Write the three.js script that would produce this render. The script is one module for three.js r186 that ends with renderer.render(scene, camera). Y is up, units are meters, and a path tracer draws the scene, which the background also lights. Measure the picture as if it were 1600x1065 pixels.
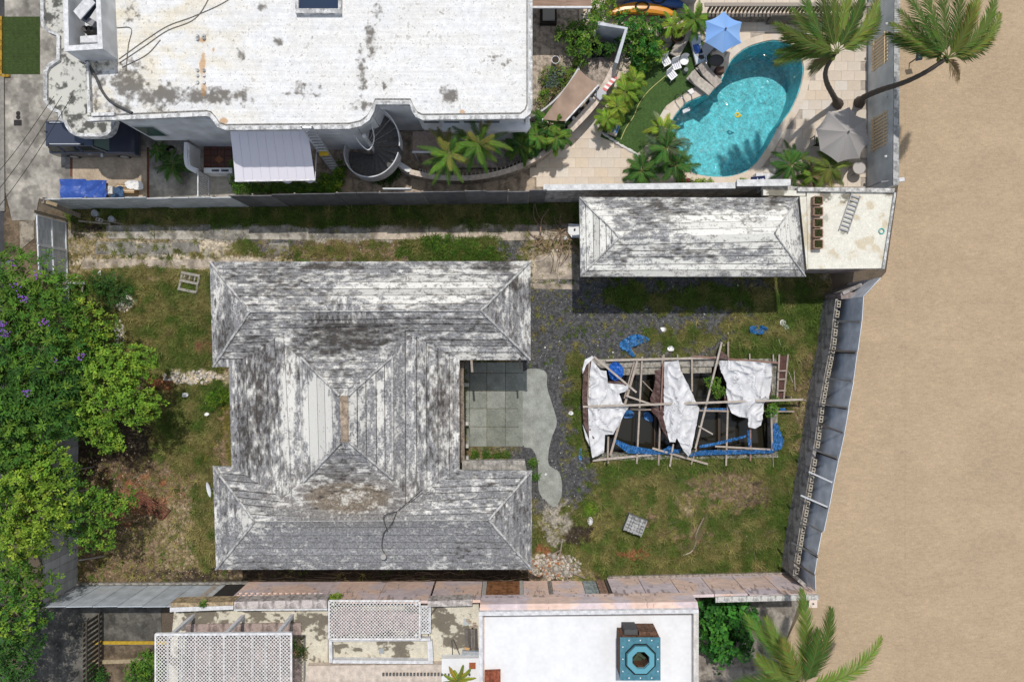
import * as THREE from 'three';
import { mergeGeometries } from 'three/addons/utils/BufferGeometryUtils.js';
import { TessellateModifier } from 'three/addons/modifiers/TessellateModifier.js';
import { RoundedBoxGeometry } from 'three/addons/geometries/RoundedBoxGeometry.js';

// ---------- camera, sky, sun, exposure ----------
const H = 41.03, FOCAL = 1066.67;                       // drone height in metres, focal length in photo pixels
const scene = new THREE.Scene();
const camera = new THREE.PerspectiveCamera(2 * Math.atan(532.5 / FOCAL) * 180 / Math.PI, 1024 / 681, 0.5, 900);
camera.position.set(0, H, 0); camera.up.set(0, 0, -1); camera.lookAt(0, 0, 0);
const renderer = new THREE.WebGLRenderer();
renderer.toneMapping = THREE.LinearToneMapping;
renderer.toneMappingExposure = 1.12;
renderer.shadowMap.enabled = true;
const SUN = new THREE.Vector3(0.03, 1, -0.5).normalize();
// a bright, partly cloudy sky all round
const skyData = new Float32Array(512 * 256 * 4);
const sun = new THREE.DirectionalLight(new THREE.Color(1, 0.955, 0.9), 2.95);
sun.position.copy(SUN).multiplyScalar(120); sun.castShadow = true; sun.shadow.radius = 1.6;
Object.assign(sun.shadow.camera, { left: -48, right: 48, top: 36, bottom: -36, near: 1, far: 260 });
sun.shadow.mapSize.set(4096, 4096);
scene.add(sun, sun.target);

// ---------- helpers ----------
let seed = 7; const rnd = () => { seed = (seed * 1664525 + 1013904223) >>> 0; return seed / 4294967296; };
const rr = (a, b) => a + (b - a) * rnd();
const V = (x, y, z) => new THREE.Vector3(x, y, z);
// plan metres of a place h metres above the ground, surveyed from the photograph's grid
const kk = (h) => (H - h) / FOCAL;
const P = (x, y, h = 0) => V((x - 800) * kk(h), h, (y - 532.5) * kk(h));
const XZ = (pts, h = 0) => pts.map(([x, y]) => { const p = P(x, y, h); return [p.x, p.z]; });
const lerp = (a, b, t) => a + (b - a) * t;
const clamp = (x, a = 0, b = 1) => Math.min(b, Math.max(a, x));
const sstep = (a, b, x) => { const t = clamp((x - a) / (b - a)); return t * t * (3 - 2 * t); };
const TAB = new Float32Array(65536); for (let i = 0; i < 65536; i++) TAB[i] = rnd();
function vn(x, y, per = 256) {
  const xi = Math.floor(x), yi = Math.floor(y); let fx = x - xi, fy = y - yi;
  fx = fx * fx * (3 - 2 * fx); fy = fy * fy * (3 - 2 * fy);
  const m = (v) => ((v % per) + per) % per, x0 = m(xi), x1 = m(xi + 1), y0 = m(yi) * 256, y1 = m(yi + 1) * 256;
  const a = TAB[y0 + x0], b = TAB[y0 + x1], c = TAB[y1 + x0], d = TAB[y1 + x1];
  return a + (b - a) * fx + (c - a + (a - b - c + d) * fx) * fy;
}
function fbm(x, y, oct = 4, per = 0) { if (!per) { let s = 0, a = 0.5, n = 0; for (let o = 0; o < oct; o++) { s += a * vn(x, y); n += a; const q = x * 1.6 - y * 1.2 + 17.3; y = x * 1.2 + y * 1.6 + 31.7; x = q; a *= 0.5; } return 0.5 + (s / n - 0.5) * 1.12; } let s = 0, a = 0.5, n = 0; for (let o = 0; o < oct; o++) { s += a * vn(x, y, per); n += a; x *= 2; y *= 2; x += 17; y += 31; per = Math.min(256, per * 2); a *= 0.5; } return s / n; }
for (let j = 0; j < 256; j++) for (let i = 0; i < 512; i++) {
  const el = (j + 0.5) / 256 * Math.PI - Math.PI / 2, az = (i + 0.5) / 512 * 2 * Math.PI, up = Math.max(0, Math.sin(el)), cx = Math.cos(el) * Math.cos(az) / (up + 0.25), cz = Math.cos(el) * Math.sin(az) / (up + 0.25);
  const cl = sstep(0.42, 0.62, fbm(cx * 1.6 + 40, cz * 1.6 + 40, 5)), hz = Math.pow(1 - up, 3), q = (j * 512 + i) * 4;
  skyData[q] = 1.85 * lerp(lerp(0.09, 0.2, hz), 0.33, cl); skyData[q + 1] = 1.85 * lerp(lerp(0.14, 0.24, hz), 0.335, cl); skyData[q + 2] = 1.85 * lerp(lerp(0.24, 0.29, hz), 0.345, cl); skyData[q + 3] = 1;
}
const skyTex = new THREE.DataTexture(skyData, 512, 256, THREE.RGBAFormat, THREE.FloatType); skyTex.mapping = THREE.EquirectangularReflectionMapping; skyTex.magFilter = THREE.LinearFilter; skyTex.needsUpdate = true;
scene.background = skyTex; scene.environment = skyTex;
function tex(w, h, fn, srgb = true) {
  const d = new Uint8Array(w * h * 4), o = [0, 0, 0];
  for (let j = 0; j < h; j++) for (let i = 0; i < w; i++) { fn((i + 0.5) / w, (j + 0.5) / h, o); const q = (j * w + i) * 4; d[q] = clamp(o[0], 0, 255); d[q + 1] = clamp(o[1], 0, 255); d[q + 2] = clamp(o[2], 0, 255); d[q + 3] = 255; }
  const t = new THREE.DataTexture(d, w, h); t.magFilter = THREE.LinearFilter; t.minFilter = THREE.LinearFilter; t.wrapS = t.wrapT = THREE.RepeatWrapping;
  if (srgb) t.colorSpace = THREE.SRGBColorSpace; t.needsUpdate = true; return t;
}
const scaled = (t, sx, sy = sx) => { const c = t.clone(); c.repeat.set(1 / sx, 1 / sy); c.needsUpdate = true; return c; };
// a map laid over a plan rectangle (metres)
const laid = (t, x0, z0, w, d) => { t.repeat.set(1 / w, 1 / d); t.offset.set(-x0 / w, -z0 / d); return t; };

// grain textures: nearly white, multiplied by a material's colour
const G = {};
const gray = (o, v) => { o[0] = o[1] = o[2] = v * 255; };
G.mottle = tex(512, 512, (u, v, o) => { const a = fbm(u * 8, v * 8, 5, 8), b = fbm(u * 64, v * 64, 2, 64); gray(o, 0.66 + 0.26 * a + 0.16 * b); });
G.blotch = tex(512, 512, (u, v, o) => { const a = fbm(u * 6, v * 6, 6, 6), b = fbm(u * 40 + 9, v * 40, 3, 40); gray(o, (0.95 - 0.2 * sstep(0.35, 0.75, a) - 0.12 * sstep(0.5, 0.62, fbm(u * 11 + 5, v * 11, 5, 11))) * (0.84 + 0.24 * b)); });
G.streak = tex(512, 512, (u, v, o) => { const a = fbm(u * 4, v * 96, 4, 4 * 24), b = fbm(u * 5, v * 5, 4, 5); gray(o, 0.62 + 0.3 * a + 0.16 * b); });
G.grit = tex(512, 512, (u, v, o) => { const a = vn(u * 200, v * 200, 200), b = fbm(u * 10, v * 10, 4, 10); gray(o, 0.6 + 0.26 * a + 0.2 * b); });
G.sheet = tex(256, 256, (u, v, o) => { gray(o, 0.78 + 0.22 * fbm(u * 5, v * 5, 4, 5)); });
G.clean = tex(256, 256, (u, v, o) => { gray(o, 0.93 + 0.05 * fbm(u * 30, v * 30, 3, 30) + 0.03 * vn(u * 9, v * 9, 9)); });
G.ripple = tex(512, 512, (u, v, o) => { const w = fbm(u * 6, v * 6, 3, 6) * 3; gray(o, 0.5 + 0.3 * Math.sin((v * 40 + w) * 6.2832) * fbm(u * 12, v * 30, 2, 12) + 0.3 * (vn(u * 180, v * 180, 180) - 0.5)); }, false);
G.bumpy = tex(512, 512, (u, v, o) => { gray(o, fbm(u * 24, v * 24, 5, 24)); }, false);

const lin = (r, g, b) => new THREE.Color().setRGB(r, g, b);
const C8 = (r, g, b) => new THREE.Color(`rgb(${r},${g},${b})`);
function mat(color, { map, size = 3, sy, rough = 0.85, metal = 0, bump, bs, ...more } = {}) {
  const m = new THREE.MeshPhysicalMaterial({ color, roughness: rough, metalness: metal, specularIntensity: rough > 0.8 ? 0.35 : 1, side: THREE.DoubleSide, ...more });
  if (map) m.map = scaled(map, size, sy || size);
  if (bump) { m.bumpMap = scaled(G[bs || 'bumpy'], size, sy || size); m.bumpScale = bump; }
  return m;
}
function leafMat(color, { rough = 0.75, through = 0.35, vc = true } = {}) {
  return new THREE.MeshPhysicalMaterial({ color, roughness: rough, transmission: through, thickness: 0, specularIntensity: 0.25, side: THREE.DoubleSide, vertexColors: vc });
}
// plan/side uv in metres on every face, flat normals unless smooth
function dress(g, smooth) {
  if (g.index) g = g.toNonIndexed();
  if (!smooth) { g.deleteAttribute('normal'); g.computeVertexNormals(); }
  const p = g.attributes.position, n = p.count, uv = new Float32Array(n * 2), a = V(0, 0, 0), b = V(0, 0, 0), c = V(0, 0, 0);
  for (let i = 0; i < n; i += 3) {
    a.fromBufferAttribute(p, i); b.fromBufferAttribute(p, i + 1).sub(a); c.fromBufferAttribute(p, i + 2).sub(a); b.cross(c);
    const ax = Math.abs(b.x), ay = Math.abs(b.y), az = Math.abs(b.z);
    for (let j = i; j < i + 3; j++) {
      const X = p.getX(j), Y = p.getY(j), Z = p.getZ(j);
      if (ay >= ax * 0.9 && ay >= az * 0.9) { uv[2 * j] = X; uv[2 * j + 1] = Z; } else if (ax > az) { uv[2 * j] = Z; uv[2 * j + 1] = Y; } else { uv[2 * j] = X; uv[2 * j + 1] = Y; }
    }
  }
  g.setAttribute('uv', new THREE.BufferAttribute(uv, 2)); return g;
}
const merge = (gs) => mergeGeometries(gs.map((g) => { g = g.index ? g.toNonIndexed() : g; if (!g.attributes.uv) dress(g); for (const k of Object.keys(g.attributes)) if (!['position', 'normal', 'uv', 'color'].includes(k)) g.deleteAttribute(k); return g; }));
const used = {}; const numbered = (n) => { used[n] = (used[n] ?? -1) + 1; return used[n] ? n + '_' + String(used[n]).padStart(3, '0') : n; };
const base = new Map();
function thing(name, label, category, at = [0, 0, 0], group) {
  const o = new THREE.Group(); o.name = numbered(name); o.position.set(...(at.isVector3 ? [at.x, at.y, at.z] : at)); o.userData = { label, category };
  if (group) o.userData.group = group; base.set(o, o.position.clone()); scene.add(o); return o;
}
function shade(m) { m.castShadow = true; m.receiveShadow = true; return m; }
// a part: geometry in world metres, moved into its thing's own axes
function part(name, g, m, parent, label) {
  const b = base.get(parent); if (Array.isArray(g)) g = merge(g.map((q) => dress(q)));
  else g = g.userData.ready ? g : dress(g, g.userData.smooth);
  if (b) g.translate(-b.x, -b.y, -b.z);
  const o = shade(new THREE.Mesh(g, m)); o.name = name; if (label) o.userData.label = label; parent.add(o); base.set(o, b || V(0, 0, 0)); return o;
}
// shared geometry at its own origin, set at a world place under parent
function piece(name, g, m, parent, x, y, z, ry = 0) { const b = base.get(parent) || V(0, 0, 0); const o = shade(new THREE.Mesh(g, m)); o.name = name; o.position.set(x - b.x, y - b.y, z - b.z); o.rotation.y = ry; parent.add(o); return o; }
function solo(name, g, m, label, category, group) {       // a thing that is one mesh
  if (Array.isArray(g)) g = merge(g.map((q) => dress(q))); else g = g.userData.ready ? g : dress(g, g.userData.smooth);
  g.computeBoundingBox(); const c = g.boundingBox.getCenter(V(0, 0, 0)); c.y = g.boundingBox.min.y; g.translate(-c.x, -c.y, -c.z);
  const o = shade(new THREE.Mesh(g, m)); o.name = numbered(name); o.position.copy(c); o.userData = { label, category }; if (group) o.userData.group = group; scene.add(o); return o;
}
function setting(name, g, m, kind = 'structure') { const o = shade(new THREE.Mesh(g.userData.ready ? g : dress(g, g.userData.smooth), m)); o.name = numbered(name); o.userData.kind = kind; scene.add(o); base.set(o, V(0, 0, 0)); return o; }
function shapeOf(pts, holes = []) {
  const s = new THREE.Shape(pts.map(([x, z]) => new THREE.Vector2(x, -z)));
  for (const h of holes || []) s.holes.push(new THREE.Path(h.map(([x, z]) => new THREE.Vector2(x, -z)))); return s;
}
const sheet = (pts, y, holes) => new THREE.ShapeGeometry(shapeOf(pts, holes)).rotateX(-Math.PI / 2).translate(0, y, 0);
const prism = (pts, y0, y1, holes, bevel = 0) => {
  const g = new THREE.ExtrudeGeometry(shapeOf(pts, holes), { depth: y1 - y0 - 2 * bevel, bevelEnabled: bevel > 0, bevelThickness: bevel, bevelSize: bevel, bevelOffset: -bevel, bevelSegments: 1 });
  return g.rotateX(-Math.PI / 2).translate(0, y0 + bevel, 0);
};
// plan outline read at the height of its top
const slab = (px, h0, h1, holes, bevel) => prism(XZ(px, h1), h0, h1, holes && holes.map((q) => XZ(q, h1)), bevel);
const flat = (px, y, holes) => sheet(XZ(px, 0), y, holes && holes.map((q) => XZ(q, 0)));
function box(x0, x1, y0, y1, z0, z1) { return new THREE.BoxGeometry(Math.abs(x1 - x0), y1 - y0, Math.abs(z1 - z0)).translate((x0 + x1) / 2, (y0 + y1) / 2, (z0 + z1) / 2); }
function bar(a, b, w = 0.08, t = 0.05) {   // squared timber from a to b
  const d = b.clone().sub(a), L = d.length(); d.normalize(); const up = Math.abs(d.y) > 0.95 ? V(1, 0, 0) : V(0, 1, 0), s = d.clone().cross(up).normalize(), u = s.clone().cross(d);
  const m = new THREE.Matrix4().makeBasis(d, u, s).setPosition(a.clone().add(b).multiplyScalar(0.5));
  return new THREE.BoxGeometry(L, t, w).applyMatrix4(m);
}
function tube(pts, r = 0.02, seg = 5, n = 0, closed = false) { const c = new THREE.CatmullRomCurve3(pts, closed); const g = new THREE.TubeGeometry(c, n || pts.length * 6, r, seg, closed); g.userData.smooth = true; return g; }
// an upright wall along a line of plan points, thickness t
function wallRun(pts, t, y0, y1) {
  const L = [], R = [], n = pts.length;
  for (let i = 0; i < n; i++) {
    const a = pts[Math.max(0, i - 1)], b = pts[Math.min(n - 1, i + 1)], dx = b[0] - a[0], dz = b[1] - a[1], l = Math.hypot(dx, dz) || 1;
    L.push([pts[i][0] - dz / l * t / 2, pts[i][1] + dx / l * t / 2]); R.unshift([pts[i][0] + dz / l * t / 2, pts[i][1] - dx / l * t / 2]);
  }
  return prism([...L, ...R], y0, y1);
}
// smooth line through plan points
const smooth = (pts, n = 24, closed = false) => new THREE.CatmullRomCurve3(pts.map(([x, z]) => V(x, 0, z)), closed).getPoints(n).map((p) => [p.x, p.z]);
// draped cloth: an outline cut finely, lifted by a height function and folds, two faces a little apart
function cloth(outline, yf, edge = 0.14, th = 0.012) {
  let g = new THREE.ShapeGeometry(shapeOf(outline)).rotateX(-Math.PI / 2); g = g.toNonIndexed(); g = new TessellateModifier(edge, 9).modify(g); g = g.index ? g.toNonIndexed() : g;
  const top = g, p = top.attributes.position;
  for (let i = 0; i < p.count; i++) p.setY(i, yf(p.getX(i), p.getZ(i)));
  const bot = top.clone(); const q = bot.attributes.position; for (let i = 0; i < q.count; i++) q.setY(i, q.getY(i) - th);
  for (const h of [top, bot]) { h.deleteAttribute('normal'); h.deleteAttribute('uv'); h.computeVertexNormals(); }
  return merge([dress(top), dress(bot)]);
}
function inside(pts, x, z) { let c = false; for (let i = 0, j = pts.length - 1; i < pts.length; j = i++) { const [a, b] = pts[i], [d, e] = pts[j]; if ((b > z) !== (e > z) && x < ((d - a) * (z - b)) / (e - b) + a) c = !c; } return c; }
const ready = (g) => { g.userData.ready = true; return g; };
// ---------- ground, yard, beach, paving ----------
const POOL = [[1049, 189], [1058, 175], [1073, 160], [1099, 148], [1119, 135], [1131, 116], [1143, 93], [1163, 76], [1186, 67], [1210, 62.5], [1233, 68], [1250, 84], [1256, 108], [1250, 140], [1236, 172], [1217, 198], [1201, 227], [1183, 253], [1166, 268], [1140, 276], [1111, 276], [1084, 271], [1067, 256], [1055, 233], [1048, 210]];
const poolPts = smooth(XZ(POOL), 96, true).slice(0, 96);
const PIT = XZ([[935, 572], [1207, 568], [1208, 706], [935, 712]]);
const BIG = [[-150, -150], [150, -150], [150, 150], [-150, 150]];
setting('ground', sheet(BIG, -0.03, [poolPts, PIT]), mat(lin(0.16, 0.125, 0.09), { map: G.grit, size: 4 }));

// beach sand beyond the sea wall
const sandTex = tex(1400, 1400, (u, v, o) => {
  const X = u * 256, Y = v * 256, a = fbm(X * 0.03, Y * 0.05, 3), b = vn(X * 2.1 + Y * 0.7, Y * 2.3 - X * 0.6), r = fbm(X * 0.35 + Y * 0.1, Y * 1.1, 3), c = fbm(X * 0.14 + 9, Y * 0.2 + 5, 2), s = fbm(X * 0.9 + 30, Y * 0.9, 2) > 0.74 ? 1 : 0;
  const m = 0.93 + 0.07 * (a - 0.5) + 0.09 * (b - 0.5) + 0.09 * (r - 0.5) + 0.03 * (c - 0.5) - 0.025 * s; o[0] = 179 * m; o[1] = 158 * m; o[2] = 131 * m;
});
const sandM = new THREE.MeshPhysicalMaterial({ specularIntensity: 0.2, map: scaled(sandTex, 23), roughness: 0.95, bumpMap: scaled(G.bumpy, 3.7), bumpScale: 0.014, side: THREE.DoubleSide });
{
  const e = XZ([[1408, -60], [1404, 290], [1385, 425], [1345, 470], [1330, 560], [1295, 780], [1262, 935], [1225, 1010], [1170, 1180]]);
  const g = new THREE.ShapeGeometry(shapeOf([...e, [e[8][0], 120], [140, 120], [140, -120], [e[0][0], -120]])).rotateX(-Math.PI / 2);
  setting('beach_sand', g.translate(0, -0.012, 0), sandM);
  // soft swells where feet and wheels have pushed the sand about
  const R = new THREE.PlaneGeometry(26, 60, 150, 330).rotateX(-Math.PI / 2); const c = P(1480, 532, 0); R.translate(c.x + 10.5, 0, 0); const p = R.attributes.position;
  const x0 = c.x - 2.5;
  for (let i = 0; i < p.count; i++) { const x = p.getX(i), z = p.getZ(i); p.setY(i, -0.006 + sstep(x0, x0 + 2, x) * (0.05 * fbm(x * 0.5 + 40, z * 0.5 + 50, 3) + 0.03 * fbm(x * 3 + 9, z * 5 + 77, 2))); }
  R.computeVertexNormals(); R.userData.smooth = true; setting('beach_sand', R, sandM);
}

// the yard: what grows and lies where
const YX = 90, YY = 305, YW = 1225, YH = 620;
const KIND = [[76, 76, 77], [99, 92, 43], [74, 90, 27], [121, 103, 82], [146, 131, 102], [190, 176, 154], [130, 88, 60], [62, 54, 45], [152, 145, 132]];
const GRAVEL = 0, GRASS = 1, LUSH = 2, DIRT = 3, STRAW = 4, PALE = 5, RUST = 6, SOIL = 7, OLD = 8;
const BLOB = [
  [GRASS, 330, 336, 260, 16, 1.1], [LUSH, 480, 338, 260, 14, 1.25], [GRASS, 700, 335, 200, 18, 1.2], [LUSH, 830, 330, 120, 14, 1.0], [SOIL, 160, 350, 60, 18, 0.8],
  [DIRT, 260, 362, 190, 18, 0.8], [OLD, 520, 364, 430, 11, 1.25], [PALE, 300, 385, 160, 12, 0.65], [STRAW, 160, 385, 70, 32, 0.9], [OLD, 220, 388, 120, 18, 0.8],
  [DIRT, 520, 388, 140, 14, 0.8], [GRAVEL, 440, 385, 60, 14, 0.9], [LUSH, 715, 388, 75, 20, 1.35], [GRASS, 510, 390, 90, 10, 0.9], [GRASS, 385, 388, 30, 10, 0.9], [GRAVEL, 800, 390, 40, 20, 1.0],
  [PALE, 260, 411, 170, 8, 1.15], [STRAW, 200, 424, 120, 8, 0.7],
  [STRAW, 850, 375, 45, 32, 1.0], [PALE, 868, 418, 34, 26, 1.1], [SOIL, 880, 360, 30, 26, 0.7], [PALE, 875, 448, 40, 6, 0.9],
  [GRAVEL, 900, 500, 90, 70, 1.2], [GRAVEL, 1060, 480, 180, 70, 0.9], [LUSH, 1040, 468, 90, 24, 1.0], [LUSH, 985, 462, 45, 20, 1.2], [LUSH, 1110, 465, 70, 18, 1.15], [LUSH, 1220, 465, 50, 18, 1.0], [GRASS, 1210, 520, 80, 90, 1.0], [LUSH, 1270, 490, 18, 40, 1.0], [GRASS, 1060, 525, 60, 22, 0.8], [LUSH, 1185, 540, 70, 22, 0.75],
  [GRAVEL, 860, 660, 55, 170, 1.15], [GRASS, 900, 600, 28, 60, 1.05], [GRASS, 905, 680, 30, 50, 0.85], [DIRT, 905, 640, 20, 30, 0.7], [GRAVEL, 890, 745, 42, 60, 1.15], [GRASS, 845, 840, 16, 60, 0.8],
  [GRASS, 1060, 830, 200, 95, 1.15], [LUSH, 1080, 725, 130, 16, 0.9], [LUSH, 925, 795, 18, 12, 1.25], [LUSH, 1180, 870, 90, 40, 0.75], [GRASS, 1220, 760, 40, 170, 1.05], [DIRT, 1130, 770, 80, 34, 1.3], [SOIL, 1190, 775, 40, 26, 0.85], [STRAW, 1075, 800, 30, 40, 1.2], [DIRT, 1085, 838, 42, 26, 1.35], [DIRT, 1025, 822, 36, 34, 1.3], [RUST, 990, 862, 24, 13, 1.4], [STRAW, 1005, 790, 25, 14, 0.8], [LUSH, 960, 880, 50, 20, 0.7],
  [OLD, 868, 812, 30, 34, 1.2], [SOIL, 905, 832, 24, 20, 1.3], [PALE, 865, 885, 45, 22, 1.15], [RUST, 848, 862, 16, 10, 1.35], [SOIL, 878, 868, 22, 14, 1.0], [STRAW, 900, 895, 30, 12, 0.9],
  [DIRT, 1255, 640, 30, 100, 0.9], [SOIL, 1262, 600, 14, 60, 0.8], [STRAW, 1258, 648, 16, 14, 1.2], [GRASS, 1235, 600, 25, 60, 0.8],
  [GRASS, 250, 500, 130, 90, 1.15], [LUSH, 280, 555, 60, 26, 0.95], [LUSH, 165, 450, 45, 24, 1.15], [DIRT, 270, 475, 50, 30, 0.85], [STRAW, 300, 470, 34, 24, 0.7], [PALE, 195, 472, 13, 15, 1.35], [DIRT, 190, 510, 16, 32, 1.05], [PALE, 186, 522, 8, 14, 1.0], [STRAW, 215, 432, 90, 8, 0.9],
  [PALE, 300, 588, 48, 14, 1.4], [RUST, 250, 598, 26, 14, 1.5], [STRAW, 330, 598, 26, 16, 1.0], [SOIL, 215, 610, 40, 24, 0.9],
  [GRASS, 300, 670, 60, 90, 1.15], [LUSH, 335, 622, 20, 24, 1.2], [SOIL, 190, 700, 80, 70, 0.95], [DIRT, 345, 690, 14, 70, 1.0], [DIRT, 230, 770, 90, 60, 1.1], [RUST, 225, 775, 60, 45, 1.2], [STRAW, 275, 820, 50, 70, 1.1], [GRASS, 320, 800, 28, 80, 1.0], [LUSH, 318, 770, 18, 30, 0.8], [DIRT, 190, 860, 100, 50, 1.0], [STRAW, 230, 735, 26, 20, 0.9], [SOIL, 170, 850, 60, 40, 0.7],
  [SOIL, 580, 898, 300, 16, 1.3], [DIRT, 420, 898, 90, 12, 0.9], [STRAW, 360, 900, 30, 10, 0.9],
];
function yardKind(X, Y, out) {
  const wx = X + 26 * (fbm(X * 0.05, Y * 0.05, 3) - 0.5), wy = Y + 18 * (fbm(X * 0.05 + 90, Y * 0.05 + 40, 3) - 0.5);
  for (let i = 0; i < 9; i++) out[i] = 0;
  out[DIRT] = 0.12; out[GRASS] = 0.1;
  for (const b of BLOB) { const dx = (wx - b[1]) / b[3], dy = (wy - b[2]) / b[4], d = dx * dx + dy * dy; if (d < 2.2) { const w = b[5] * (1 - d * 0.45); if (w > out[b[0]]) out[b[0]] = w; } }
  for (let i = 0; i < 9; i++) out[i] += 0.8 * (fbm(X * 0.09 + i * 37, Y * 0.11 + i * 53, 3) - 0.5) + 0.3 * (vn(X * 0.9 + i * 11, Y * 0.9 + i * 7) - 0.5);
}
const yardTex = tex(1720, 870, (() => {
  const w = new Float32Array(9); return (u, v, o) => {
    const X = YX + u * YW, Y = YY + v * YH; yardKind(X, Y, w); let s = 0, r = 0, g = 0, b = 0;
    for (let i = 0; i < 9; i++) { const e = Math.exp(w[i] * 9); s += e; r += e * KIND[i][0]; g += e * KIND[i][1]; b += e * KIND[i][2]; }
    const fine = 0.5 * vn(X * 1.1 + Y * 0.7, Y * 1.1 - X * 0.7) + 0.5 * vn(X * 0.5 + Y * 0.4, Y * 0.5 - X * 0.4), mid = fbm(X * 0.35, Y * 0.35, 3), gr = Math.exp(w[GRAVEL] * 9) / s;
    let m = (0.4 + 0.6 * fine * (0.8 + gr * 0.2) + 0.6 * mid); r = r / s * m; g = g / s * m; b = b / s * m;
    const spot = vn(X * 1.1 + 77, Y * 1.1 + 5); if (spot > 0.93 && mid > 0.42) { const q = (spot - 0.93) / 0.07 * 0.55 * (0.35 + gr); r = lerp(r, 190, q); g = lerp(g, 186, q); b = lerp(b, 178, q); }
    o[0] = r; o[1] = g; o[2] = b;
  };
})());
{ const a = P(YX, YY), b = P(YX + YW, YY + YH); laid(yardTex, a.x, a.z, b.x - a.x, b.z - a.z); }
const LOT = XZ([[98, 324], [370, 321], [850, 315], [1272, 308], [1302, 450], [1228, 910], [380, 913], [118, 918], [112, 700], [104, 440]]);
const yardM = new THREE.MeshPhysicalMaterial({ specularIntensity: 0.2, map: yardTex, roughness: 0.95, bumpMap: scaled(G.bumpy, 3), bumpScale: 0.05, side: THREE.DoubleSide });
setting('yard', sheet(LOT, 0, [PIT]), yardM);

// tufts of grass over the yard and weeds along the walls
{
  const blades = []; for (let i = 0; i < 7; i++) { const a = i * 0.9 + rnd(), l = rr(0.1, 0.2), h = rr(0.07, 0.17), c = Math.cos(a), s = Math.sin(a), w = 0.014; blades.push(s * w, 0, -c * w, -s * w, 0, c * w, c * l, h, s * l); }
  const g = new THREE.BufferGeometry(); g.setAttribute('position', new THREE.Float32BufferAttribute(blades, 3)); g.computeVertexNormals();
  const spots = [], w = new Float32Array(9);
  for (let n = 0; n < 170000; n++) {
    const X = rr(104, 1292), Y = rr(320, 906); yardKind(X, Y, w); let best = 0; for (let i = 1; i < 9; i++) if (w[i] > w[best]) best = i;
    const ok = best === LUSH ? 1 : best === GRASS ? 0.8 : best === DIRT || best === STRAW ? 0.12 : best === GRAVEL ? 0.035 : 0.02; if (rnd() > ok) continue;
    const p = P(X, Y); if (!inside(LOT, p.x, p.z) || inside(PIT, p.x, p.z) || (X > 728 && X < 876 && Y > 575 && Y < 795)) continue;
    if (X > 345 && X < 825 && Y > 425 && Y < 870 && !(X > 722 && Y > 575 && Y < 720)) continue;
    spots.push([p, best, fbm(X * 0.06 + 5, Y * 0.06 + 9, 3)]);
  }
  const im = new THREE.InstancedMesh(g, leafMat(new THREE.Color(1, 1, 1), { vc: false, through: 0.25, rough: 0.85 }), spots.length), m = new THREE.Matrix4(), q = new THREE.Quaternion(), c = new THREE.Color();
  spots.forEach(([p, b, f], i) => {
    q.setFromAxisAngle(V(0, 1, 0), rr(0, 6.3)); const s = rr(0.6, 1.5) * (rnd() < 0.12 ? 1.7 : 1) * (b === LUSH ? 1.25 : 1); m.compose(p, q, V(s, s * rr(0.6, 1.2), s)); im.setMatrixAt(i, m);
    const dry = clamp((f - 0.4) * 2.4 + rr(-0.25, 0.35) + (b === LUSH ? -0.3 : 0.2) + (b === DIRT || b === STRAW ? 0.4 : 0)), t = rr(0.45, 1.25);
    c.setRGB(lerp(0.11, 0.31, dry) * t, lerp(0.175, 0.27, dry) * t, lerp(0.03, 0.1, dry) * t); im.setColorAt(i, c);
  });
  im.name = 'yard_grass'; im.userData = { kind: 'stuff', label: 'rough olive grass and weeds growing over the abandoned yard', category: 'grass' }; shade(im); scene.add(im);
}
// pebbles and scraps of pale rubble
function scatter(name, label, category, n, place, size, colors) {
  const g = new THREE.IcosahedronGeometry(1, 0); const m4 = new THREE.Matrix4(), q = new THREE.Quaternion(), e = new THREE.Euler(), list = [];
  for (let i = 0; i < n; i++) { const p = place(); if (p) list.push(p); }
  const im = new THREE.InstancedMesh(g, mat(new THREE.Color(1, 1, 1), { rough: 0.9 }), list.length);
  list.forEach((p, i) => { const s = size(); e.set(rr(0, 6), rr(0, 6), rr(0, 6)); q.setFromEuler(e); m4.compose(V(p.x, p.y + s * 0.3, p.z), q, V(s * rr(0.7, 1.5), s * rr(0.5, 0.9), s)); im.setMatrixAt(i, m4); im.setColorAt(i, colors()); });
  im.name = numbered(name); im.userData = { kind: 'stuff', label, category }; shade(im); scene.add(im);
}
scatter('gravel_stones', 'pale stones and scraps scattered over the dark gravel', 'stones', 2600, () => { const X = rr(832, 1280), Y = rr(440, 850); if (X > 925 && Y > 560 && Y < 720) return null; if (rnd() > (Y < 560 ? 0.8 : X < 915 ? 0.7 : 0.08)) return null; return P(X, Y); }, () => rr(0.012, 0.03) * (rnd() > 0.97 ? 2.2 : 1), () => { const t = rr(0.25, 0.72); return lin(t, t * 0.98, t * 0.94); });
scatter('rubble', 'broken pale rubble heaped beside the pink wall', 'rubble', 620, () => { const a = rr(0, 6.3), r = Math.sqrt(rnd()); return P(866 + 42 * r * Math.cos(a), 884 + 20 * r * Math.sin(a)); }, () => rr(0.03, 0.11), () => { const t = rr(0.2, 0.6); return rnd() > 0.8 ? lin(0.34, 0.15, 0.07) : lin(t, t * 0.9, t * 0.78); });
scatter('leaf_litter', 'dry brown leaves littering the ground under the trees', 'leaves', 5200, () => { const X = rr(130, 345), Y = rr(580, 902); const d = fbm(X * 0.03, Y * 0.03, 3); return d * (Y > 735 ? 1.25 : 0.75) > 0.5 ? P(X, Y) : null; }, () => rr(0.02, 0.055), () => { const t = rr(0.5, 1.3); return rnd() > 0.7 ? lin(0.4 * t, 0.34 * t, 0.24 * t) : lin(0.2 * t, 0.12 * t, 0.07 * t); });
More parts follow.
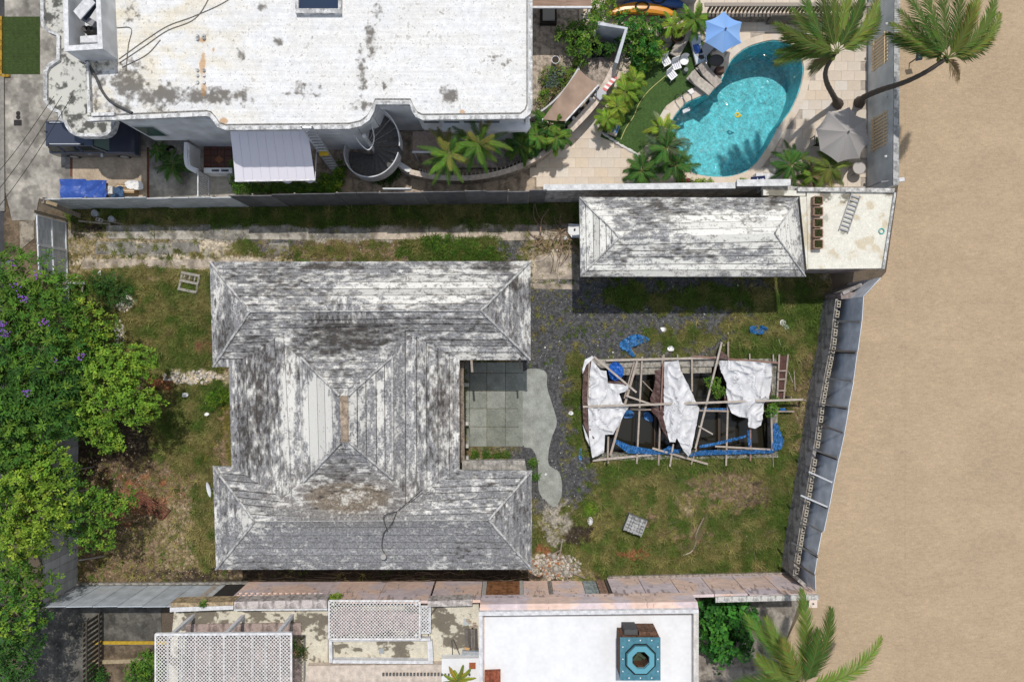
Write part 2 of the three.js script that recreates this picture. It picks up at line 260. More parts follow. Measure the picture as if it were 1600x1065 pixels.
scatter('rubble', 'pale stones and mortar lumps strewn between lawn and hedge', 'rubble', 260, () => { const t = rnd(), a = rr(0, 6.3), r = Math.sqrt(rnd()); const [cx, cy, rx, ry] = t < 0.4 ? [194, 472, 12, 16] : t < 0.65 ? [187, 520, 9, 20] : [300, 590, 46, 11]; return P(cx + rx * r * Math.cos(a), cy + ry * r * Math.sin(a)); }, () => rr(0.03, 0.12), () => { const t = rr(0.35, 0.72); return lin(t, t * 0.93, t * 0.84); });
scatter('driveway_crumbs', 'crumbled mortar and stones along the cracked strips', 'stones', 1500, () => { const X = rr(130, 900), Y = rr(342, 428); return P(X, Y); }, () => rr(0.012, 0.035), () => { const t = rr(0.2, 0.62); return lin(t, t * 0.94, t * 0.84); });

// ---------- cracked concrete strips of the drive ----------
const stripM = [0, 1, 2].map((i) => mat([lin(0.48, 0.44, 0.375), lin(0.37, 0.345, 0.3), lin(0.58, 0.49, 0.39)][i], { map: G.blotch, size: 2.6 + i, bump: 0.01 }));
{
  const d = thing('concrete_strip', 'long cracked concrete wheel strip with weeds, beside the fence', 'paving', P(540, 364));
  for (let x = 165; x < 895;) { const w = rr(52, 104), x1 = Math.min(895, x + w); if (rnd() > 0.06) part('slab', slab([[x, 351 + rr(-1, 2)], [x1 - 1.2, 350 + rr(-1, 2)], [x1 - 1, 373 + rr(-2, 2)], [x + 0.3, 374 + rr(-2, 2)]], -0.05, rr(0.01, 0.035)), stripM[rnd() < 0.3 ? 2 : rnd() < 0.5 ? 0 : 1], d); x = x1; }
  const e = thing('concrete_strip', 'pale tan concrete strip running along the north side of the old house', 'paving', P(330, 410));
  for (let x = 128; x < 420;) { const x1 = Math.min(420, x + rr(46, 96)); part('slab', slab([[x, 405 + rr(-1, 1)], [x1 - 1, 404 + rr(-1, 1)], [x1 - 1, 418], [x, 419 + rr(-1, 1)]], -0.05, rr(0.012, 0.03)), stripM[2], e); x = x1; }
  const f = thing('concrete_strip', 'broken concrete patches between the two wheel strips by the gate', 'paving', P(200, 385));
  for (const [x, y, w, h] of [[150, 378, 60, 20], [214, 380, 50, 17], [268, 379, 42, 16], [420, 380, 30, 18]]) part('slab', slab([[x, y], [x + w, y - 1], [x + w + 2, y + h], [x - 2, y + h - 1]], -0.05, 0.012), stripM[1], f);
  const s = thing('tan_slab', 'tan concrete slab with debris beside the outbuilding corner', 'paving', P(868, 418));
  part('slab', slab([[838, 400], [902, 397], [903, 436], [834, 436]], -0.05, 0.03), stripM[2], s); part('slab', slab([[832, 443], [905, 444], [905, 452], [834, 451]], -0.05, 0.02), stripM[2], s);
}

// ---------- courtyard: pale drive and a grid of slabs ----------
const palegreen = [0, 1, 2, 3].map((i) => mat(lin(0.36 - 0.035 * i, 0.375 - 0.035 * i, 0.335 - 0.035 * i), { map: G.mottle, size: 3.1 + i * 0.7, bump: 0.006 }));
{
  const line = smooth(XZ([[818, 580], [852, 580], [855, 605], [863, 632], [870, 660], [862, 684], [857, 708], [858, 726], [874, 738], [877, 775], [866, 792], [853, 782], [843, 770], [839, 716], [830, 700], [818, 697]]), 70, true);
  setting('pale_drive', prism(line, -0.05, 0.022), palegreen[0]);
  const c = thing('courtyard_paving', 'pale green square slabs paving the courtyard between the house wings', 'paving', P(776, 640));
  const xs = [726, 734, 761, 790, 817.5], ys = [566, 583, 611, 638.5, 667, 698];
  for (let i = 0; i < 4; i++) for (let j = 0; j < 5; j++) part('slab', slab([[xs[i], ys[j]], [xs[i + 1] - 0.7, ys[j]], [xs[i + 1] - 0.7, ys[j + 1] - 0.7], [xs[i], ys[j + 1] - 0.7]], -0.05, 0.03 + rr(0, 0.006), null, 0.006), palegreen[1 + Math.floor(rnd() * 3)], c);
}

// ---------- street side: concrete apron, verge, kerb ----------
const apronM = mat(lin(0.47, 0.435, 0.375), { map: G.blotch, size: 7, bump: 0.006 });
setting('street', flat([[-420, -300], [6, -300], [6, 1400], [-420, 1400]], 0.004), mat(lin(0.085, 0.085, 0.09), { map: G.grit, size: 5 }));
setting('driveway', flat([[6, -80], [372, -80], [372, 312], [60, 312], [54, 344], [18, 344], [8, 300]], 0.004), apronM);
setting('kerb', prism(XZ([[0, 116], [7, 116], [8, 330], [1, 330]]), -0.02, 0.09), mat(lin(0.3, 0.28, 0.25), { map: G.mottle, size: 1.5 }));
setting('verge', flat([[4, 26], [62, 26], [62, 116], [4, 116]], 0.02), mat(lin(0.06, 0.095, 0.025), { map: G.grit, size: 1.4, bump: 0.05 }));
setting('yellow_kerb', prism(XZ([[-2, 26], [4, 26], [4, 120], [-2, 120]]), -0.02, 0.1), mat(lin(0.45, 0.27, 0.04), { map: G.blotch, size: 1.2 }));
setting('yellow_kerb', prism(XZ([[0, 117], [16, 117], [16, 121], [4, 121]]), -0.02, 0.1), mat(lin(0.45, 0.27, 0.04), { map: G.blotch, size: 1.2 }));
setting('brick_band', flat([[109, 246], [113, 246], [113, 276], [109, 276]], 0.01), mat(lin(0.2, 0.09, 0.06), { map: G.grit, size: 1 }));
setting('brick_band', flat([[229, 230], [233, 230], [233, 310], [229, 310]], 0.01), mat(lin(0.2, 0.09, 0.06), { map: G.grit, size: 1 }));
setting('carport_floor', flat([[113, 236], [229, 236], [229, 310], [113, 310]], 0.009), mat(lin(0.56, 0.45, 0.33), { map: G.mottle, size: 5 }));
setting('roadside_earth', flat([[6, 300], [18, 344], [54, 344], [60, 330], [104, 326], [104, 445], [112, 700], [6, 700]], 0.006), mat(lin(0.21, 0.155, 0.1), { map: G.blotch, size: 3, bump: 0.06 }));
setting('footway', prism(XZ([[30, 346], [54, 344], [54, 372], [32, 390]]), -0.02, 0.05), mat(lin(0.36, 0.31, 0.24), { map: G.blotch, size: 2 }));
{
  const d = thing('drain_cover', 'dark square drain cover with two round lids set in the driveway', 'drain cover', P(27, 185));
  const m = mat(lin(0.05, 0.045, 0.045), { map: G.grit, size: 0.5 });
  part('plate', slab([[21, 187], [33, 187], [33, 196], [21, 196]], 0, 0.02), m, d);
  for (const y of [177, 183]) { const p = P(28, y); part('lid', new THREE.CylinderGeometry(0.13, 0.13, 0.02, 16).translate(p.x, 0.015, p.z), m, d); }
}
// the neighbours' ground
setting('side_patio', flat([[358, 200], [850, 200], [850, 318], [372, 318]], 0.004), mat(lin(0.5, 0.4, 0.3), { map: G.blotch, size: 2.2 }));
setting('rear_drive', flat([[36, 942], [250, 938], [262, 1180], [20, 1180]], 0.004), mat(lin(0.16, 0.15, 0.13), { map: G.blotch, size: 4 }));
setting('yellow_line', prism(XZ([[146, 1001], [262, 1001], [262, 1006], [146, 1006]]), -0.02, 0.06), mat(lin(0.55, 0.36, 0.04), { map: G.mottle, size: 1 }));
setting('brown_terrace', flat([[146, 1008], [262, 1008], [262, 1100], [146, 1100]], 0.01), mat(lin(0.2, 0.15, 0.1), { map: G.blotch, size: 3 }));
setting('kerb', prism(XZ([[146, 1030], [235, 1027], [235, 1033], [146, 1036]]), -0.02, 0.15), mat(lin(0.42, 0.34, 0.22), { map: G.mottle, size: 1 }));
setting('garden_floor', flat([[1060, 905], [1262, 905], [1225, 1010], [1180, 1180], [1060, 1180]], 0.004), mat(lin(0.36, 0.32, 0.27), { map: G.blotch, size: 3 }));
// ---------- the old house and the outbuilding: stepped slab roofs ----------
// weathered white paint with mould, streaked along the courses; only where the paint is worn and grown over
function weatherMap(w, h, x0, y0, x1, y1, along, spots) {
  return tex(w, h, (u, v, o) => {
    const X = lerp(x0, x1, u), Y = lerp(y0, y1, v), hz = along(X, Y);
    const a = hz ? X * 0.085 : X * 0.22, b = hz ? Y * 0.22 : Y * 0.085;
    let white = fbm(a + 3, b + 11, 5), mould = fbm(a * 1.4 + 60, b * 1.4 + 20, 5), big = fbm(X * 0.018 + 7, Y * 0.018 + 3, 3), fine = vn(X * 1.3 + Y * 0.8, Y * 1.4 - X * 0.7), mid = fbm(X * 0.5 + 31, Y * 0.5 + 8, 4);
    let wb = 0, mb = 0, tb = 0;
    for (const s of spots) { const dx = (X - s[1]) / s[3], dy = (Y - s[2]) / s[4], d = dx * dx + dy * dy; if (d < 1) { const q = s[5] * (1 - d); if (s[0] === 'w') wb += q; else if (s[0] === 'm') mb += q; else tb += q; } }
    const W = sstep(0.44, 0.9, white + 0.45 * (mid - 0.5) + 0.03 + 0.3 * (big - 0.5) + wb * 0.46 + 0.14 * (fine - 0.5)), M = sstep(0.5, 0.92, mould + 0.75 * (mid - 0.5) - 0.24 * (big - 0.5) + mb * 0.4 + 0.2 * (fine - 0.5));
    const t = 0.86 + 0.34 * (fine - 0.5) + 0.42 * (mid - 0.5); let r = 163 * t, g = 163 * t, bl = 165 * t;
    r = lerp(r, 158 * t, clamp(tb)); g = lerp(g, 145 * t, clamp(tb)); bl = lerp(bl, 129 * t, clamp(tb));
    r = lerp(r, 230, W * 0.88); g = lerp(g, 228, W * 0.88); bl = lerp(bl, 221, W * 0.88);
    const k = M * (0.8 - 0.3 * W); r = lerp(r, 62, k); g = lerp(g, 58, k); bl = lerp(bl, 54, k);
    o[0] = r; o[1] = g; o[2] = bl;
  });
}
const EV = 3.9;                                   // eaves
const houseAlong = (X, Y) => {
  const nw = Y < 573 && (X < 360 || X > 716 || Y < 408 + 165 - Math.max(0, Math.min(X - 358, 718 - X)) * 0.62) && Y < 560;
  const sw = Y > 730 && (X < 360 || X > 716 || Y > 730 + Math.min(X - 358, 718 - X) * 0.62);
  if (nw) { const d = Math.min(Y - 408, 573 - Y); return !((X - 328) * 1.3 < d || (829 - X) * 1.05 < d); }
  if (sw) { const d = Math.min(Y - 728, 889 - Y); return !((X - 333) * 1.3 < d || (831 - X) * 1.2 < d); }
  if (Y < 620 && Y > 505 && Math.abs(X - 538) < (618 - Y) * 1.15) return true;
  if (Y > 690 && Y < 800 && Math.abs(X - 543) < (Y - 690) * 1.15) return true;
  return false;
};
const houseMap = weatherMap(1280, 1226, 320, 400, 840, 898, houseAlong, [
  ['w', 640, 455, 150, 34, 0.9], ['w', 700, 440, 110, 40, 0.6], ['w', 452, 620, 16, 110, 1.1], ['w', 505, 650, 32, 80, 1.9], ['w', 600, 640, 10, 110, 0.4], ['w', 560, 640, 26, 60, 0.5], ['w', 340, 470, 14, 60, 0.6], ['w', 760, 560, 70, 14, 0.6], ['w', 815, 420, 20, 30, 1.0], ['w', 390, 815, 40, 30, 0.7],
  ['m', 540, 525, 90, 34, 1.1], ['m', 520, 415, 60, 8, 1.2], ['m', 780, 415, 50, 12, 1.2], ['m', 805, 440, 20, 14, 1.2], ['m', 400, 640, 46, 120, 0.9], ['m', 420, 430, 80, 26, 0.45], ['m', 345, 530, 16, 40, 0.8], ['m', 675, 640, 34, 120, 0.6], ['m', 450, 455, 80, 30, 0.5], ['m', 720, 860, 60, 26, 0.6], ['m', 460, 565, 30, 40, 0.4],
  ['m', 580, 840, 280, 70, -0.75], ['w', 580, 845, 280, 60, -0.6], ['m', 600, 650, 60, 120, -0.9], ['w', 620, 650, 70, 120, -0.15], ['m', 500, 650, 40, 90, -0.9], ['m', 580, 650, 40, 90, -0.6], ['t', 545, 776, 76, 26, 1.4], ['t', 700, 640, 30, 100, 0.3], ['t', 540, 770, 160, 60, 0.4],
]);
const houseW = P(840, 898, 4.4).x - P(320, 400, 4.4).x, houseD = P(840, 898, 4.4).z - P(320, 400, 4.4).z;
laid(houseMap, P(320, 400, 4.4).x, P(320, 400, 4.4).z, houseW, houseD);
const roofMats = (map, tint) => [0.82, 0.92, 1, 1.05, 1.12].map((t) => new THREE.MeshPhysicalMaterial({ specularIntensity: 0.3, map, color: lin(tint[0] * t, tint[1] * t, tint[2] * t), roughness: 0.9, bumpMap: scaled(G.bumpy, 2), bumpScale: 0.012, side: THREE.DoubleSide }));
const HM = roofMats(houseMap, [0.84, 0.835, 0.825]);
// one roof slope cut into lapped courses: each course is a slab whose lower edge stands proud of the one below
function clipY(poly, y, keepAbove) {
  const out = []; for (let i = 0; i < poly.length; i++) { const a = poly[i], b = poly[(i + 1) % poly.length], ia = keepAbove ? a.y >= y - 1e-6 : a.y <= y + 1e-6, ib = keepAbove ? b.y >= y - 1e-6 : b.y <= y + 1e-6; if (ia) out.push(a); if (ia !== ib) out.push(a.clone().lerp(b, (y - a.y) / (b.y - a.y))); }
  return out;
}
function courses(parent, verts, n, mats, lap = 0.06) {
  const lo = Math.min(...verts.map((v) => v.y)), hi = Math.max(...verts.map((v) => v.y)), ys = [lo];
  for (let i = 1; i < n; i++) ys.push(lerp(lo, hi, (i + rr(-0.16, 0.16)) / n)); ys.push(hi);
  for (let i = 0; i < n; i++) {
    let q = clipY(clipY(verts, ys[i], true), i === n - 1 ? ys[i + 1] : ys[i + 1] - 0.075 * (hi - lo) / n, false); if (q.length < 3) continue;
    const span = ys[i + 1] - ys[i], top = q.map((v) => v.clone().setY(v.y + lap * (1 - (v.y - ys[i]) / span) + 0.01)), pos = [];
    for (let j = 1; j + 1 < top.length; j++) pos.push(top[0], top[j], top[j + 1]);
    for (let j = 0; j < top.length; j++) { const a = top[j], b = top[(j + 1) % top.length], c = b.clone().setY(q[(j + 1) % q.length].y - 0.07), d = a.clone().setY(q[j].y - 0.07); pos.push(a, d, c, a, c, b); }
    const g = new THREE.BufferGeometry().setFromPoints(pos); g.computeVertexNormals();
    // faces may come out either way round: turn the upward ones up
    const p = g.attributes.position, e1 = V(0, 0, 0), e2 = V(0, 0, 0); e1.subVectors(pos[1], pos[0]); e2.subVectors(pos[2], pos[0]); if (e1.cross(e2).y < 0) for (let t = 0; t < p.count; t += 3) { const x = p.getX(t + 1), y = p.getY(t + 1), z = p.getZ(t + 1); p.setXYZ(t + 1, p.getX(t + 2), p.getY(t + 2), p.getZ(t + 2)); p.setXYZ(t + 2, x, y, z); }
    part('roof_course', g, mats[Math.floor(rnd() * mats.length)], parent);
  }
  return verts;
}
const under = (faces, d = 0.1) => { const pos = []; for (const f of faces) for (let j = 1; j + 1 < f.length; j++) pos.push(f[0], f[j], f[j + 1]); return new THREE.BufferGeometry().setFromPoints(pos.map((p) => p.clone().setY(p.y - d))); };
const capM = mat(lin(0.6, 0.59, 0.57), { map: G.blotch, size: 1.3 });
function hipCap(parent, a, b, w = 0.1) { const n = Math.max(2, Math.round(a.distanceTo(b) / 0.6)), pts = []; for (let i = 0; i <= n; i++) { const p = a.clone().lerp(b, i / n); p.y += 0.045 + rr(0, 0.02); p.x += rr(-0.02, 0.02); pts.push(p); } const g = tube(pts, w * 0.6, 5, n * 2); part('hip_cap', g, capM, parent); }
function place(px, py, h) { return P(px, py, h); }

const house = thing('old_house', 'large derelict house with grey and white mould-streaked hip roofs round a courtyard', 'house', P(540, 640));
const wallM = mat(lin(0.42, 0.38, 0.33), { map: G.blotch, size: 3 });
{
  const A = (x, y, h) => P(x, y, h), E = EV, R = 4.95, D = 4.62, K = 5.95;
  const n = { a: A(328, 409, E), b: A(829, 408, E), c: A(829, 562, E), d: A(333, 573, E), r0: A(390, 487, R), r1: A(752, 485, R) };
  const s = { a: A(333, 728, E), b: A(831, 735, E), c: A(831, 889, E), d: A(338, 889, E), r0: A(398, 814, R), r1: A(764, 812, R) };
  const on = (p, q, x) => p.clone().lerp(q, (x - p.x) / (q.x - p.x));
  // where the tall middle roof runs into the wings
  const nl = A(358, 573, E), nr = A(718, 562, E), sl = A(362, 729, E), sr = A(718, 734, E);
  const vnl = A(457, 512, D), vnr = A(617, 508, D), vsl = A(472, 797, D), vsr = A(618, 797, D);
  const roof = part('roof', prism([nl, nr, sr, sl].map((p) => [p.x, p.z]), E - 0.3, E - 0.1), wallM, house), faces = [];
  const C = (v, k, lap) => faces.push(courses(roof, v, k, HM, lap));
  C([n.a, n.b, n.r1, n.r0], 7); C([n.a, n.r0, n.d], 7); C([n.b, n.c, n.r1], 7);
  C([n.d, nl, vnl, on(n.r0, n.r1, vnl.x), n.r0], 7); C([vnl, vnr, on(n.r0, n.r1, vnr.x), on(n.r0, n.r1, vnl.x)], 2); C([nr, n.c, n.r1, on(n.r0, n.r1, vnr.x), vnr], 7);
  C([s.d, s.c, s.r1, s.r0], 7); C([s.a, s.r0, s.d], 6); C([s.b, s.c, s.r1], 7);
  C([s.a, sl, vsl, on(s.r0, s.r1, vsl.x), s.r0], 7); C([vsl, vsr, on(s.r0, s.r1, vsr.x), on(s.r0, s.r1, vsl.x)], 2); C([sr, s.b, s.r1, on(s.r0, s.r1, vsr.x), vsr], 7);
  // middle roof: long west and east slopes, small hips above two flat decks
  const k0 = A(531, 618, K), k1 = A(533, 690, K), k2 = A(545, 690, K), k3 = A(544, 618, K), dn0 = A(470, 558, D), dn1 = A(613, 557, D), ds0 = A(475, 752, D), ds1 = A(614, 748, D);
  C([nl, vnl, dn0, ds0, vsl, sl], 7); C([nr, vnr, dn1, ds1, vsr, sr], 6); C([dn0, k0, k1, ds0], 5, 0.05); C([dn1, k3, k2, ds1], 5, 0.05);
  C([dn0, k0, k3, dn1], 6, 0.04); C([ds0, ds1, k2, k1], 6, 0.04);
  part('roof_slab', under(faces), HM[0], roof);
  part('flat_deck', prism([vnl, vnr, dn1, dn0].map((p) => [p.x, p.z]), D - 0.25, D - 0.015), HM[0], roof, 'black mould-stained flat deck north of the middle roof');
  part('flat_deck', prism([ds0, ds1, vsr, vsl].map((p) => [p.x, p.z]), D - 0.25, D - 0.015), HM[1], roof, 'tan stained flat deck south of the middle roof');
  part('ridge_slab', prism([k0, k3, k2, k1].map((p) => [p.x, p.z]), K - 0.2, K + 0.04), mat(lin(0.46, 0.36, 0.27), { map: G.blotch, size: 2 }), roof);
  for (const [a, b] of [[n.a, n.r0], [n.d, n.r0], [n.b, n.r1], [n.c, n.r1], [s.a, s.r0], [s.d, s.r0], [s.b, s.r1], [s.c, s.r1], [dn0, k0], [dn1, k3], [ds0, k1], [ds1, k2], [dn0, ds0], [dn1, ds1], [n.r0, n.r1], [s.r0, s.r1]]) hipCap(roof, a, b, a === n.r0 || a === s.r0 ? 0.06 : 0.12);
  // fascia under the eaves and the walls below
  const run = (pts, h0, h1, t) => wallRun([...pts, pts[0]].map((p) => [p.x, p.z]), t, h0, h1);
  const inset = (pts, d) => { const c = pts.reduce((q, p) => q.add(p), V(0, 0, 0)).multiplyScalar(1 / pts.length); return pts.map((p) => V(p.x + Math.sign(c.x - p.x) * d, 0, p.z + Math.sign(c.z - p.z) * d)); };
  part('fascia', run(inset([n.a, n.b, n.c, n.d], 0.1), E - 0.3, E - 0.07, 0.12), wallM, house);
  part('fascia', run(inset([s.a, s.b, s.c, s.d], 0.1), E - 0.3, E - 0.07, 0.12), wallM, house);
  part('wall', run(inset([n.a, n.b, n.c, n.d], 0.75), 0, E - 0.1, 0.2), wallM, house);
  part('wall', run(inset([s.a, s.b, s.c, s.d], 0.75), 0, E - 0.1, 0.2), wallM, house);
  part('wall', run(inset([nl, nr, sr, sl], 0.5), 0, E - 0.1, 0.2), wallM, house);
  // courtyard front: a crumbling ledge with five white blocks, the south wing's ledge
  const ledge = part('courtyard_ledge', slab([[719, 566], [724, 566], [726, 722], [720, 722]], 2.6, 3.0), mat(lin(0.3, 0.24, 0.19), { map: G.blotch, size: 1 }), house);
  for (const y of [598, 659, 694, 713]) part('white_block', slab([[725, y], [732, y], [732, y + 6], [725, y + 6]], 0, 0.5, null, 0.02), mat(lin(0.66, 0.65, 0.6), { map: G.mottle, size: 0.7 }), house);
  part('side_ledge', slab([[722, 720], [820, 719], [823, 736], [722, 736]], 2.9, 3.35), mat(lin(0.5, 0.47, 0.42), { map: G.blotch, size: 1.6 }), house, 'pale flat ledge with black drips north of the south wing');
  part('beam', bar(A(735, 543, E + 0.1), A(738, 581, E - 0.05), 0.12, 0.1), mat(lin(0.42, 0.34, 0.28), { map: G.streak, size: 1 }), roof, 'bare timber sticking out over the courtyard');
  part('beam', bar(A(811, 532, E + 0.2), A(813, 576, E - 0.05), 0.1, 0.1), mat(lin(0.06, 0.055, 0.05), { map: G.streak, size: 1 }), roof, 'black timber sticking out over the courtyard corner');
  const vp = A(601, 866, 4.2); part('roof_vent', [new THREE.CylinderGeometry(0.1, 0.12, 0.4, 10).translate(vp.x, 4.4, vp.z), new THREE.CylinderGeometry(0.15, 0.15, 0.03, 10).translate(vp.x, 4.62, vp.z)], mat(lin(0.35, 0.33, 0.31)), roof);
  for (const l of [[[620, 798, 4.75], [612, 818, 5.05], [600, 832, 4.85], [597, 858, 4.4], [601, 864, 4.3]], [[622, 797, 4.75], [645, 778, 4.75], [660, 765, 4.75]], [[618, 799, 4.8], [600, 806, 5.02], [605, 830, 4.9]]]) part('cable', tube(l.map((q) => A(q[0], q[1], q[2] + 0.06)), 0.022, 4), mat(lin(0.06, 0.055, 0.05)), roof);
}
// satellite dish on the west eave
{
  const p = P(330, 763, 3.6), d = thing('satellite_dish', 'white satellite dish fixed below the west eave of the old house', 'satellite dish', p);
  const q = []; for (let i = 0; i <= 8; i++) q.push(new THREE.Vector2(i / 8 * 0.42, (i / 8) ** 2 * 0.09)); const g = new THREE.LatheGeometry(q, 20).rotateZ(0.9).rotateY(0.2).translate(p.x, p.y + 0.15, p.z); part('dish', g, mat(lin(0.75, 0.75, 0.75), { rough: 0.4 }), d);
  part('arm', bar(V(p.x + 0.1, p.y + 0.1, p.z), V(p.x + 1.15, p.y - 0.4, p.z), 0.05, 0.05), mat(lin(0.4, 0.4, 0.4)), d);
}

// ---------- outbuilding with a hip roof and the flat-roofed annex at the beach ----------
const outAlong = (X, Y) => { const d = Math.min(Y - 308, 432 - Y); return !((X - 905) < d || (X > 1210 && (1246 - X) * 1.6 < d)); };
const outMap = weatherMap(1000, 400, 895, 298, 1265, 440, outAlong, [['w', 1150, 355, 110, 34, 1.0], ['w', 930, 360, 30, 60, 0.9], ['w', 1225, 370, 30, 60, 1.3], ['w', 1060, 420, 200, 14, 0.9], ['w', 1100, 340, 80, 16, 0.6], ['m', 1020, 330, 60, 28, 0.6], ['m', 1080, 395, 110, 20, 0.65], ['m', 1215, 318, 26, 16, 1.4], ['m', 970, 395, 30, 26, 0.6], ['w', 1080, 370, 300, 110, 0.22], ['m', 1080, 370, 300, 110, -0.12]]);
{ const a = P(895, 298, 4.1), b = P(1265, 440, 4.1); laid(outMap, a.x, a.z, b.x - a.x, b.z - a.z); }
const OM = roofMats(outMap, [0.9, 0.9, 0.885]);
const annexMap = tex(512, 512, (u, v, o) => {
  const X = 1190 + u * 215, Y = 285 + v * 145, f = fbm(X * 0.05, Y * 0.05, 5), g = fbm(X * 0.25 + 9, Y * 0.25, 4), fine = vn(X * 1.5, Y * 1.5); let st = sstep(0.55, 0.75, f + 0.3 * (g - 0.5));
  const sp = (cx, cy, r) => sstep(0.35, 0.75, clamp(1 - Math.hypot(X - cx, Y - cy) / r) + 0.8 * (g - 0.5)); const m = clamp(sp(1290, 302, 22) + sp(1323, 308, 18) + sp(1212, 300, 28) + sp(1318, 362, 10) * 0.6 + sp(1388, 300, 14) * 0.7 + sp(1290, 340, 12) * 0.4);
  const t = 0.95 + 0.12 * (fine - 0.5) + 0.1 * (g - 0.5); o[0] = lerp(lerp(226, 205, st), 95, m * 0.75) * t; o[1] = lerp(lerp(222, 193, st), 90, m * 0.75) * t; o[2] = lerp(lerp(208, 168, st), 78, m * 0.75) * t;
});
{
  const ob = thing('outbuilding', 'long low outbuilding under a worn white stepped hip roof beside the boundary wall', 'outbuilding', P(1080, 370));
  const E = 3.7, R = 4.55, a = P(905, 308, E), b = P(1246, 309, E), c = P(1258, 432, E), d = P(907, 432, E), r0 = P(968, 371, R), r1 = P(1210, 364, R);
  const roof = part('roof', under([[a, b, r1, r0], [d, r0, r1, c], [a, r0, d], [b, c, r1]]), OM[0], ob);
  courses(roof, [a, b, r1, r0], 6, OM, 0.045); courses(roof, [d, c, r1, r0], 6, OM, 0.045); courses(roof, [a, r0, d], 6, OM, 0.04); courses(roof, [b, r1, c], 5, OM, 0.03);
  for (const [p, q] of [[a, r0], [d, r0], [b, r1], [c, r1]]) hipCap(roof, p, q, 0.07);
  const i = (p, sx, sz) => [p.x + sx * 0.5, p.z + sz * 0.5]; part('wall', wallRun([i(a, 1, 1), i(b, -1, 1), i(c, -1, -1), i(d, 1, -1), i(a, 1, 1)], 0.2, 0, E - 0.12), wallM, ob);
  part('eave_slab', prism([a, b, c, d].map((p) => [p.x, p.z]), E - 0.25, E - 0.1), wallM, ob);
}
laid(annexMap, P(1190, 285, 3.6).x, P(1190, 285, 3.6).z, P(1405, 430, 3.6).x - P(1190, 285, 3.6).x, P(1405, 430, 3.6).z - P(1190, 285, 3.6).z);
const annexM = new THREE.MeshStandardMaterial({ map: annexMap, color: lin(0.95, 0.95, 0.95), roughness: 0.9, side: THREE.DoubleSide, bumpMap: scaled(G.bumpy, 2), bumpScale: 0.01 });
{
  const an = thing('annex', 'cream flat-roofed annex with stained corners overlooking the sand', 'building', P(1318, 360));
  part('roof', slab([[1261, 299], [1396, 300], [1378, 419], [1263, 420]], 3.3, 3.6), annexM, an);
  part('roof', slab([[1193, 296], [1259, 298], [1259, 306], [1193, 305]], 3.3, 3.58), annexM, an);
  part('parapet', slab([[1247, 292], [1399, 294], [1398, 300.5], [1247, 298.5]], 3.2, 3.75), mat(lin(0.7, 0.68, 0.64), { map: G.blotch, size: 1.4 }), an);
  part('parapet', slab([[1398, 300.8], [1401, 300.8], [1383, 420], [1379, 420]], 3.2, 3.72), mat(lin(0.68, 0.68, 0.66), { map: G.blotch, size: 1.1 }), an);
  const w = XZ([[1263, 303], [1392, 303], [1373, 417], [1265, 417]], 3.6); part('wall', prism(w, 0, 3.28), mat(lin(0.5, 0.42, 0.4), { map: G.blotch, size: 2.5 }), an);
  const p0 = P(1265, 417, 3.6); part('fascia', slab([[1250, 307], [1260.6, 307], [1262.6, 421], [1261, 421]], 3.2, 3.62), annexM, an); part('kerb_stone', slab([[1190, 284], [1248, 292], [1248, 298], [1190, 298]], 2.6, 3.3), mat(lin(0.6, 0.58, 0.54), { map: G.blotch, size: 1.4 }), an);
}
// terracotta planter boxes on the annex
{
  const tm = mat(lin(0.42, 0.27, 0.2), { map: G.mottle, size: 0.8 }), sm = mat(lin(0.1, 0.085, 0.05), { map: G.grit, size: 0.4 }), gm = leafMat(lin(0.15, 0.16, 0.06), { vc: false });
  [313, 330, 348, 364, 381].forEach((y, i) => {
    const p = P(1279, y, 3.95), b = thing('planter_box', ['terracotta planter box of dry weeds at the north end of the annex row', 'terracotta planter box, second of the annex row from the pool side', 'terracotta planter box in the middle of the annex row', 'terracotta planter box, second of the annex row from the yard side', 'terracotta planter box at the yard end of the annex row'][i], 'planter', V(p.x, 3.6, p.z), 'planters on the annex roof');
    const w = 0.24, d = 0.22, t = 0.025, y0 = 3.6, y1 = 3.97; for (const s of [-1, 1]) { part('side', box(p.x + s * w - t, p.x + s * w + t, y0, y1, p.z - d, p.z + d), tm, b); part('end', box(p.x - w + t, p.x + w - t, y0, y1, p.z + s * d - t, p.z + s * d + t), tm, b); }
    part('soil', box(p.x - w + t, p.x + w - t, y0 + 0.01, y1 - 0.07, p.z - d + t, p.z + d - t), sm, b);
    const pos = []; for (let k = 0; k < 220; k++) { const a = rr(0, 6.3), x = p.x + rr(-0.2, 0.2), z = p.z + rr(-0.19, 0.19), l = rr(0.06, 0.15); pos.push(V(x - 0.02, y1 - 0.07, z), V(x + 0.02, y1 - 0.07, z + 0.01), V(x + Math.cos(a) * l, y1 + rr(-0.02, 0.08), z + Math.sin(a) * l)); }
    part('weeds', new THREE.BufferGeometry().setFromPoints(pos), gm, b);
  });
}
const aluM = mat(lin(0.55, 0.56, 0.57), { rough: 0.4, metal: 0.6 });
function ladder(o, a, b, w, n, m = aluM, skip) {
  const d = b.clone().sub(a).normalize(), s = d.clone().cross(V(0, 1, 0)).normalize().multiplyScalar(w / 2);
  for (const k of [-1, 1]) part('rail', bar(a.clone().addScaledVector(s, k), b.clone().addScaledVector(s, k), 0.045, 0.08), m, o);
  for (let i = 0; i < n; i++) { const c = a.clone().lerp(b, (i + 0.5) / n); if (skip !== i) part('rung', bar(c.clone().add(s), c.clone().sub(s), 0.09, 0.035), m, o); }
}
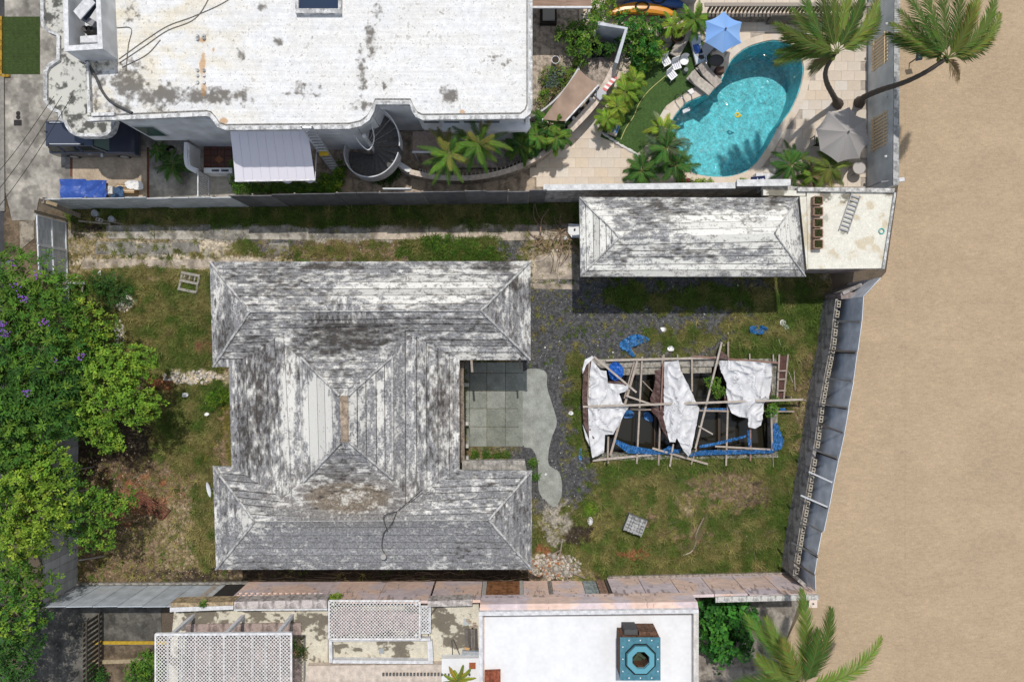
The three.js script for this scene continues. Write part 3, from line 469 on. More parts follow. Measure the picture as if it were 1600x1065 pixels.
{ const a = P(1338, 304, 3.66), b = P(1318, 362, 3.66), l = thing('ladder', 'grey aluminium ladder lying flat on the cream annex roof', 'ladder', V((a.x + b.x) / 2, 3.6, (a.z + b.z) / 2)); ladder(l, a, b, 0.5, 9, mat(lin(0.3, 0.3, 0.3), { rough: 0.5, metal: 0.3 })); }
{ const p = P(1378, 361, 3.63); solo('hose_ring', new THREE.TorusGeometry(0.14, 0.03, 8, 20).rotateX(Math.PI / 2).translate(p.x, 3.635, p.z), mat(lin(0.1, 0.4, 0.38)), 'small teal ring lying near the seaward edge of the annex roof', 'ring'); }
// ---------- boundary fences and walls ----------
const zincM = [0, 1, 2].map((i) => mat(lin(0.66 + 0.04 * i, 0.69 + 0.04 * i, 0.72 + 0.04 * i), { map: G.streak, size: 1.6, sy: 5, rough: 0.6 }));
const plyM = [0, 1, 2, 3].map((i) => mat(lin(0.17 + 0.035 * i, 0.17 + 0.034 * i, 0.175 + 0.033 * i), { map: G.streak, size: 1.3, sy: 4, rough: 0.9 }));
const oldWoodM = mat(lin(0.34, 0.29, 0.23), { map: G.streak, size: 1.2, sy: 3 }), paleWoodM = mat(lin(0.5, 0.43, 0.35), { map: G.streak, size: 1, sy: 3 }), darkWoodM = mat(lin(0.13, 0.11, 0.095), { map: G.streak, size: 1, sy: 3 });
// upright panel between two ground points
const upright = (x0, y0, x1, y1, h0, h1, t = 0.04) => { const a = P(x0, y0), b = P(x1, y1); return wallRun([[a.x, a.z], [b.x, b.z]], t, h0, h1); };
{
  const f = thing('panel_fence', 'tall patchwork fence of grey metal and dark plywood sheets along the drive', 'fence', P(500, 320));
  const N = 24; for (let i = 0; i < N; i++) {
    const x0 = 112 + i * 31, x1 = x0 + 30.6, y = lerp(326, 317, i / N), light = x1 < 405, h = light ? lerp(2.85, 2.75, i / 9) : lerp(3.1, 3.4, (i - 9) / 6 > 1 ? 1 : (i - 9) / 6);
    if (x0 > 848) break; const dy = rr(-0.8, 0.8);
    part('panel', upright(x0, y + dy, Math.min(850, x1), y - 0.4 + dy, 0, h + rr(-0.05, 0.08)), light ? zincM[i % 3] : plyM[Math.floor(rnd() * 3)], f);
    if (i % 2 === 0) part('post', upright(x0, y - 2.6, x0 + 2.2, y - 2.6, 0, h - 0.2, 0.08), oldWoodM, f);
  }
  part('top_strip', upright(615, 314.5, 655, 314.5, 3.1, 3.5, 0.05), mat(lin(0.66, 0.66, 0.64)), f, 'white strip of board along the fence top');
}
{
  const w = thing('boundary_wall', 'white plastered boundary wall between the pool garden and the outbuilding', 'wall', P(1010, 314)), m = mat(lin(0.62, 0.6, 0.57), { map: G.blotch, size: 2 }), m2 = mat(lin(0.74, 0.74, 0.73), { map: G.mottle, size: 2 });
  part('wall', upright(846, 313, 1120, 310, 0, 3.3, 0.25), m, w); part('coping', upright(845, 312.6, 1120.5, 309.6, 3.3, 3.4, 0.33), m2, w);
  part('wall', upright(1121, 308, 1196, 307, 0, 3.55, 0.25), m, w); part('coping', upright(1120.6, 307.6, 1197, 306.8, 3.55, 3.66, 0.36), m2, w);
}
// metal gate on the street side
{
  const g = thing('metal_gate', 'grey sheet metal double gate at the street end of the drive', 'gate', P(102, 392)), fr = mat(lin(0.62, 0.64, 0.66), { rough: 0.5 });
  const ys = [347, 391, 438];
  for (let k = 0; k < 2; k++) {
    const leaf = part('leaf', upright(103 + k * 1.5, ys[k] + 0.5, 104.5 + k * 2, ys[k + 1] - 0.5, 0.1, 2.6, 0.03), zincM[k], g);
    for (const h of [0.1, 1.32, 2.55]) part('rail', upright(104.3 + k * 1.5, ys[k], 105.8 + k * 2, ys[k + 1] - 0.6, h, h + 0.09, 0.06), fr, leaf);
    for (const y of [ys[k] + 1, ys[k + 1] - 1.6]) part('stile', upright(105.2 + k * 2, y, 105.2 + k * 2, y + 1.6, 0.05, 2.66, 0.07), fr, leaf);
  }
  part('post', upright(104, 342, 104, 345.5, 0, 2.9, 0.12), oldWoodM, g); part('post', upright(107, 439, 107, 443, 0, 2.9, 0.12), oldWoodM, g);
}
{
  const t = thing('timber_post', 'splintered old timber beam leaning across the gate corner', 'timber', P(100, 330));
  part('beam', bar(P(66, 314, 2.9), P(124, 337, 0.3), 0.25, 0.14), oldWoodM, t); part('split_end', bar(P(72, 315, 3.0), P(88, 320, 2.6), 0.2, 0.1), mat(lin(0.55, 0.42, 0.26), { map: G.streak, size: 0.6 }), t); part('board', bar(P(60, 311, 2.95), P(80, 317, 2.75), 0.12, 0.05), darkWoodM, t);
}
// low timber frame and hatch beside the gate
{
  const t = thing('timber_hatch_box', 'low frame of pale boards and a grey lid beside the gate', 'frame', P(112, 455));
  part('board', bar(P(80, 440, 0.6), P(132, 442, 0.6), 0.14, 0.06), mat(lin(0.5, 0.5, 0.48), { map: G.streak, size: 1 }), t); part('board', bar(P(129, 442, 0.5), P(127, 472, 0.5), 0.1, 0.06), paleWoodM, t); part('board', bar(P(100, 476, 0.5), P(122, 474, 0.5), 0.1, 0.06), mat(lin(0.55, 0.55, 0.52)), t);
  part('board', bar(P(104, 428, 0.7), P(106, 440, 0.65), 0.09, 0.06), paleWoodM, t); part('board', bar(P(107, 438, 0.65), P(124, 431, 0.5), 0.09, 0.05), paleWoodM, t);
  part('lid', slab([[84, 444], [107, 446], [108, 474], [95, 476], [84, 470]], 0.45, 0.5), mat(lin(0.34, 0.35, 0.34), { map: G.blotch, size: 1 }), t);
  for (const [x, y] of [[86, 442], [128, 444], [127, 470], [102, 474], [105, 430]]) { const p = P(x, y); part('leg', box(p.x - 0.04, p.x + 0.04, 0, 0.6, p.z - 0.04, p.z + 0.04), darkWoodM, t); }
}
// grey board fence at the west, with raking props
{
  const f = thing('board_fence', 'weathered grey board fence under the trees with raking props', 'fence', P(122, 800)), m = [0, 1, 2].map((i) => mat(lin(0.5 + 0.05 * i, 0.5 + 0.05 * i, 0.51 + 0.05 * i), { map: G.streak, size: 3, sy: 1.4 }));
  for (let i = 0; i < 16; i++) { const y0 = 682 + i * 14.5; part('board', upright(121 + rr(-0.3, 0.3), y0, 121 + rr(-0.3, 0.3), y0 + 14, 0, 3.05 + rr(-0.06, 0.06), 0.035), m[Math.floor(rnd() * 3)], f); }
  for (const [y, l] of [[733, 24], [767, 36], [800, 20], [875, 42]]) part('prop', bar(P(122, y, 1.6), P(122 + l, y - l * 0.16, 0.02), 0.08, 0.06), mat(lin(0.36, 0.34, 0.31), { map: G.streak, size: 1 }), f);
  part('rail', upright(119.5, 682, 119.5, 914, 2.4, 2.5, 0.06), darkWoodM, f);
}
// pale metal fence along the south-west
{
  const f = thing('metal_fence', 'pale blue-grey flat metal fence south of the leaf-strewn yard', 'fence', P(240, 914)), m = [0, 1].map((i) => mat(lin(0.56 + 0.05 * i, 0.61 + 0.05 * i, 0.66 + 0.05 * i), { map: G.sheet, size: 2, rough: 0.55 }));
  const xs = [122, 158, 196, 232, 268, 302, 333]; for (let i = 0; i < 6; i++) part('panel', upright(xs[i], 915 + rr(-0.3, 0.3), xs[i + 1] - 0.4, 914.5, 0, 3.25 + rr(-0.04, 0.04)), m[i % 2], f);
  part('panel', upright(333, 914, 342, 914, 0, 3.2), mat(lin(0.55, 0.48, 0.42), { map: G.mottle, size: 1 }), f); part('panel', upright(342.5, 914, 353, 914, 0, 3.2), mat(lin(0.62, 0.63, 0.64), { map: G.sheet, size: 1 }), f);
  part('panel', upright(353.5, 913, 387, 912.6, 0, 3.1), mat(lin(0.055, 0.05, 0.048), { map: G.streak, size: 2, sy: 0.6 }), f, 'black tarred sheet at the end of the metal fence');
  part('curb', upright(122, 911, 388, 909.5, 0, 0.18, 0.12), mat(lin(0.4, 0.38, 0.34), { map: G.blotch, size: 1 }), f);
}
// pink wall along the south, panel by panel
const pinkTex = tex(1024, 256, (u, v, o) => {
  const a = fbm(u * 14, v * 5, 5, 14), b = fbm(u * 60, v * 20, 4, 60), d = fbm(u * 90 + 7, v * 6, 4, 90); const lil = sstep(0.5, 0.6, fbm(u * 7 + 3, v * 2, 3, 7)), drip = sstep(0.66, 0.78, d + 0.25 * (v - 0.5));
  const t = 0.9 + 0.16 * (b - 0.5) + 0.12 * (a - 0.5); o[0] = lerp(242, 226, lil) * t; o[1] = lerp(212, 210, lil) * t; o[2] = lerp(196, 212, lil) * t; o[0] = lerp(o[0], 110, drip * 0.5); o[1] = lerp(o[1], 98, drip * 0.5); o[2] = lerp(o[2], 96, drip * 0.5);
});
const pinkM = [0, 1, 2].map((i) => new THREE.MeshStandardMaterial({ map: scaled(pinkTex, 11 + i * 3, 3.4), color: lin(1 - 0.04 * i, 0.98 - 0.03 * i, 0.96 - 0.01 * i), roughness: 0.9, side: THREE.DoubleSide, bumpMap: scaled(G.bumpy, 2), bumpScale: 0.01 }));
{
  const w = thing('pink_wall', 'long patched pink plaster wall along the south side of the plot', 'wall', P(820, 908));
  const pane = (x0, x1, y, h, m, name = 'panel', label, t = 0.16) => part(name, upright(x0, y, x1, y, 0, h, t), m, w, label);
  { // pierced panel: three rows of small slots
    const a = P(388, 911), b = P(525, 911), L = b.x - a.x, s = new THREE.Shape([[0, 0], [L, 0], [L, 3], [0, 3]].map((q) => new THREE.Vector2(...q)));
    for (let i = 0; i < 15; i++) for (let j = 0; j < 3; j++) { const x = 0.12 + i * (L - 0.3) / 15, y = 1.75 + j * 0.34; s.holes.push(new THREE.Path([[x, y], [x + 0.2, y], [x + 0.2, y + 0.24], [x, y + 0.24]].map((q) => new THREE.Vector2(...q)))); }
    part('pierced_panel', new THREE.ExtrudeGeometry(s, { depth: 0.22, bevelEnabled: false }).translate(a.x, 0, a.z - 0.08), pinkM[0], w, 'pink panel pierced by three rows of small slots');
    part('backing', upright(388, 921.5, 525, 921.5, 0, 2.9, 0.1), mat(lin(0.2, 0.12, 0.08), { map: G.mottle, size: 1 }), w);
  }
  pane(525.6, 604, 910.5, 3, pinkM[0]); pane(604.6, 679, 910.2, 3.02, pinkM[1]); pane(682, 754, 910, 2.95, pinkM[0]);
  const postM = mat(lin(0.6, 0.58, 0.54), { map: G.mottle, size: 0.8 });
  pane(755, 761, 909.6, 3.05, postM, 'post', null, 0.22); pane(761.6, 811, 909.8, 2.92, mat(lin(0.4, 0.185, 0.085), { map: G.blotch, size: 1.5 }), 'panel', 'rust-brown painted panel'); pane(811.6, 817, 909.6, 3.02, postM, 'post', null, 0.22);
  pane(817.6, 855, 909.6, 2.95, pinkM[0]); pane(855.6, 861, 909.6, 3, mat(lin(0.36, 0.33, 0.3), { map: G.blotch, size: 0.7 }), 'post', null, 0.2); pane(861.6, 909, 909.2, 2.9, pinkM[0]);
  pane(909.6, 930, 908.8, 2.8, mat(lin(0.44, 0.5, 0.49), { map: G.blotch, size: 1 }), 'panel', 'pale mint painted patch'); pane(930.6, 943, 907, 2.7, mat(lin(0.44, 0.28, 0.2), { map: G.blotch, size: 0.6 }), 'panel', 'broken panel showing brick');
  pane(944, 947, 907, 2.95, darkWoodM, 'post', null, 0.2);
  for (let i = 0; i < 6; i++) part('panel', upright(948 + i * 48.5, 904 - i * 1.1, 995.6 + i * 48.5, 902.9 - i * 1.1, 0, 3.05 + (i > 3 ? 0.25 : 0), 0.16), pinkM[(i + 1) % 3], w);
  part('coping', upright(1092, 903.4, 1240, 899.6, 3.3, 3.4, 0.3), mat(lin(0.66, 0.64, 0.6), { map: G.blotch, size: 0.8 }), w); part('footing', upright(950, 901, 1236, 894.5, 0, 0.25, 0.2), mat(lin(0.42, 0.36, 0.31), { map: G.blotch, size: 1 }), w);
}
// ---------- sea side: block wall, and the metal hoarding outside it ----------
{
  const line = [[1287, 470], [1283, 500], [1279, 540], [1270, 585], [1262, 630], [1256, 680], [1249, 720], [1241, 770], [1232, 820], [1225, 865], [1223, 884]].map(([x, y]) => { const t = P(x, y, 0); return t; });
  const w = thing('block_wall', 'grey plastered block wall with open cells along its broken top, facing the sand', 'wall', P(1255, 680));
  const faceM = [0, 1].map((i) => mat(lin(0.42 + 0.05 * i, 0.39 + 0.04 * i, 0.37 + 0.03 * i), { map: G.blotch, size: 2 })), cellM = mat(lin(0.58, 0.52, 0.42), { map: G.mottle, size: 0.5 });
  for (let i = 0; i + 1 < line.length; i++) { const a = line[i], b = line[i + 1]; part('wall_section', wallRun([[a.x, a.z], [b.x, b.z]], 0.2, 0, 1.75), faceM[i % 2], w); }
  // top course: hollow blocks, each with two cells
  const cell = (() => { const s = new THREE.Shape([[-0.19, -0.1], [0.19, -0.1], [0.19, 0.1], [-0.19, 0.1]].map((q) => new THREE.Vector2(...q))); for (const c of [-0.09, 0.09]) s.holes.push(new THREE.Path([[c - 0.06, -0.065], [c + 0.06, -0.065], [c + 0.06, 0.065], [c - 0.06, 0.065]].map((q) => new THREE.Vector2(...q)))); return dress(new THREE.ExtrudeGeometry(s, { depth: 0.2, bevelEnabled: false }).rotateX(-Math.PI / 2)); })();
  for (let i = 0; i + 1 < line.length; i++) { const a = line[i], b = line[i + 1], L = a.distanceTo(b), n = Math.floor(L / 0.4), ry = -Math.atan2(b.z - a.z, b.x - a.x); for (let j = 0; j < n; j++) { if (rnd() < 0.1) continue; const p = a.clone().lerp(b, (j + 0.5) / n); piece('hollow_block', cell, cellM, w, p.x + 0.04, 1.75, p.z, ry); } }
  // return at the annex, south corner curl
  part('wall_section', upright(1290, 462, 1318, 449, 0, 2.2, 0.2), faceM[0], w); part('wall_section', upright(1223, 884.5, 1242, 902, 0, 2.3, 0.2), faceM[1], w); part('wall_section', upright(1288, 466, 1316, 464, 0, 2.1, 0.35), mat(lin(0.33, 0.27, 0.25), { map: G.mottle, size: 1 }), w);
  const hoard = thing('metal_hoarding', 'blue-grey sheet metal hoarding standing against the sand', 'fence', P(1275, 680)), hm = [0, 1, 2].map((i) => mat(lin(0.72 + 0.04 * i, 0.76 + 0.04 * i, 0.81 + 0.04 * i), { map: G.sheet, size: 1.6, rough: 0.55 }));
  const hl = [[1322, 442], [1297, 470], [1295, 505], [1289, 548], [1283, 590], [1276, 628], [1270, 664], [1262, 700], [1255, 735], [1248, 770], [1240, 806], [1234, 840], [1230, 868], [1231, 892]];
  const top = (i) => 3.55 - (i > 9 ? 0.2 : 0);
  for (let i = 0; i + 1 < hl.length; i++) { const [x0, y0] = hl[i], [x1, y1] = hl[i + 1]; part('sheet', upright(x0 + 5, y0, x1 + 5 + rr(-0.5, 0.5), y1 - 0.4, 0, top(i) + rr(-0.05, 0.05), 0.03), hm[i % 3], hoard); }
  const props = hl.slice(2, 13); props.forEach(([x, y], i) => { const white = i === 6 || i === 7, m = white ? mat(lin(0.66, 0.67, 0.68)) : i % 3 === 1 ? darkWoodM : mat(lin(0.17, 0.17, 0.165), { map: G.streak, size: 1 }); part('brace', bar(P(x + 4, y, 0).setY(3.4), P(x - 13 - (i % 2) * 5, y - (i > 3 ? 8 : 2), 0).setY(2.0), 0.09, 0.07), m, hoard); if (i % 2) part('brace', bar(P(x + 3.4, y + 2, 0).setY(3.45), P(x + 3.4, y + 2, 0).setY(0.1), 0.08, 0.08), darkWoodM, hoard); });
}
{ const p = P(1270, 942, 1.2), b = thing('corner_pillar', 'small square pink pillar at the corner of wall and sand', 'pillar', V(p.x, 0, p.z)); part('shaft', box(p.x - 0.2, p.x + 0.2, 0, 1.2, p.z - 0.2, p.z + 0.2), pinkM[0], b); part('cap', box(p.x - 0.24, p.x + 0.24, 1.2, 1.28, p.z - 0.24, p.z + 0.24), mat(lin(0.66, 0.56, 0.49)), b); part('bolt', new THREE.CylinderGeometry(0.05, 0.05, 0.06, 8).translate(p.x, 1.31, p.z), darkWoodM, b); }
// ---------- the neighbour's house to the south ----------
const creamMap = tex(1024, 512, (u, v, o) => {
  const X = 240 + u * 520, Y = 935 + v * 200, f = fbm(X * 0.04, Y * 0.06, 5), g = fbm(X * 0.2 + 9, Y * 0.2, 4), fine = vn(X * 1.5, Y * 1.5);
  const s = sstep(0.5, 0.68, f + 0.45 * (g - 0.5) + (Y < 985 && X < 520 ? 0.06 : 0) + 0.5 * clamp(1 - Math.hypot((X - 690) / 26, (Y - 968) / 26))), t = 0.95 + 0.14 * (fine - 0.5) + 0.16 * (g - 0.5);
  o[0] = lerp(222, 112, s * 0.9) * t; o[1] = lerp(214, 104, s * 0.9) * t; o[2] = lerp(194, 90, s * 0.9) * t;
});
{ const a = P(240, 935, 2.6), b = P(760, 1135, 2.6); laid(creamMap, a.x, a.z, b.x - a.x, b.z - a.z); }
const creamM = new THREE.MeshStandardMaterial({ map: creamMap, color: lin(0.86, 0.86, 0.85), roughness: 0.9, side: THREE.DoubleSide, bumpMap: scaled(G.bumpy, 2), bumpScale: 0.01 });
const whiteM = mat(lin(0.74, 0.74, 0.74), { map: G.clean, size: 5, rough: 0.75 }), whiteTrimM = mat(lin(0.78, 0.78, 0.79), { map: G.mottle, size: 1.5, rough: 0.7 });
const latM = mat(lin(0.82, 0.8, 0.78), { map: G.mottle, size: 1.2 });
function lattice(px, h, gap, w, parent, m, name = 'lattice_panel', label) {
  const q = XZ(px, h), xs = q.map((p) => p[0]), zs = q.map((p) => p[1]), x0 = Math.min(...xs), x1 = Math.max(...xs), z0 = Math.min(...zs), z1 = Math.max(...zs), D = z1 - z0, gs = [];
  for (let k = 0; k < 2; k++) for (let c = x0 - D; c < x1; c += gap) { // strips at 45 degrees
    let a = [c, k ? z1 : z0], b = [c + D, k ? z0 : z1]; let ta = 0, tb = 1; if (a[0] < x0) ta = (x0 - a[0]) / D; if (b[0] > x1) tb = (x1 - a[0]) / D; if (tb - ta < 0.02) continue;
    const A = [lerp(a[0], b[0], ta), lerp(a[1], b[1], ta)], B = [lerp(a[0], b[0], tb), lerp(a[1], b[1], tb)]; gs.push(bar(V(A[0], h + k * 0.018, A[1]), V(B[0], h + k * 0.018, B[1]), w, 0.016));
  }
  const o = part(name, gs, m, parent, label); o.userData.kind = 'stuff';
  const c = [[x0, z0], [x1, z0], [x1, z1], [x0, z1]]; for (let i = 0; i < 4; i++) { const a = c[i], b = c[(i + 1) % 4]; part('lattice_edge', bar(V(a[0], h + 0.01, a[1]), V(b[0], h + 0.01, b[1]), 0.09, 0.07), m, parent); }
}
{
  const b = thing('pergola_house', 'low flat-roofed house with cream stained terrace behind the pink wall', 'house', P(480, 990)), tanM = mat(lin(0.55, 0.42, 0.26), { map: G.blotch, size: 1.4 });
  part('terrace', slab([[272, 949], [512, 946], [512, 1180], [250, 1180]], 0, 2.6), creamM, b); part('terrace', slab([[513, 948], [748, 944], [748, 1180], [513, 1180]], 0, 2.55), creamM, b);
  part('parapet', slab([[265, 949], [364, 946], [364, 952], [265, 956]], 2.4, 3.3), whiteTrimM, b); part('parapet', slab([[266, 942], [364, 940], [364, 945.6], [266, 948.6]], 2.4, 3.3), tanM, b, 'tan weathered capping'); part('parapet', slab([[365, 940], [511, 936], [511, 950], [365, 951]], 2.4, 3.25), mat(lin(0.6, 0.54, 0.51), { map: G.blotch, size: 1.5 }), b);
  part('parapet', slab([[365, 951.4], [511, 950.4], [511, 953], [365, 954]], 2.4, 3.15), whiteTrimM, b);
  part('parapet', slab([[512, 940], [516, 940], [519, 1035], [514, 1035]], 2.3, 2.95), whiteTrimM, b); part('parapet', slab([[516.5, 998], [672, 997], [672, 1001], [516.5, 1002]], 2.3, 2.9), whiteTrimM, b); part('parapet', slab([[668, 1001.5], [675, 1001.5], [677, 1032], [669, 1032]], 2.3, 2.9), whiteTrimM, b);
  part('parapet', slab([[519.5, 1031], [676, 1032.5], [676, 1037], [519.5, 1036]], 2.3, 2.95), whiteTrimM, b); part('parapet', slab([[668, 939], [738, 936], [738, 946], [668, 948]], 2.4, 3.2), mat(lin(0.66, 0.6, 0.56), { map: G.blotch, size: 1.4 }), b);
  part('ledge', slab([[480, 1040], [690, 1038], [700, 1100], [470, 1100]], 2.3, 3.0), mat(lin(0.68, 0.58, 0.49), { map: G.mottle, size: 2 }), b); part('ledge', slab([[690, 1029], [750, 1028], [752, 1120], [690, 1120]], 2.3, 3.1), whiteM, b);
  for (let i = 0; i < 26; i++) part('dentil', slab([[597 + i * 5.4, 1052], [600 + i * 5.4, 1052], [600 + i * 5.4, 1056], [597 + i * 5.4, 1056]], 3.0, 3.12), mat(lin(0.1, 0.1, 0.1)), b);
  part('hatch', slab([[733, 1036], [743, 1036], [743, 1045], [733, 1045]], 3.1, 3.2, null, 0.01), mat(lin(0.42, 0.13, 0.06), { map: G.mottle, size: 0.4 }), b, 'small square rust-red hatch'); part('roof_drain', slab([[592, 1013], [600, 1013], [600, 1021], [592, 1021]], 2.5, 2.6), mat(lin(0.3, 0.32, 0.33)), b);
  part('vent_plate', slab([[724, 967], [733, 967], [733, 976], [724, 976]], 2.5, 2.62), mat(lin(0.4, 0.43, 0.43)), b);
  part('roof_curb', slab([[690, 1005], [708, 990], [722, 1028], [719, 1030]].slice(0, 3), 2.5, 2.57), creamM, b);
  for (const l of [[[708, 998], [714, 1012], [720, 1028]], [[706, 1000], [705, 1028], [690, 1029]], [[690, 940], [674, 960], [668, 985], [672, 1000]]]) part('cable', tube(l.map(([x, y]) => P(x, y, 2.6)), 0.025, 4), mat(lin(0.07, 0.07, 0.07)), b);
}
{ // brown patched board leaning by the white roof
  const o = thing('plank_stack', 'stack of dark weathered planks leaning beside the white flat roof', 'planks', P(737, 998, 2.55)); for (let i = 0; i < 4; i++) part('plank', bar(P(728 + i * 5.2, 982, 2.62 + 0.02 * i), P(729 + i * 5.2, 1012 + (i % 2) * 3, 2.62 + 0.02 * i), 0.17, 0.04), i % 2 ? darkWoodM : mat(lin(0.2, 0.18, 0.16), { map: G.streak, size: 1 }), o);
  part('brick', slab([[726, 1011], [734, 1012], [733, 1016], [726, 1015]], 2.55, 2.7), mat(lin(0.5, 0.3, 0.14)), o); part('grey_board', slab([[722, 1017], [748, 1018], [748, 1028], [720, 1028]], 2.56, 2.75), mat(lin(0.45, 0.48, 0.5), { map: G.mottle, size: 1 }), o);
  for (let i = 0; i < 6; i++) { const p = P(rr(730, 746), rr(968, 982), 2.6); part('brick', box(p.x - 0.1, p.x + 0.1, 2.55, 2.68, p.z - 0.05, p.z + 0.05), mat(lin(0.36, 0.29, 0.22)), o); }
}
{
  const g = thing('lattice_pergola', 'white lattice pergola roof on slender white posts above the terrace', 'pergola', P(350, 1030, 2.6)); const h = 5.2;
  lattice([[243, 992], [455, 990], [455, 1100], [243, 1100]], h, 0.19, 0.037, g, latM);
  for (const [x, y] of [[266, 993], [350, 993], [432, 992]]) { const p = P(x, y, h); part('post', box(p.x - 0.09, p.x + 0.09, 2.6, h, p.z - 0.09, p.z + 0.09), whiteTrimM, g); }
  for (let i = 0; i < 9; i++) { const x = 262 + i * 22; part('rafter', bar(P(x, 992, h - 0.08), P(x, 1098, h - 0.08), 0.05, 0.1), whiteTrimM, g); }
  part('beam', bar(P(243, 990.5, h - 0.02), P(456, 989, h - 0.02), 0.12, 0.16), whiteTrimM, g);
  const f = thing('brown_mat', 'brown dusty shade cloth spread under the white lattice pergola', 'shade cloth', P(360, 1040, 2.6)); part('cloth', slab([[290, 975], [470, 973], [470, 1100], [285, 1100]], 2.61, 2.68), mat(lin(0.4, 0.31, 0.27), { map: G.blotch, size: 1.5 }), f);
  const r = thing('lattice_rack', 'white lattice panels with a brown patched cover lying on the cream roof', 'lattice', P(585, 968, 2.55)); const h2 = 3.15;
  lattice([[514, 940], [656, 938], [656, 998], [514, 998]], h2, 0.19, 0.034, r, latM); part('cover', cloth(smooth(XZ([[517, 962], [530, 952], [556, 948], [574, 956], [592, 953], [640, 958], [654, 962], [654, 986], [612, 984], [588, 992], [552, 990], [520, 994]], h2), 40, true), (x, z) => h2 - 0.1 + 0.06 * fbm(x * 3 + 50, z * 3 + 50, 3), 0.2), mat(lin(0.42, 0.31, 0.29), { map: G.blotch, size: 1.2 }), r);
  for (const [x, y] of [[520, 944], [650, 944], [520, 992], [650, 992]]) { const p = P(x, y, h2); part('leg', box(p.x - 0.05, p.x + 0.05, 2.5, h2, p.z - 0.05, p.z + 0.05), whiteTrimM, r); }
  const s = thing('lattice_offcut', 'small white lattice panel leaning at the end of the lattice rack', 'lattice', P(663, 970, 2.55)); lattice([[656.8, 947], [672, 947], [672, 988], [656.8, 988]], 2.95, 0.19, 0.05, s, whiteTrimM); { const p = P(664, 968, 2.9); part('leg', box(p.x - 0.05, p.x + 0.05, 2.5, 2.95, p.z - 0.05, p.z + 0.05), whiteTrimM, s); }
}
{
  const b = thing('white_roof_house', 'house with a clean white flat roof and low parapet south of the pink wall', 'house', P(920, 1000)), h = 4.6;
  part('wall', slab([[752, 953], [1088, 950], [1088, 1200], [752, 1200]], 0, 4.0), pinkM[1], b);
  part('roof', slab([[757, 964], [1085, 961], [1085, 1200], [757, 1200]], 4.0, 4.2), whiteM, b);
  part('facade', slab([[750, 944], [1090, 940], [1092, 954], [749, 957.6]], 3.0, 4.35), pinkM[1], b, 'lilac pink strip of wall under the parapet');
  part('parapet', slab([[748, 955.8], [1092, 952], [1092, 958], [748, 962]], 4.0, h), whiteTrimM, b); part('parapet', slab([[748, 962.4], [754, 962.4], [755, 1200], [749, 1200]], 4.0, h - 0.01), whiteTrimM, b); part('parapet', slab([[1084, 958.4], [1092, 958.4], [1092, 1200], [1084, 1200]], 4.0, h - 0.01), mat(lin(0.72, 0.68, 0.63), { map: G.mottle, size: 2 }), b);
  part('hatch', slab([[757, 1050], [782, 1049], [782, 1100], [757, 1100]], 4.1, 4.5, null, 0.02), mat(lin(0.36, 0.11, 0.06), { map: G.blotch, size: 1 }), b, 'rust-red metal hatch cover');
}
{ // cooling unit
  const a = P(970, 997, 5.55), c = P(1032, 1063, 5.55), o = thing('cooling_unit', 'teal square rooftop cooling unit with an octagonal fan ring', 'cooling unit', V((a.x + c.x) / 2, 4.2, (a.z + c.z) / 2));
  const tealM = mat(lin(0.075, 0.24, 0.31), { map: G.mottle, size: 1, rough: 0.5 }), rustM = mat(lin(0.2, 0.11, 0.07), { map: G.blotch, size: 0.8 }), cx = (a.x + c.x) / 2, cz = (a.z + c.z) / 2, w = (c.x - a.x) / 2, d = (c.z - a.z) / 2;
  const oct = (r) => [...Array(8)].map((_, i) => [cx + r * Math.cos((i + 0.5) * Math.PI / 4), cz + r * Math.sin((i + 0.5) * Math.PI / 4)]);
  part('cabinet', prism([[a.x, a.z], [c.x, a.z], [c.x, c.z], [a.x, c.z]], 4.2, 5.45, [oct(0.5)]), rustM, o); part('top_plate', prism([[a.x - 0.02, a.z - 0.02], [c.x + 0.02, a.z - 0.02], [c.x + 0.02, c.z + 0.02], [a.x - 0.02, c.z + 0.02]], 5.45, 5.5, [oct(0.52)]), tealM, o);
  part('fan_ring', prism(oct(0.86), 5.5, 5.56, [oct(0.8)]), mat(lin(0.015, 0.02, 0.02)), o); part('fan_ring', prism(oct(0.76), 5.5, 5.66, [oct(0.5)], 0.02), mat(lin(0.1, 0.3, 0.37), { rough: 0.45 }), o); part('well', prism(oct(0.48), 4.6, 4.7), mat(lin(0.05, 0.07, 0.04)), o);
  for (let i = 0; i < 4; i++) part('fan_blade', bar(V(cx, 4.95, cz), V(cx + 0.45 * Math.cos(i * 1.57 + 0.6), 4.9, cz + 0.45 * Math.sin(i * 1.57 + 0.6)), 0.14, 0.015), mat(lin(0.06, 0.08, 0.05)), o);
  for (let i = 0; i < 12; i++) { const t = i / 12 * 6.28, p = V(cx + (w - 0.12) * clamp(1.3 * Math.cos(t), -1, 1), 5.51, cz + (d - 0.12) * clamp(1.3 * Math.sin(t), -1, 1)); part('bolt', new THREE.CylinderGeometry(0.035, 0.035, 0.03, 6).translate(p.x, p.y, p.z), mat(lin(0.7, 0.72, 0.72)), o); }
  part('side_box', box(a.x + 0.25, a.x + 0.95, 4.2, 5.2, a.z - 0.3, a.z - 0.03), mat(lin(0.12, 0.12, 0.12), { map: G.grit, size: 0.4 }), o); part('side_box', box(a.x + 1.0, c.x - 0.1, 4.2, 5.3, a.z - 0.22, a.z - 0.03), rustM, o);
}
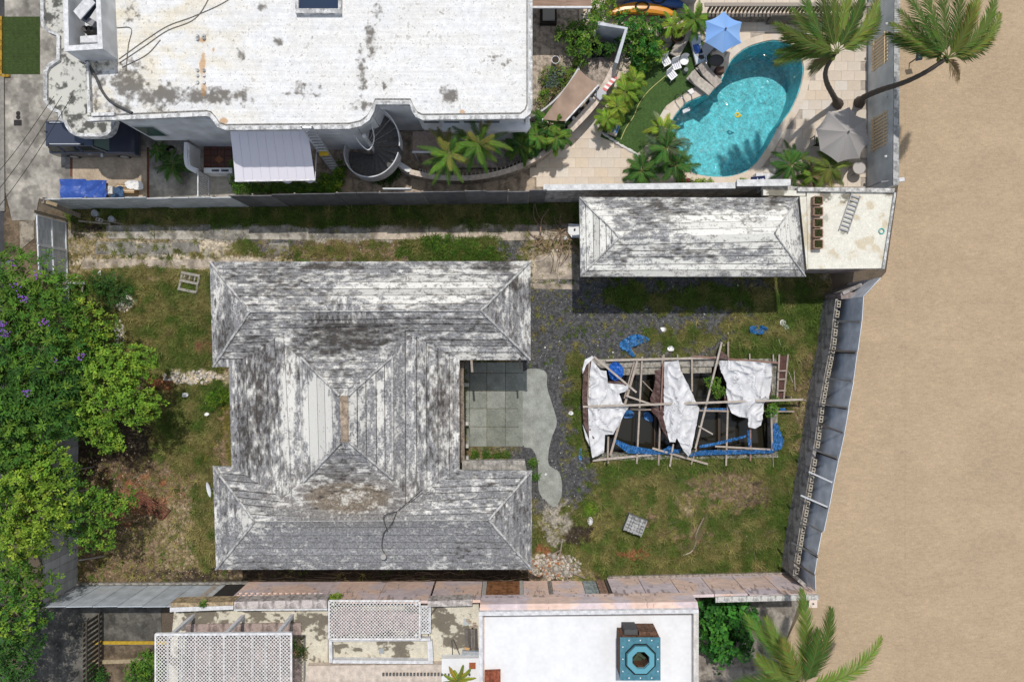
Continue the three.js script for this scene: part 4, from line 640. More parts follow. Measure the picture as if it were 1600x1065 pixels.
// dark barred gate beside the rear drive
{
  const g = thing('barred_gate', 'dark slatted gate in tree shade beside the rear drive', 'gate', P(160, 1000)); for (let i = 0; i < 15; i++) part('slat', upright(160, 955 + i * 7.6, 160, 959 + i * 7.6, 0.1, 1.9, 0.04), mat(lin(0.1, 0.085, 0.06), { map: G.streak, size: 1 }), g);
  part('rail', upright(161.5, 953, 161.5, 1068, 0.4, 0.5, 0.05), darkWoodM, g); part('rail', upright(161.5, 953, 161.5, 1068, 1.6, 1.7, 0.05), darkWoodM, g);
}
// ---------- white villa to the north ----------
const VH = 5.5;
const villaMap = tex(1400, 540, (() => {
  const st = [[250, 150, 80, 30, 1.2], [200, 130, 44, 50, 1.3], [330, 150, 80, 18, 1.3], [180, 165, 40, 20, 1.2], [290, 155, 30, 12, 1], [378, 150, 30, 22, 0.9], [150, 120, 26, 50, 0.8], [580, 60, 14, 40, 1.0], [565, 110, 12, 50, 0.95], [590, 20, 14, 24, 0.8], [566, 165, 26, 14, 1], [700, 150, 20, 22, 1.3], [480, 140, 40, 20, 0.6], [432, 65, 14, 10, 1.2], [375, 85, 10, 16, 0.9], [470, 146, 60, 4, 0.8], [600, 130, 20, 14, 0.7], [200, 20, 24, 30, 0.7], [410, 10, 20, 10, 0.8], [780, 95, 30, 14, 0.4]], ru = [[316, 62, 10, 8, 1.2], [316, 100, 9, 34, 1.0], [318, 140, 8, 20, 0.9], [349, 189, 9, 8, 1.6], [722, 175, 6, 6, 1.2], [333, 78, 4, 8, 0.8]];
  return (u, v, o) => {
    const X = 60 + u * 780, Y = -90 + v * 305, f = fbm(X * 0.03, Y * 0.05, 5), g = fbm(X * 0.16 + 9, Y * 0.16, 5), sp = fbm(X * 0.5 + 3, Y * 0.5 + 60, 3), fine = fbm(X * 0.9 + Y * 0.5, Y * 0.9 - X * 0.5, 2), sx = fbm(X * 0.012 + 5, Y * 0.4, 3); let d = 0, r = 0;
    for (const s of st) { const q = 1 - Math.hypot((X - s[0]) / s[2], (Y - s[1]) / s[3]); if (q > 0) d = Math.max(d, q * s[4]); } for (const s of ru) { const q = 1 - Math.hypot((X - s[0]) / s[2], (Y - s[1]) / s[3]); if (q > 0) r = Math.max(r, q * s[4]); }
    const k = clamp(sstep(0.3, 1.0, d * 0.7 + 1.3 * (g - 0.36)) * sstep(0, 0.25, d) + 0.3 * sstep(0.72, 0.86, g + 0.3 * (f - 0.5)) + 0.42 * sstep(0.77, 0.82, sp) + (X < 135 ? 0.75 * sstep(0.45, 0.62, g + 0.1) : 0)), yl = sstep(0.3, 0.75, f + 0.1 * (g - 0.5)) * (1.1 - 0.9 * sstep(250, 470, X)), rr_ = sstep(0.3, 0.7, r + 0.6 * (g - 0.5)) * (r > 0 ? 1 : 0);
    const t = 0.96 + 0.1 * (fine - 0.5) + 0.12 * (g - 0.5) + 0.08 * (sx - 0.5); let R = lerp(243, 238, yl) * t, Gc = lerp(243, 231, yl) * t, B = lerp(242, 214, yl) * t; R = lerp(R, 92, k * 0.8); Gc = lerp(Gc, 87, k * 0.8); B = lerp(B, 80, k * 0.8); R = lerp(R, 186, rr_ * 0.55); Gc = lerp(Gc, 128, rr_ * 0.55); B = lerp(B, 70, rr_ * 0.55);
    o[0] = R; o[1] = Gc; o[2] = B;
  };
})());
{ const a = P(60, -90, VH), b = P(840, 215, VH); laid(villaMap, a.x, a.z, b.x - a.x, b.z - a.z); }
const villaM = new THREE.MeshStandardMaterial({ map: villaMap, color: lin(0.81, 0.81, 0.81), roughness: 0.85, side: THREE.DoubleSide, bumpMap: scaled(G.bumpy, 2.5), bumpScale: 0.012 });
const stainTex = tex(512, 512, (u, v, o) => { const g = fbm(u * 14, v * 14, 5, 14), f = fbm(u * 50, v * 50, 3, 50), k = sstep(0.45, 0.68, g + 0.3 * (f - 0.5)); gray(o, lerp(0.92, 0.38, k * 0.9)); o[2] *= 0.97; });
const villaWallM = mat(lin(0.86, 0.86, 0.86), { map: G.sheet, size: 4 }), rimM = mat(lin(0.76, 0.76, 0.75), { map: G.blotch, size: 1.6 }), greyWallM = mat(lin(0.74, 0.75, 0.76), { map: G.sheet, size: 3 });
const villa = thing('white_villa', 'large white villa with a stained flat roof and rounded parapet edges', 'villa', P(480, 100));
{
  const main = [[120, -90], [829, -90], [829, 168], [826, 176], [819, 182], [660, 184], [651, 180], [646, 172], [641, 160], [586, 160], [582, 172], [575, 185], [563, 194], [545, 198], [352, 200], [341, 196], [335, 187], [329, 180], [322, 178], [136, 186], [134, 96], [122, 96]];
  part('roof', slab(main, VH - 0.35, VH), villaM, villa);
  const rimLine = XZ(main.slice(1, 20), VH + 0.12); part('parapet_rim', wallRun(rimLine, 0.2, VH - 0.1, VH + 0.12), rimM, villa); part('parapet_rim', wallRun(XZ(main.slice(1, 20).map(([x, y]) => [x + (x > 800 ? -5.5 : 0), y - 5.5]), VH + 0.03), 0.07, VH - 0.1, VH + 0.03), mat(lin(0.35, 0.34, 0.32), { map: G.blotch, size: 0.6 }), villa);
  // walls under the roof; the part over the parked car starts high
  const z = P(0, 180, VH).z + 0.08, X = (x) => P(x, 180, VH).x; part('facade', box(X(176), X(236), 1.35, VH - 0.36, z - 0.2, z), greyWallM, villa); part('facade', box(X(236.05), X(333), 0, VH - 0.36, z - 0.2, z), greyWallM, villa);
  const gl = part('window', box(X(180), X(214), 2.2, 4.0, z + 0.003, z + 0.03), mat(lin(0.3, 0.33, 0.33), { rough: 0.6 }), villa, 'window with leafy glass over the car'); part('pane', box(X(182), X(212), 2.35, 3.85, z + 0.033, z + 0.045), new THREE.MeshPhysicalMaterial({ color: lin(0.05, 0.09, 0.08), roughness: 0.12, side: THREE.DoubleSide }), gl);
  const w2 = XZ([[338, 196], [548, 194], [575, 180], [584, 160], [641, 160], [650, 180], [820, 180]], VH); for (let i = 0; i + 1 < w2.length; i++) { const a = w2[i], b = w2[i + 1]; part('wall', wallRun([[a[0], a[1] - 0.35], [b[0], b[1] - 0.35]], 0.2, 0, VH - 0.36), villaWallM, villa); }
  const zb = P(0, 180, VH).z - 0.24; for (let i = 0; i < 4; i++) { const x = 655 + i * 33; const f = part('window', box(X(x), X(x + 26), 3.7, 3.98, zb, zb + 0.06), mat(lin(0.3, 0.33, 0.34)), villa); part('pane', box(X(x + 1), X(x + 25), 3.74, 3.94, zb + 0.063, zb + 0.075), mat(lin(0.03, 0.04, 0.045), { rough: 0.15 }), f); }
  part('balcony', slab([[690, 176], [826, 176], [829, 198], [824, 204], [690, 204]], 3.3, 3.55), villaWallM, villa); part('east_wall', prism([[P(822, 0, VH).x, P(0, -85, VH).z], [P(826, 0, VH).x, P(0, -85, VH).z], [P(826, 0, VH).x, P(0, 176, VH).z], [P(822, 0, VH).x, P(0, 176, VH).z]], 0, VH - 0.36), villaWallM, villa);
  part('wall', prism(XZ([[125, -85], [820, -85], [820, 150], [140, 160]], VH).map((q) => q), 2.9, VH - 0.4), villaWallM, villa);
  part('light_well_wall', slab([[494, 200], [530, 200], [531, 209], [494, 209]], 2.5, 3.2), villaWallM, villa);
  // low canopy with lobed edges over the street side
  const can = [[64, -90], [65, 30], [67, 40], [74, 47], [85, 51], [90, 55], [90, 93], [82, 97], [74, 103], [70, 112], [70, 156], [74, 165], [82, 171], [92, 174], [93, 186], [101, 189], [104, 196], [109, 204], [117, 209], [126, 210.5], [158, 210.5], [166, 208], [172, 202], [175, 193], [177, 186]];
  const canM = mat(lin(0.62, 0.61, 0.59), { rough: 0.9 }); canM.map = scaled(stainTex, 6); part('canopy', slab([...can, [200, 186], [200, -90]], 2.85, 3.1), canM, villa, 'lobed canopy with black mould stains over the car'); part('canopy_rim', wallRun(XZ(can, 3.25), 0.19, 2.8, 3.25), rimM, villa);
  for (const [x, y] of [[150, 60], [185, -40]]) { const p = P(x, y, 3); part('column', box(p.x - 0.15, p.x + 0.15, 0, 2.85, p.z - 0.15, p.z + 0.15), villaWallM, villa); }
  part('roof_kerb', slab([[134, 96], [137, 96], [141, 176], [137, 176]], VH - 0.02, VH + 0.25), rimM, villa); part('roof_kerb', slab([[142, 176], [178, 175], [178, 180], [142, 181]], VH - 0.02, VH + 0.22), rimM, villa);
  part('skylight', slab([[461, -40], [533, -40], [533, 20], [461, 20]], VH, VH + 0.25, [[[466, -34], [528, -34], [528, 13], [466, 13]]]), rimM, villa); part('skylight_glass', slab([[466, -34], [528, -34], [528, 13], [466, 13]], VH + 0.02, VH + 0.08), new THREE.MeshPhysicalMaterial({ color: lin(0.02, 0.035, 0.07), roughness: 0.1 }), villa);
  for (const y of [56, 60]) for (const x of [309, 319]) { const p = P(x, y + (x > 310 ? 0 : 1), VH); part('pipe_stub', new THREE.CylinderGeometry(0.09, 0.09, 0.1, 10).translate(p.x, VH + 0.05, p.z), rimM, villa); }
  for (const y of [110, 118, 129]) for (const x of [309, 319]) { const p = P(x, y, VH); part('pipe_stub', new THREE.CylinderGeometry(0.08, 0.08, 0.08, 10).translate(p.x, VH + 0.04, p.z), rimM, villa); }
  const cm = mat(lin(0.16, 0.14, 0.12)); for (const l of [[[185, 92], [230, 60], [262, 40], [300, 26], [352, 2], [380, -20]], [[186, 98], [225, 72], [260, 48], [305, 28], [335, -20]], [[196, 110], [200, 70], [204, 44], [182, 43]], [[190, 105], [230, 84], [250, 62]]]) part('cable', tube(l.map(([x, y]) => P(x, y, VH + 0.03)), 0.02, 4), cm, villa);
  part('striped_hose', tube([[133, 92], [140, 104], [150, 122], [158, 140], [168, 154], [182, 164], [196, 171], [206, 176]].map(([x, y]) => P(x, y, VH + 0.08)), 0.07, 6), mat(lin(0.12, 0.12, 0.12), { map: G.grit, size: 0.4 }), villa);
}
{ // open-topped rooftop enclosure with plant inside
  const o = thing('roof_enclosure', 'open grey enclosure holding plant on the villa roof', 'enclosure', P(140, 40, VH)); const t = 6.9, q = (px) => XZ(px, t), ow = mat(lin(0.72, 0.73, 0.74), { map: G.sheet, size: 3 });
  const out = [[96, -90], [151, -90], [159, 75], [101, 79]], inn = [[104, -86], [146, -86], [152, 68], [107, 71]]; part('wall', prism(q(out), VH, t - 0.06, [q(inn)]), ow, o); part('coping', prism(q(out.map(([x, y]) => [x + (x > 120 ? 1 : -1), y + (y > 0 ? 1 : -1)])), t - 0.06, t, [q(inn)]), whiteTrimM, o);
  part('floor', prism(q(inn), VH, VH + 0.05), ow, o); part('tank', slab([[124, 56], [151, 54], [152, 66], [124, 67]], VH, 6.5, null, 0.03), whiteTrimM, o, 'white box'); part('panel', bar(P(120, 24, 6.7), P(143, -2, 6.9), 0.55, 0.06), whiteTrimM, o); part('panel', bar(P(128, 27, 6.5), P(150, -6, 6.6), 0.4, 0.3), mat(lin(0.03, 0.04, 0.06)), o); part('duct', bar(P(127, 26, 6.3), P(148, 38, 6.3), 0.3, 0.25), mat(lin(0.25, 0.25, 0.26)), o);
  for (let i = 0; i < 3; i++) { const p = P(132 + i * 7, 45, 6); part('pump', new THREE.CylinderGeometry(0.16, 0.18, 0.5, 12).translate(p.x, VH + 0.3, p.z), mat(lin(0.08, 0.075, 0.07)), o); }
}
// awning over the side terrace
{
  const o = thing('side_awning', 'pale lilac striped awning let down from the villa wall', 'awning', P(425, 245)); const a = P(359, 203, 4.0), b = P(480, 202, 4.0), c = P(492, 281, 2.75), d = P(367, 283, 2.75);
  const fab = new THREE.PlaneGeometry(1, 1, 60, 10), p = fab.attributes.position; for (let i = 0; i < p.count; i++) { const u = p.getX(i) + 0.5, v = 0.5 - p.getY(i), top = a.clone().lerp(b, u), bot = d.clone().lerp(c, u), r = top.lerp(bot, v); r.y += -0.12 * Math.sin(Math.PI * v) * 0.5 + 0.012 * Math.sin(u * 40) * v; p.setXYZ(i, r.x, r.y, r.z); }
  fab.computeVertexNormals(); fab.userData.smooth = true; const fm = leafMat(lin(0.8, 0.77, 0.82), { vc: false, through: 0.12, rough: 0.9 }); part('fabric', fab, fm, o);
  for (let i = 1; i < 9; i++) { const s = a.clone().lerp(b, i / 9), e = d.clone().lerp(c, i / 9), m = s.clone().lerp(e, 0.5); m.y += -0.045; s.y += 0.012; e.y += 0.012; part('seam', tube([s, m, e], 0.008, 4, 12), fm, o); }
  const val = new THREE.PlaneGeometry(1, 1, 40, 2), q = val.attributes.position; for (let i = 0; i < q.count; i++) { const u = q.getX(i) + 0.5, v = 0.5 - q.getY(i), r = d.clone().lerp(c, u); r.y -= v * (0.2 + 0.05 * Math.sin(u * 50)); r.z += v * 0.12 * Math.sin(u * 22) * (u > 0.6 ? 1 : 0.2); q.setXYZ(i, r.x, r.y, r.z); } val.computeVertexNormals(); val.userData.smooth = true; part('valance', val, fm, o);
  part('front_bar', bar(d, c, 0.07, 0.07), whiteTrimM, o); part('roller', bar(a, b, 0.14, 0.14), whiteTrimM, o);
  for (const [s, e] of [[a, d], [b, c]]) part('arm', bar(V(s.x, 2.2, s.z + 0.3), e, 0.05, 0.05), whiteTrimM, o);
  for (const e of [P(390, 288, 0), P(497, 288, 0)]) part('post', bar(V(e.x, 0, e.z), d.clone().lerp(c, e.x < P(430, 0).x ? 0.15 : 0.98), 0.05, 0.05), whiteTrimM, o);
}
{ const a = P(525, 268, 0.05), b = P(478, 196, VH + 0.45), l = thing('ladder', 'grey aluminium extension ladder leaning on the villa roof edge', 'ladder', P(525, 268)); ladder(l, a, b, 0.55, 17, aluM, 7); const c = a.clone().lerp(b, 7.5 / 17), d = b.clone().sub(a).normalize(), s = d.clone().cross(V(0, 1, 0)).normalize().multiplyScalar(0.26); part('step', bar(c.clone().add(s), c.clone().sub(s), 0.3, 0.06), mat(lin(0.55, 0.36, 0.03)), l, 'yellow step'); }
// spiral stair
{
  const c = P(586, 236, 1.0), o = thing('spiral_stair', 'curving outdoor stair with dark wedge treads and white bands of railing', 'staircase', V(c.x, 0, c.z)); const N = 16, R = 1.75, tm = mat(lin(0.14, 0.135, 0.13), { map: G.mottle, size: 1 }), y = (t) => 0.15 + 3.0 * t, an = (t) => Math.PI * (1.04 - 1.5 * t);
  const at = (t, r) => [c.x + r * Math.cos(an(t)), c.z + r * Math.sin(an(t))];
  for (let i = 0; i < N; i++) { const t0 = i / N, t1 = (i + 0.94) / N, ring = [at(t0, 0.12), at(t0, R), at((t0 + t1) / 2, R), at(t1, R), at(t1, 0.12)]; part('tread', prism(ring, y(t0) - 0.06, y(t0)), tm, o); }
  part('core', new THREE.CylinderGeometry(0.11, 0.11, 4, 14).translate(c.x, 2, c.z), whiteTrimM, o);
  const band = (r, h0, h1, t0, t1) => { const pos = [], n = 40; for (let i = 0; i < n; i++) { const a = lerp(t0, t1, i / n), b = lerp(t0, t1, (i + 1) / n), [x0, z0] = at(a, r), [x1, z1] = at(b, r), [u0, w0] = at(a, r + 0.06), [u1, w1] = at(b, r + 0.06), ya = y(a), yb = y(b), A = V(x0, ya + h0, z0), B = V(x1, yb + h0, z1), Cc = V(x1, yb + h1, z1), D = V(x0, ya + h1, z0), E = V(u0, ya + h1, w0), Fq = V(u1, yb + h1, w1), A2 = V(u0, ya + h0, w0), B2 = V(u1, yb + h0, w1); pos.push(A, B, Cc, A, Cc, D, D, Cc, Fq, D, Fq, E, A2, B2, Fq, A2, Fq, E); } return new THREE.BufferGeometry().setFromPoints(pos); };
  part('outer_railing', band(R, -0.1, 0.95, -0.02, 0.62), whiteTrimM, o); part('outer_railing', band(R, -0.1, 0.95, 0.66, 0.97), whiteTrimM, o);
  for (let k = 0; k < 5; k++) part('rail', tube([[575, 205], [583, 190], [586, 215], [578, 230], [566, 222], [556, 208]].slice(1).map(([x, yy]) => P(x - 2, yy + 4, 3.2 + k * 0.2)), 0.035, 6), whiteTrimM, o);
}
{ const b = thing('terrace_screen', 'brown retractable screen with a white front bar under the balcony', 'screen', P(690, 240)); part('fabric', slab([[645, 205], [705, 205], [705, 236], [645, 236]], 2.2, 2.26), mat(lin(0.33, 0.25, 0.21), { map: G.mottle, size: 1 }), b); part('front_bar', bar(P(644, 237.5, 2.25), P(690, 237.5, 2.25), 0.1, 0.1), whiteTrimM, b); for (const x of [646, 703]) part('post', bar(P(x, 236, 2.2), P(x, 236, 2.2).setY(0), 0.06, 0.06), whiteTrimM, b); }
{ const b = thing('tile_porch', 'dark red tiled porch floor with a pale diamond inlay by the villa', 'porch', P(335, 245)); const m = [0, 1].map((i) => mat(lin(0.11 + 0.03 * i, 0.042, 0.025), { map: G.mottle, size: 0.6, rough: 0.5 })); for (let i = 0; i < 4; i++) for (let j = 0; j < 4; j++) part('tile', slab([[318 + i * 11, 224 + j * 10], [328.5 + i * 11, 224 + j * 10], [328.5 + i * 11, 233.5 + j * 10], [318 + i * 11, 233.5 + j * 10]], 0, 0.1), m[(i + j) % 2], b); const p = P(342, 249, 0.1); part('inlay', prism([[p.x - 0.26, p.z], [p.x, p.z - 0.26], [p.x + 0.26, p.z], [p.x, p.z + 0.26]], 0.1, 0.106), mat(lin(0.26, 0.12, 0.06)), b, 'pale diamond inlay'); }
{ const w = thing('curved_garden_wall', 'low white curved garden wall with a handrail beside the tiled porch', 'wall', P(298, 250)); part('wall', wallRun(smooth(XZ([[290, 222], [290, 250], [293, 260], [306, 268]], 1.6), 16), 0.22, 0, 1.6), villaWallM, w); part('rail', tube([[295, 225], [295, 250], [297, 258], [310, 265]].map(([x, y]) => P(x, y, 1.75)), 0.04, 6), whiteTrimM, w); const pw = part('planter_wall', slab([[318, 262], [362, 262], [362, 270], [318, 270]], 0, 0.9, [[[330, 264], [342, 264], [342, 268], [330, 268]], [[345, 264], [357, 264], [357, 268], [345, 268]]]), villaWallM, w); }
{ const g = thing('railing_gate', 'white barred railing gate between porch and fence', 'gate', P(325, 288)), a = P(309, 268, 1.5), b = P(309, 306, 1.5), c = P(339, 284, 0.05), d = P(339, 302, 0.05); part('top_rail', bar(a, b, 0.06, 0.06), whiteTrimM, g); part('bottom_rail', bar(V(a.x, 0.12, a.z), V(b.x, 0.12, b.z), 0.06, 0.05), whiteTrimM, g); for (let i = 0; i < 12; i++) { const z = lerp(a.z, b.z, (i + 0.5) / 12); part('bar', bar(V(a.x, 0.1, z), V(a.x, 1.5, z), 0.03, 0.03), whiteTrimM, g); } for (const p of [a, b]) part('post', bar(V(p.x, 0, p.z), V(p.x, 1.55, p.z), 0.08, 0.08), whiteTrimM, g); }
// ---------- parked car ----------
{
  const a = P(96, 222), L = 5.0, o = thing('parked_car', 'dark navy sport utility vehicle parked under the villa canopy', 'car', V(a.x + L / 2, 0, P(0, 222.5).z));
  const cx = a.x, cz = P(0, 222.5).z, paint = new THREE.MeshPhysicalMaterial({ color: lin(0.036, 0.042, 0.065), roughness: 0.32, clearcoat: 0.7, clearcoatRoughness: 0.12, side: THREE.DoubleSide }), glass = new THREE.MeshPhysicalMaterial({ color: lin(0.02, 0.03, 0.03), roughness: 0.06, side: THREE.DoubleSide }), blk = mat(lin(0.015, 0.015, 0.016), { rough: 0.7 }), wind = new THREE.MeshPhysicalMaterial({ color: lin(0.12, 0.17, 0.15), roughness: 0.08, side: THREE.DoubleSide });
  const body = new THREE.Shape(); body.moveTo(0.1, 0.35); body.lineTo(0.03, 0.7); body.lineTo(0.06, 1.08); body.lineTo(3.5, 1.1); body.quadraticCurveTo(4.5, 1.08, 4.85, 0.9); body.lineTo(4.95, 0.6); body.lineTo(4.88, 0.35); for (const wx of [3.98, 0.98]) { body.lineTo(wx + 0.42, 0.35); body.absarc(wx, 0.37, 0.42, 0, Math.PI, false); } body.lineTo(0.1, 0.35);
  part('body', new THREE.ExtrudeGeometry(body, { depth: 1.76, bevelEnabled: true, bevelThickness: 0.09, bevelSize: 0.06, bevelSegments: 3, curveSegments: 10 }).translate(cx, 0, cz - 0.88), paint, o);
  const hex = (x0, x1, y0, w0, u0, u1, y1, w1) => { const A = [[x0, y0, -w0], [x1, y0, -w0], [x1, y0, w0], [x0, y0, w0]], B = [[u0, y1, -w1], [u1, y1, -w1], [u1, y1, w1], [u0, y1, w1]].map((q) => V(cx + q[0], q[1], cz + q[2])), a4 = A.map((q) => V(cx + q[0], q[1], cz + q[2])), pos = []; const quad = (p, q, r, s) => pos.push(p, q, r, p, r, s); quad(B[0], B[3], B[2], B[1]); for (let i = 0; i < 4; i++) { const j = (i + 1) % 4; quad(a4[i], a4[j], B[j], B[i]); } return new THREE.BufferGeometry().setFromPoints(pos); };
  part('cabin', hex(0.1, 3.55, 1.1, 0.9, 0.28, 2.95, 1.7, 0.7), glass, o); part('windscreen', hex(3.0, 3.58, 1.12, 0.82, 2.75, 2.98, 1.69, 0.66), wind, o, 'pale green windscreen');
  part('roof', new RoundedBoxGeometry(2.75, 0.1, 1.44, 3, 0.045).translate(cx + 1.6, 1.73, cz), paint, o); for (const x of [0.95, 2.0, 2.9]) for (const s of [-1, 1]) part('pillar', bar(V(cx + x + (x > 2.5 ? 0.55 : 0.05), 1.1, cz + s * 0.905), V(cx + x - 0.05, 1.7, cz + s * 0.71), 0.1, 0.04), paint, o);
  for (const s of [-1, 1]) { part('roof_rail', bar(V(cx + 0.5, 1.83, cz + s * 0.62), V(cx + 2.3, 1.83, cz + s * 0.62), 0.05, 0.05), aluM, o); for (const x of [0.5, 2.3]) part('rail_foot', box(cx + x - 0.12, cx + x + 0.12, 1.76, 1.84, cz + s * 0.62 - 0.04, cz + s * 0.62 + 0.04), blk, o); part('mirror', new RoundedBoxGeometry(0.16, 0.15, 0.24, 2, 0.05).translate(cx + 3.15, 1.2, cz + s * 1.08), mat(lin(0.4, 0.42, 0.44), { rough: 0.25, metal: 0.6 }), o); part('headlight', new RoundedBoxGeometry(0.3, 0.16, 0.36, 2, 0.06).translate(cx + 4.72, 0.88, cz + s * 0.72), mat(lin(0.6, 0.62, 0.64), { rough: 0.1 }), o); part('tail_light', new RoundedBoxGeometry(0.1, 0.3, 0.2, 2, 0.04).translate(cx + 0.05, 0.92, cz + s * 0.8), mat(lin(0.25, 0.01, 0.01), { rough: 0.2 }), o); part('door_handle', box(cx + 2.2, cx + 2.4, 0.98, 1.01, cz + s * 0.98 - 0.012, cz + s * 0.98 + 0.012), aluM, o); }
  for (const x of [0.98, 3.98]) for (const s of [-1, 1]) { const w = part('wheel', new THREE.CylinderGeometry(0.37, 0.37, 0.24, 24).rotateX(Math.PI / 2).translate(cx + x, 0.37, cz + s * 0.84), blk, o); part('rim', new THREE.CylinderGeometry(0.23, 0.23, 0.02, 16).rotateX(Math.PI / 2).translate(cx + x, 0.37, cz + s * 0.97), aluM, w); }
  part('aerial', bar(V(cx + 0.35, 1.78, cz - 0.1), V(cx + 0.25, 1.9, cz - 0.1), 0.05, 0.03), blk, o);
}
// blue tarpaulin over a heap, and the boxes beside it
{
  const out = XZ([[91, 279], [132, 279], [133, 281], [165, 281], [165, 308], [92, 309]], 0.8);
  solo('blue_tarpaulin', ready(cloth(out, (x, z) => 0.62 + 0.14 * fbm(x * 2 + 60, z * 2.4 + 60, 3) + (x > P(133, 0, 0.8).x ? 0.1 * Math.abs(Math.sin(x * 3 + z * 4)) : 0.03 * Math.sin(z * 7)), 0.12)), mat(lin(0.025, 0.075, 0.32), { rough: 0.45 }), 'bright blue tarpaulin covering a heap beside the street fence', 'tarpaulin');
  const h = thing('covered_crate', 'dark crate under the blue tarpaulin beside the street fence', 'crate', P(128, 295)); part('crate', slab([[96, 283], [160, 283], [160, 305], [96, 305]], 0, 0.55), darkWoodM, h);
  const card = mat(lin(0.42, 0.28, 0.15), { map: G.mottle, size: 0.6 }), white = mat(lin(0.72, 0.71, 0.69), { map: G.mottle, size: 0.6 });
  const carton = (name, label, px, h0, h1, m) => { const c = thing(name, label, 'box', P((px[0] + px[2]) / 2, (px[1] + px[3]) / 2).setY(h0)); const q = slab([[px[0], px[1]], [px[2], px[1] + 0.6], [px[2], px[3] + 0.6], [px[0], px[3]]], h0, h1); part('carton', q, m, c); part('tape', slab([[px[0] + 0.2, (px[1] + px[3]) / 2 - 0.7], [px[2] - 0.2, (px[1] + px[3]) / 2 + 0], [px[2] - 0.2, (px[1] + px[3]) / 2 + 1.2], [px[0] + 0.2, (px[1] + px[3]) / 2 + 0.7]], h1, h1 + 0.006), mat(lin(0.6, 0.5, 0.36)), c); };
  carton('cardboard_box', 'pale cardboard box beside the blue tarpaulin', [161, 290, 175, 302], 0, 0.6, white); carton('cardboard_box', 'brown cardboard box at the fence end of the heap of boxes', [192, 294, 209, 301], 0, 0.5, card); carton('cardboard_box', 'low brown cardboard box showing print beside the white bag', [182, 287, 196, 293], 0, 0.4, card);
  solo('white_bag', ready(cloth(smooth(XZ([[195, 284], [205, 281], [219, 284], [221, 294], [210, 296], [197, 293]], 0.5), 30, true), (x, z) => 0.25 + 0.35 * fbm(x * 3 + 20, z * 3 + 90, 3), 0.1)), mat(lin(0.66, 0.65, 0.63), { rough: 0.6 }), 'crumpled white plastic bag on the heap of boxes', 'bag');
  solo('denim_pile', ready(cloth(smooth(XZ([[172, 300], [180, 292], [190, 291], [194, 300], [190, 308], [174, 308]], 0.5), 30, true), (x, z) => 0.2 + 0.45 * fbm(x * 3.4 + 20, z * 3.4 + 20, 3), 0.09)), mat(lin(0.07, 0.13, 0.24), { map: G.mottle, size: 0.4 }), 'heap of blue cloth between the boxes and fence', 'cloth');
}
// ---------- pool garden ----------
const offset = (pts, d) => pts.map((p, i) => { const a = pts[(i + pts.length - 1) % pts.length], b = pts[(i + 1) % pts.length], dx = b[0] - a[0], dz = b[1] - a[1], l = Math.hypot(dx, dz); return [p[0] + dz / l * d, p[1] - dx / l * d]; });
const poolSide = (() => { let s = 0; for (let i = 0; i < poolPts.length; i++) { const a = poolPts[i], b = poolPts[(i + 1) % poolPts.length]; s += a[0] * b[1] - b[0] * a[1]; } return s > 0 ? 1 : -1; })();
const copOut = offset(poolPts, 0.42 * poolSide);
const trav = [[0.64, 0.55, 0.45], [0.62, 0.54, 0.45], [0.66, 0.565, 0.455], [0.6, 0.51, 0.41], [0.65, 0.585, 0.505], [0.64, 0.53, 0.41]].map((c, i) => mat(lin(...c), { map: G.clean, size: 2.7 + i * 0.23, rough: 0.85 }));
const LAWN = XZ([[938, 214], [952, 176], [985, 112], [1005, 106], [1030, 96], [1055, 62], [1085, 58], [1100, 66], [1115, 96], [1100, 128], [1066, 148], [1040, 166], [1026, 190], [1024, 212], [996, 240], [968, 226]]);
const curve = smooth(XZ([[640, 268], [680, 276], [740, 277], [800, 264], [850, 238], [900, 192], [930, 158], [955, 118], [963, 98]], 1.2), 70);
{
  const base_ = setting('pool_patio', flat([[836, -90], [1360, -90], [1360, 306], [836, 312]], -0.002, [POOL]), mat(lin(0.5, 0.43, 0.36), { map: G.mottle, size: 2 }));
  const tw = 0.78, td = 0.58, x0 = P(838, 0).x, x1 = P(1357, 0).x, z0 = P(0, -85).z, z1 = P(0, 303).z, g = [0, 1, 2].map((k) => dress(new THREE.BoxGeometry(tw - 0.01 - (k === 2 ? tw / 2 : 0), 0.03, td - 0.01))); const rest = []; let count = 0; const all = [];
  for (let j = 0, z = z0; z < z1; z += td, j++) for (let i = 0, x = x0 - (j % 2) * tw / 2; x < x1; x += tw, i++) { const cx = x + tw / 2, cz = z + td / 2; if (cx > x1 - 0.3 || cz > z1 - 0.2 || inside(copOut, cx, cz) || inside(LAWN, cx, cz)) continue; all.push([cx, cz]); }
  const cen = P(1100, 150); all.sort((a, b) => (Math.abs(a[0] - cen.x) + Math.abs(a[1] - cen.z) * 1.2 - (a[1] < P(0, 0).z ? -50 : 0)) - (Math.abs(b[0] - cen.x) + Math.abs(b[1] - cen.z) * 1.2 - (b[1] < P(0, 0).z ? -50 : 0)));
  for (const [x, z] of all) { if (count++ < 300) piece('paving_tile', g[0], trav[Math.floor(rnd() * 6)], base_, x, 0.012 + rr(0, 0.004), z); else rest.push(new THREE.BoxGeometry(tw - 0.01, 0.03, td - 0.01).translate(x, 0.012, z)); }
  if (rest.length) { const o = part('paving_tiles', rest, trav[0], base_); o.userData.kind = 'stuff'; }
}
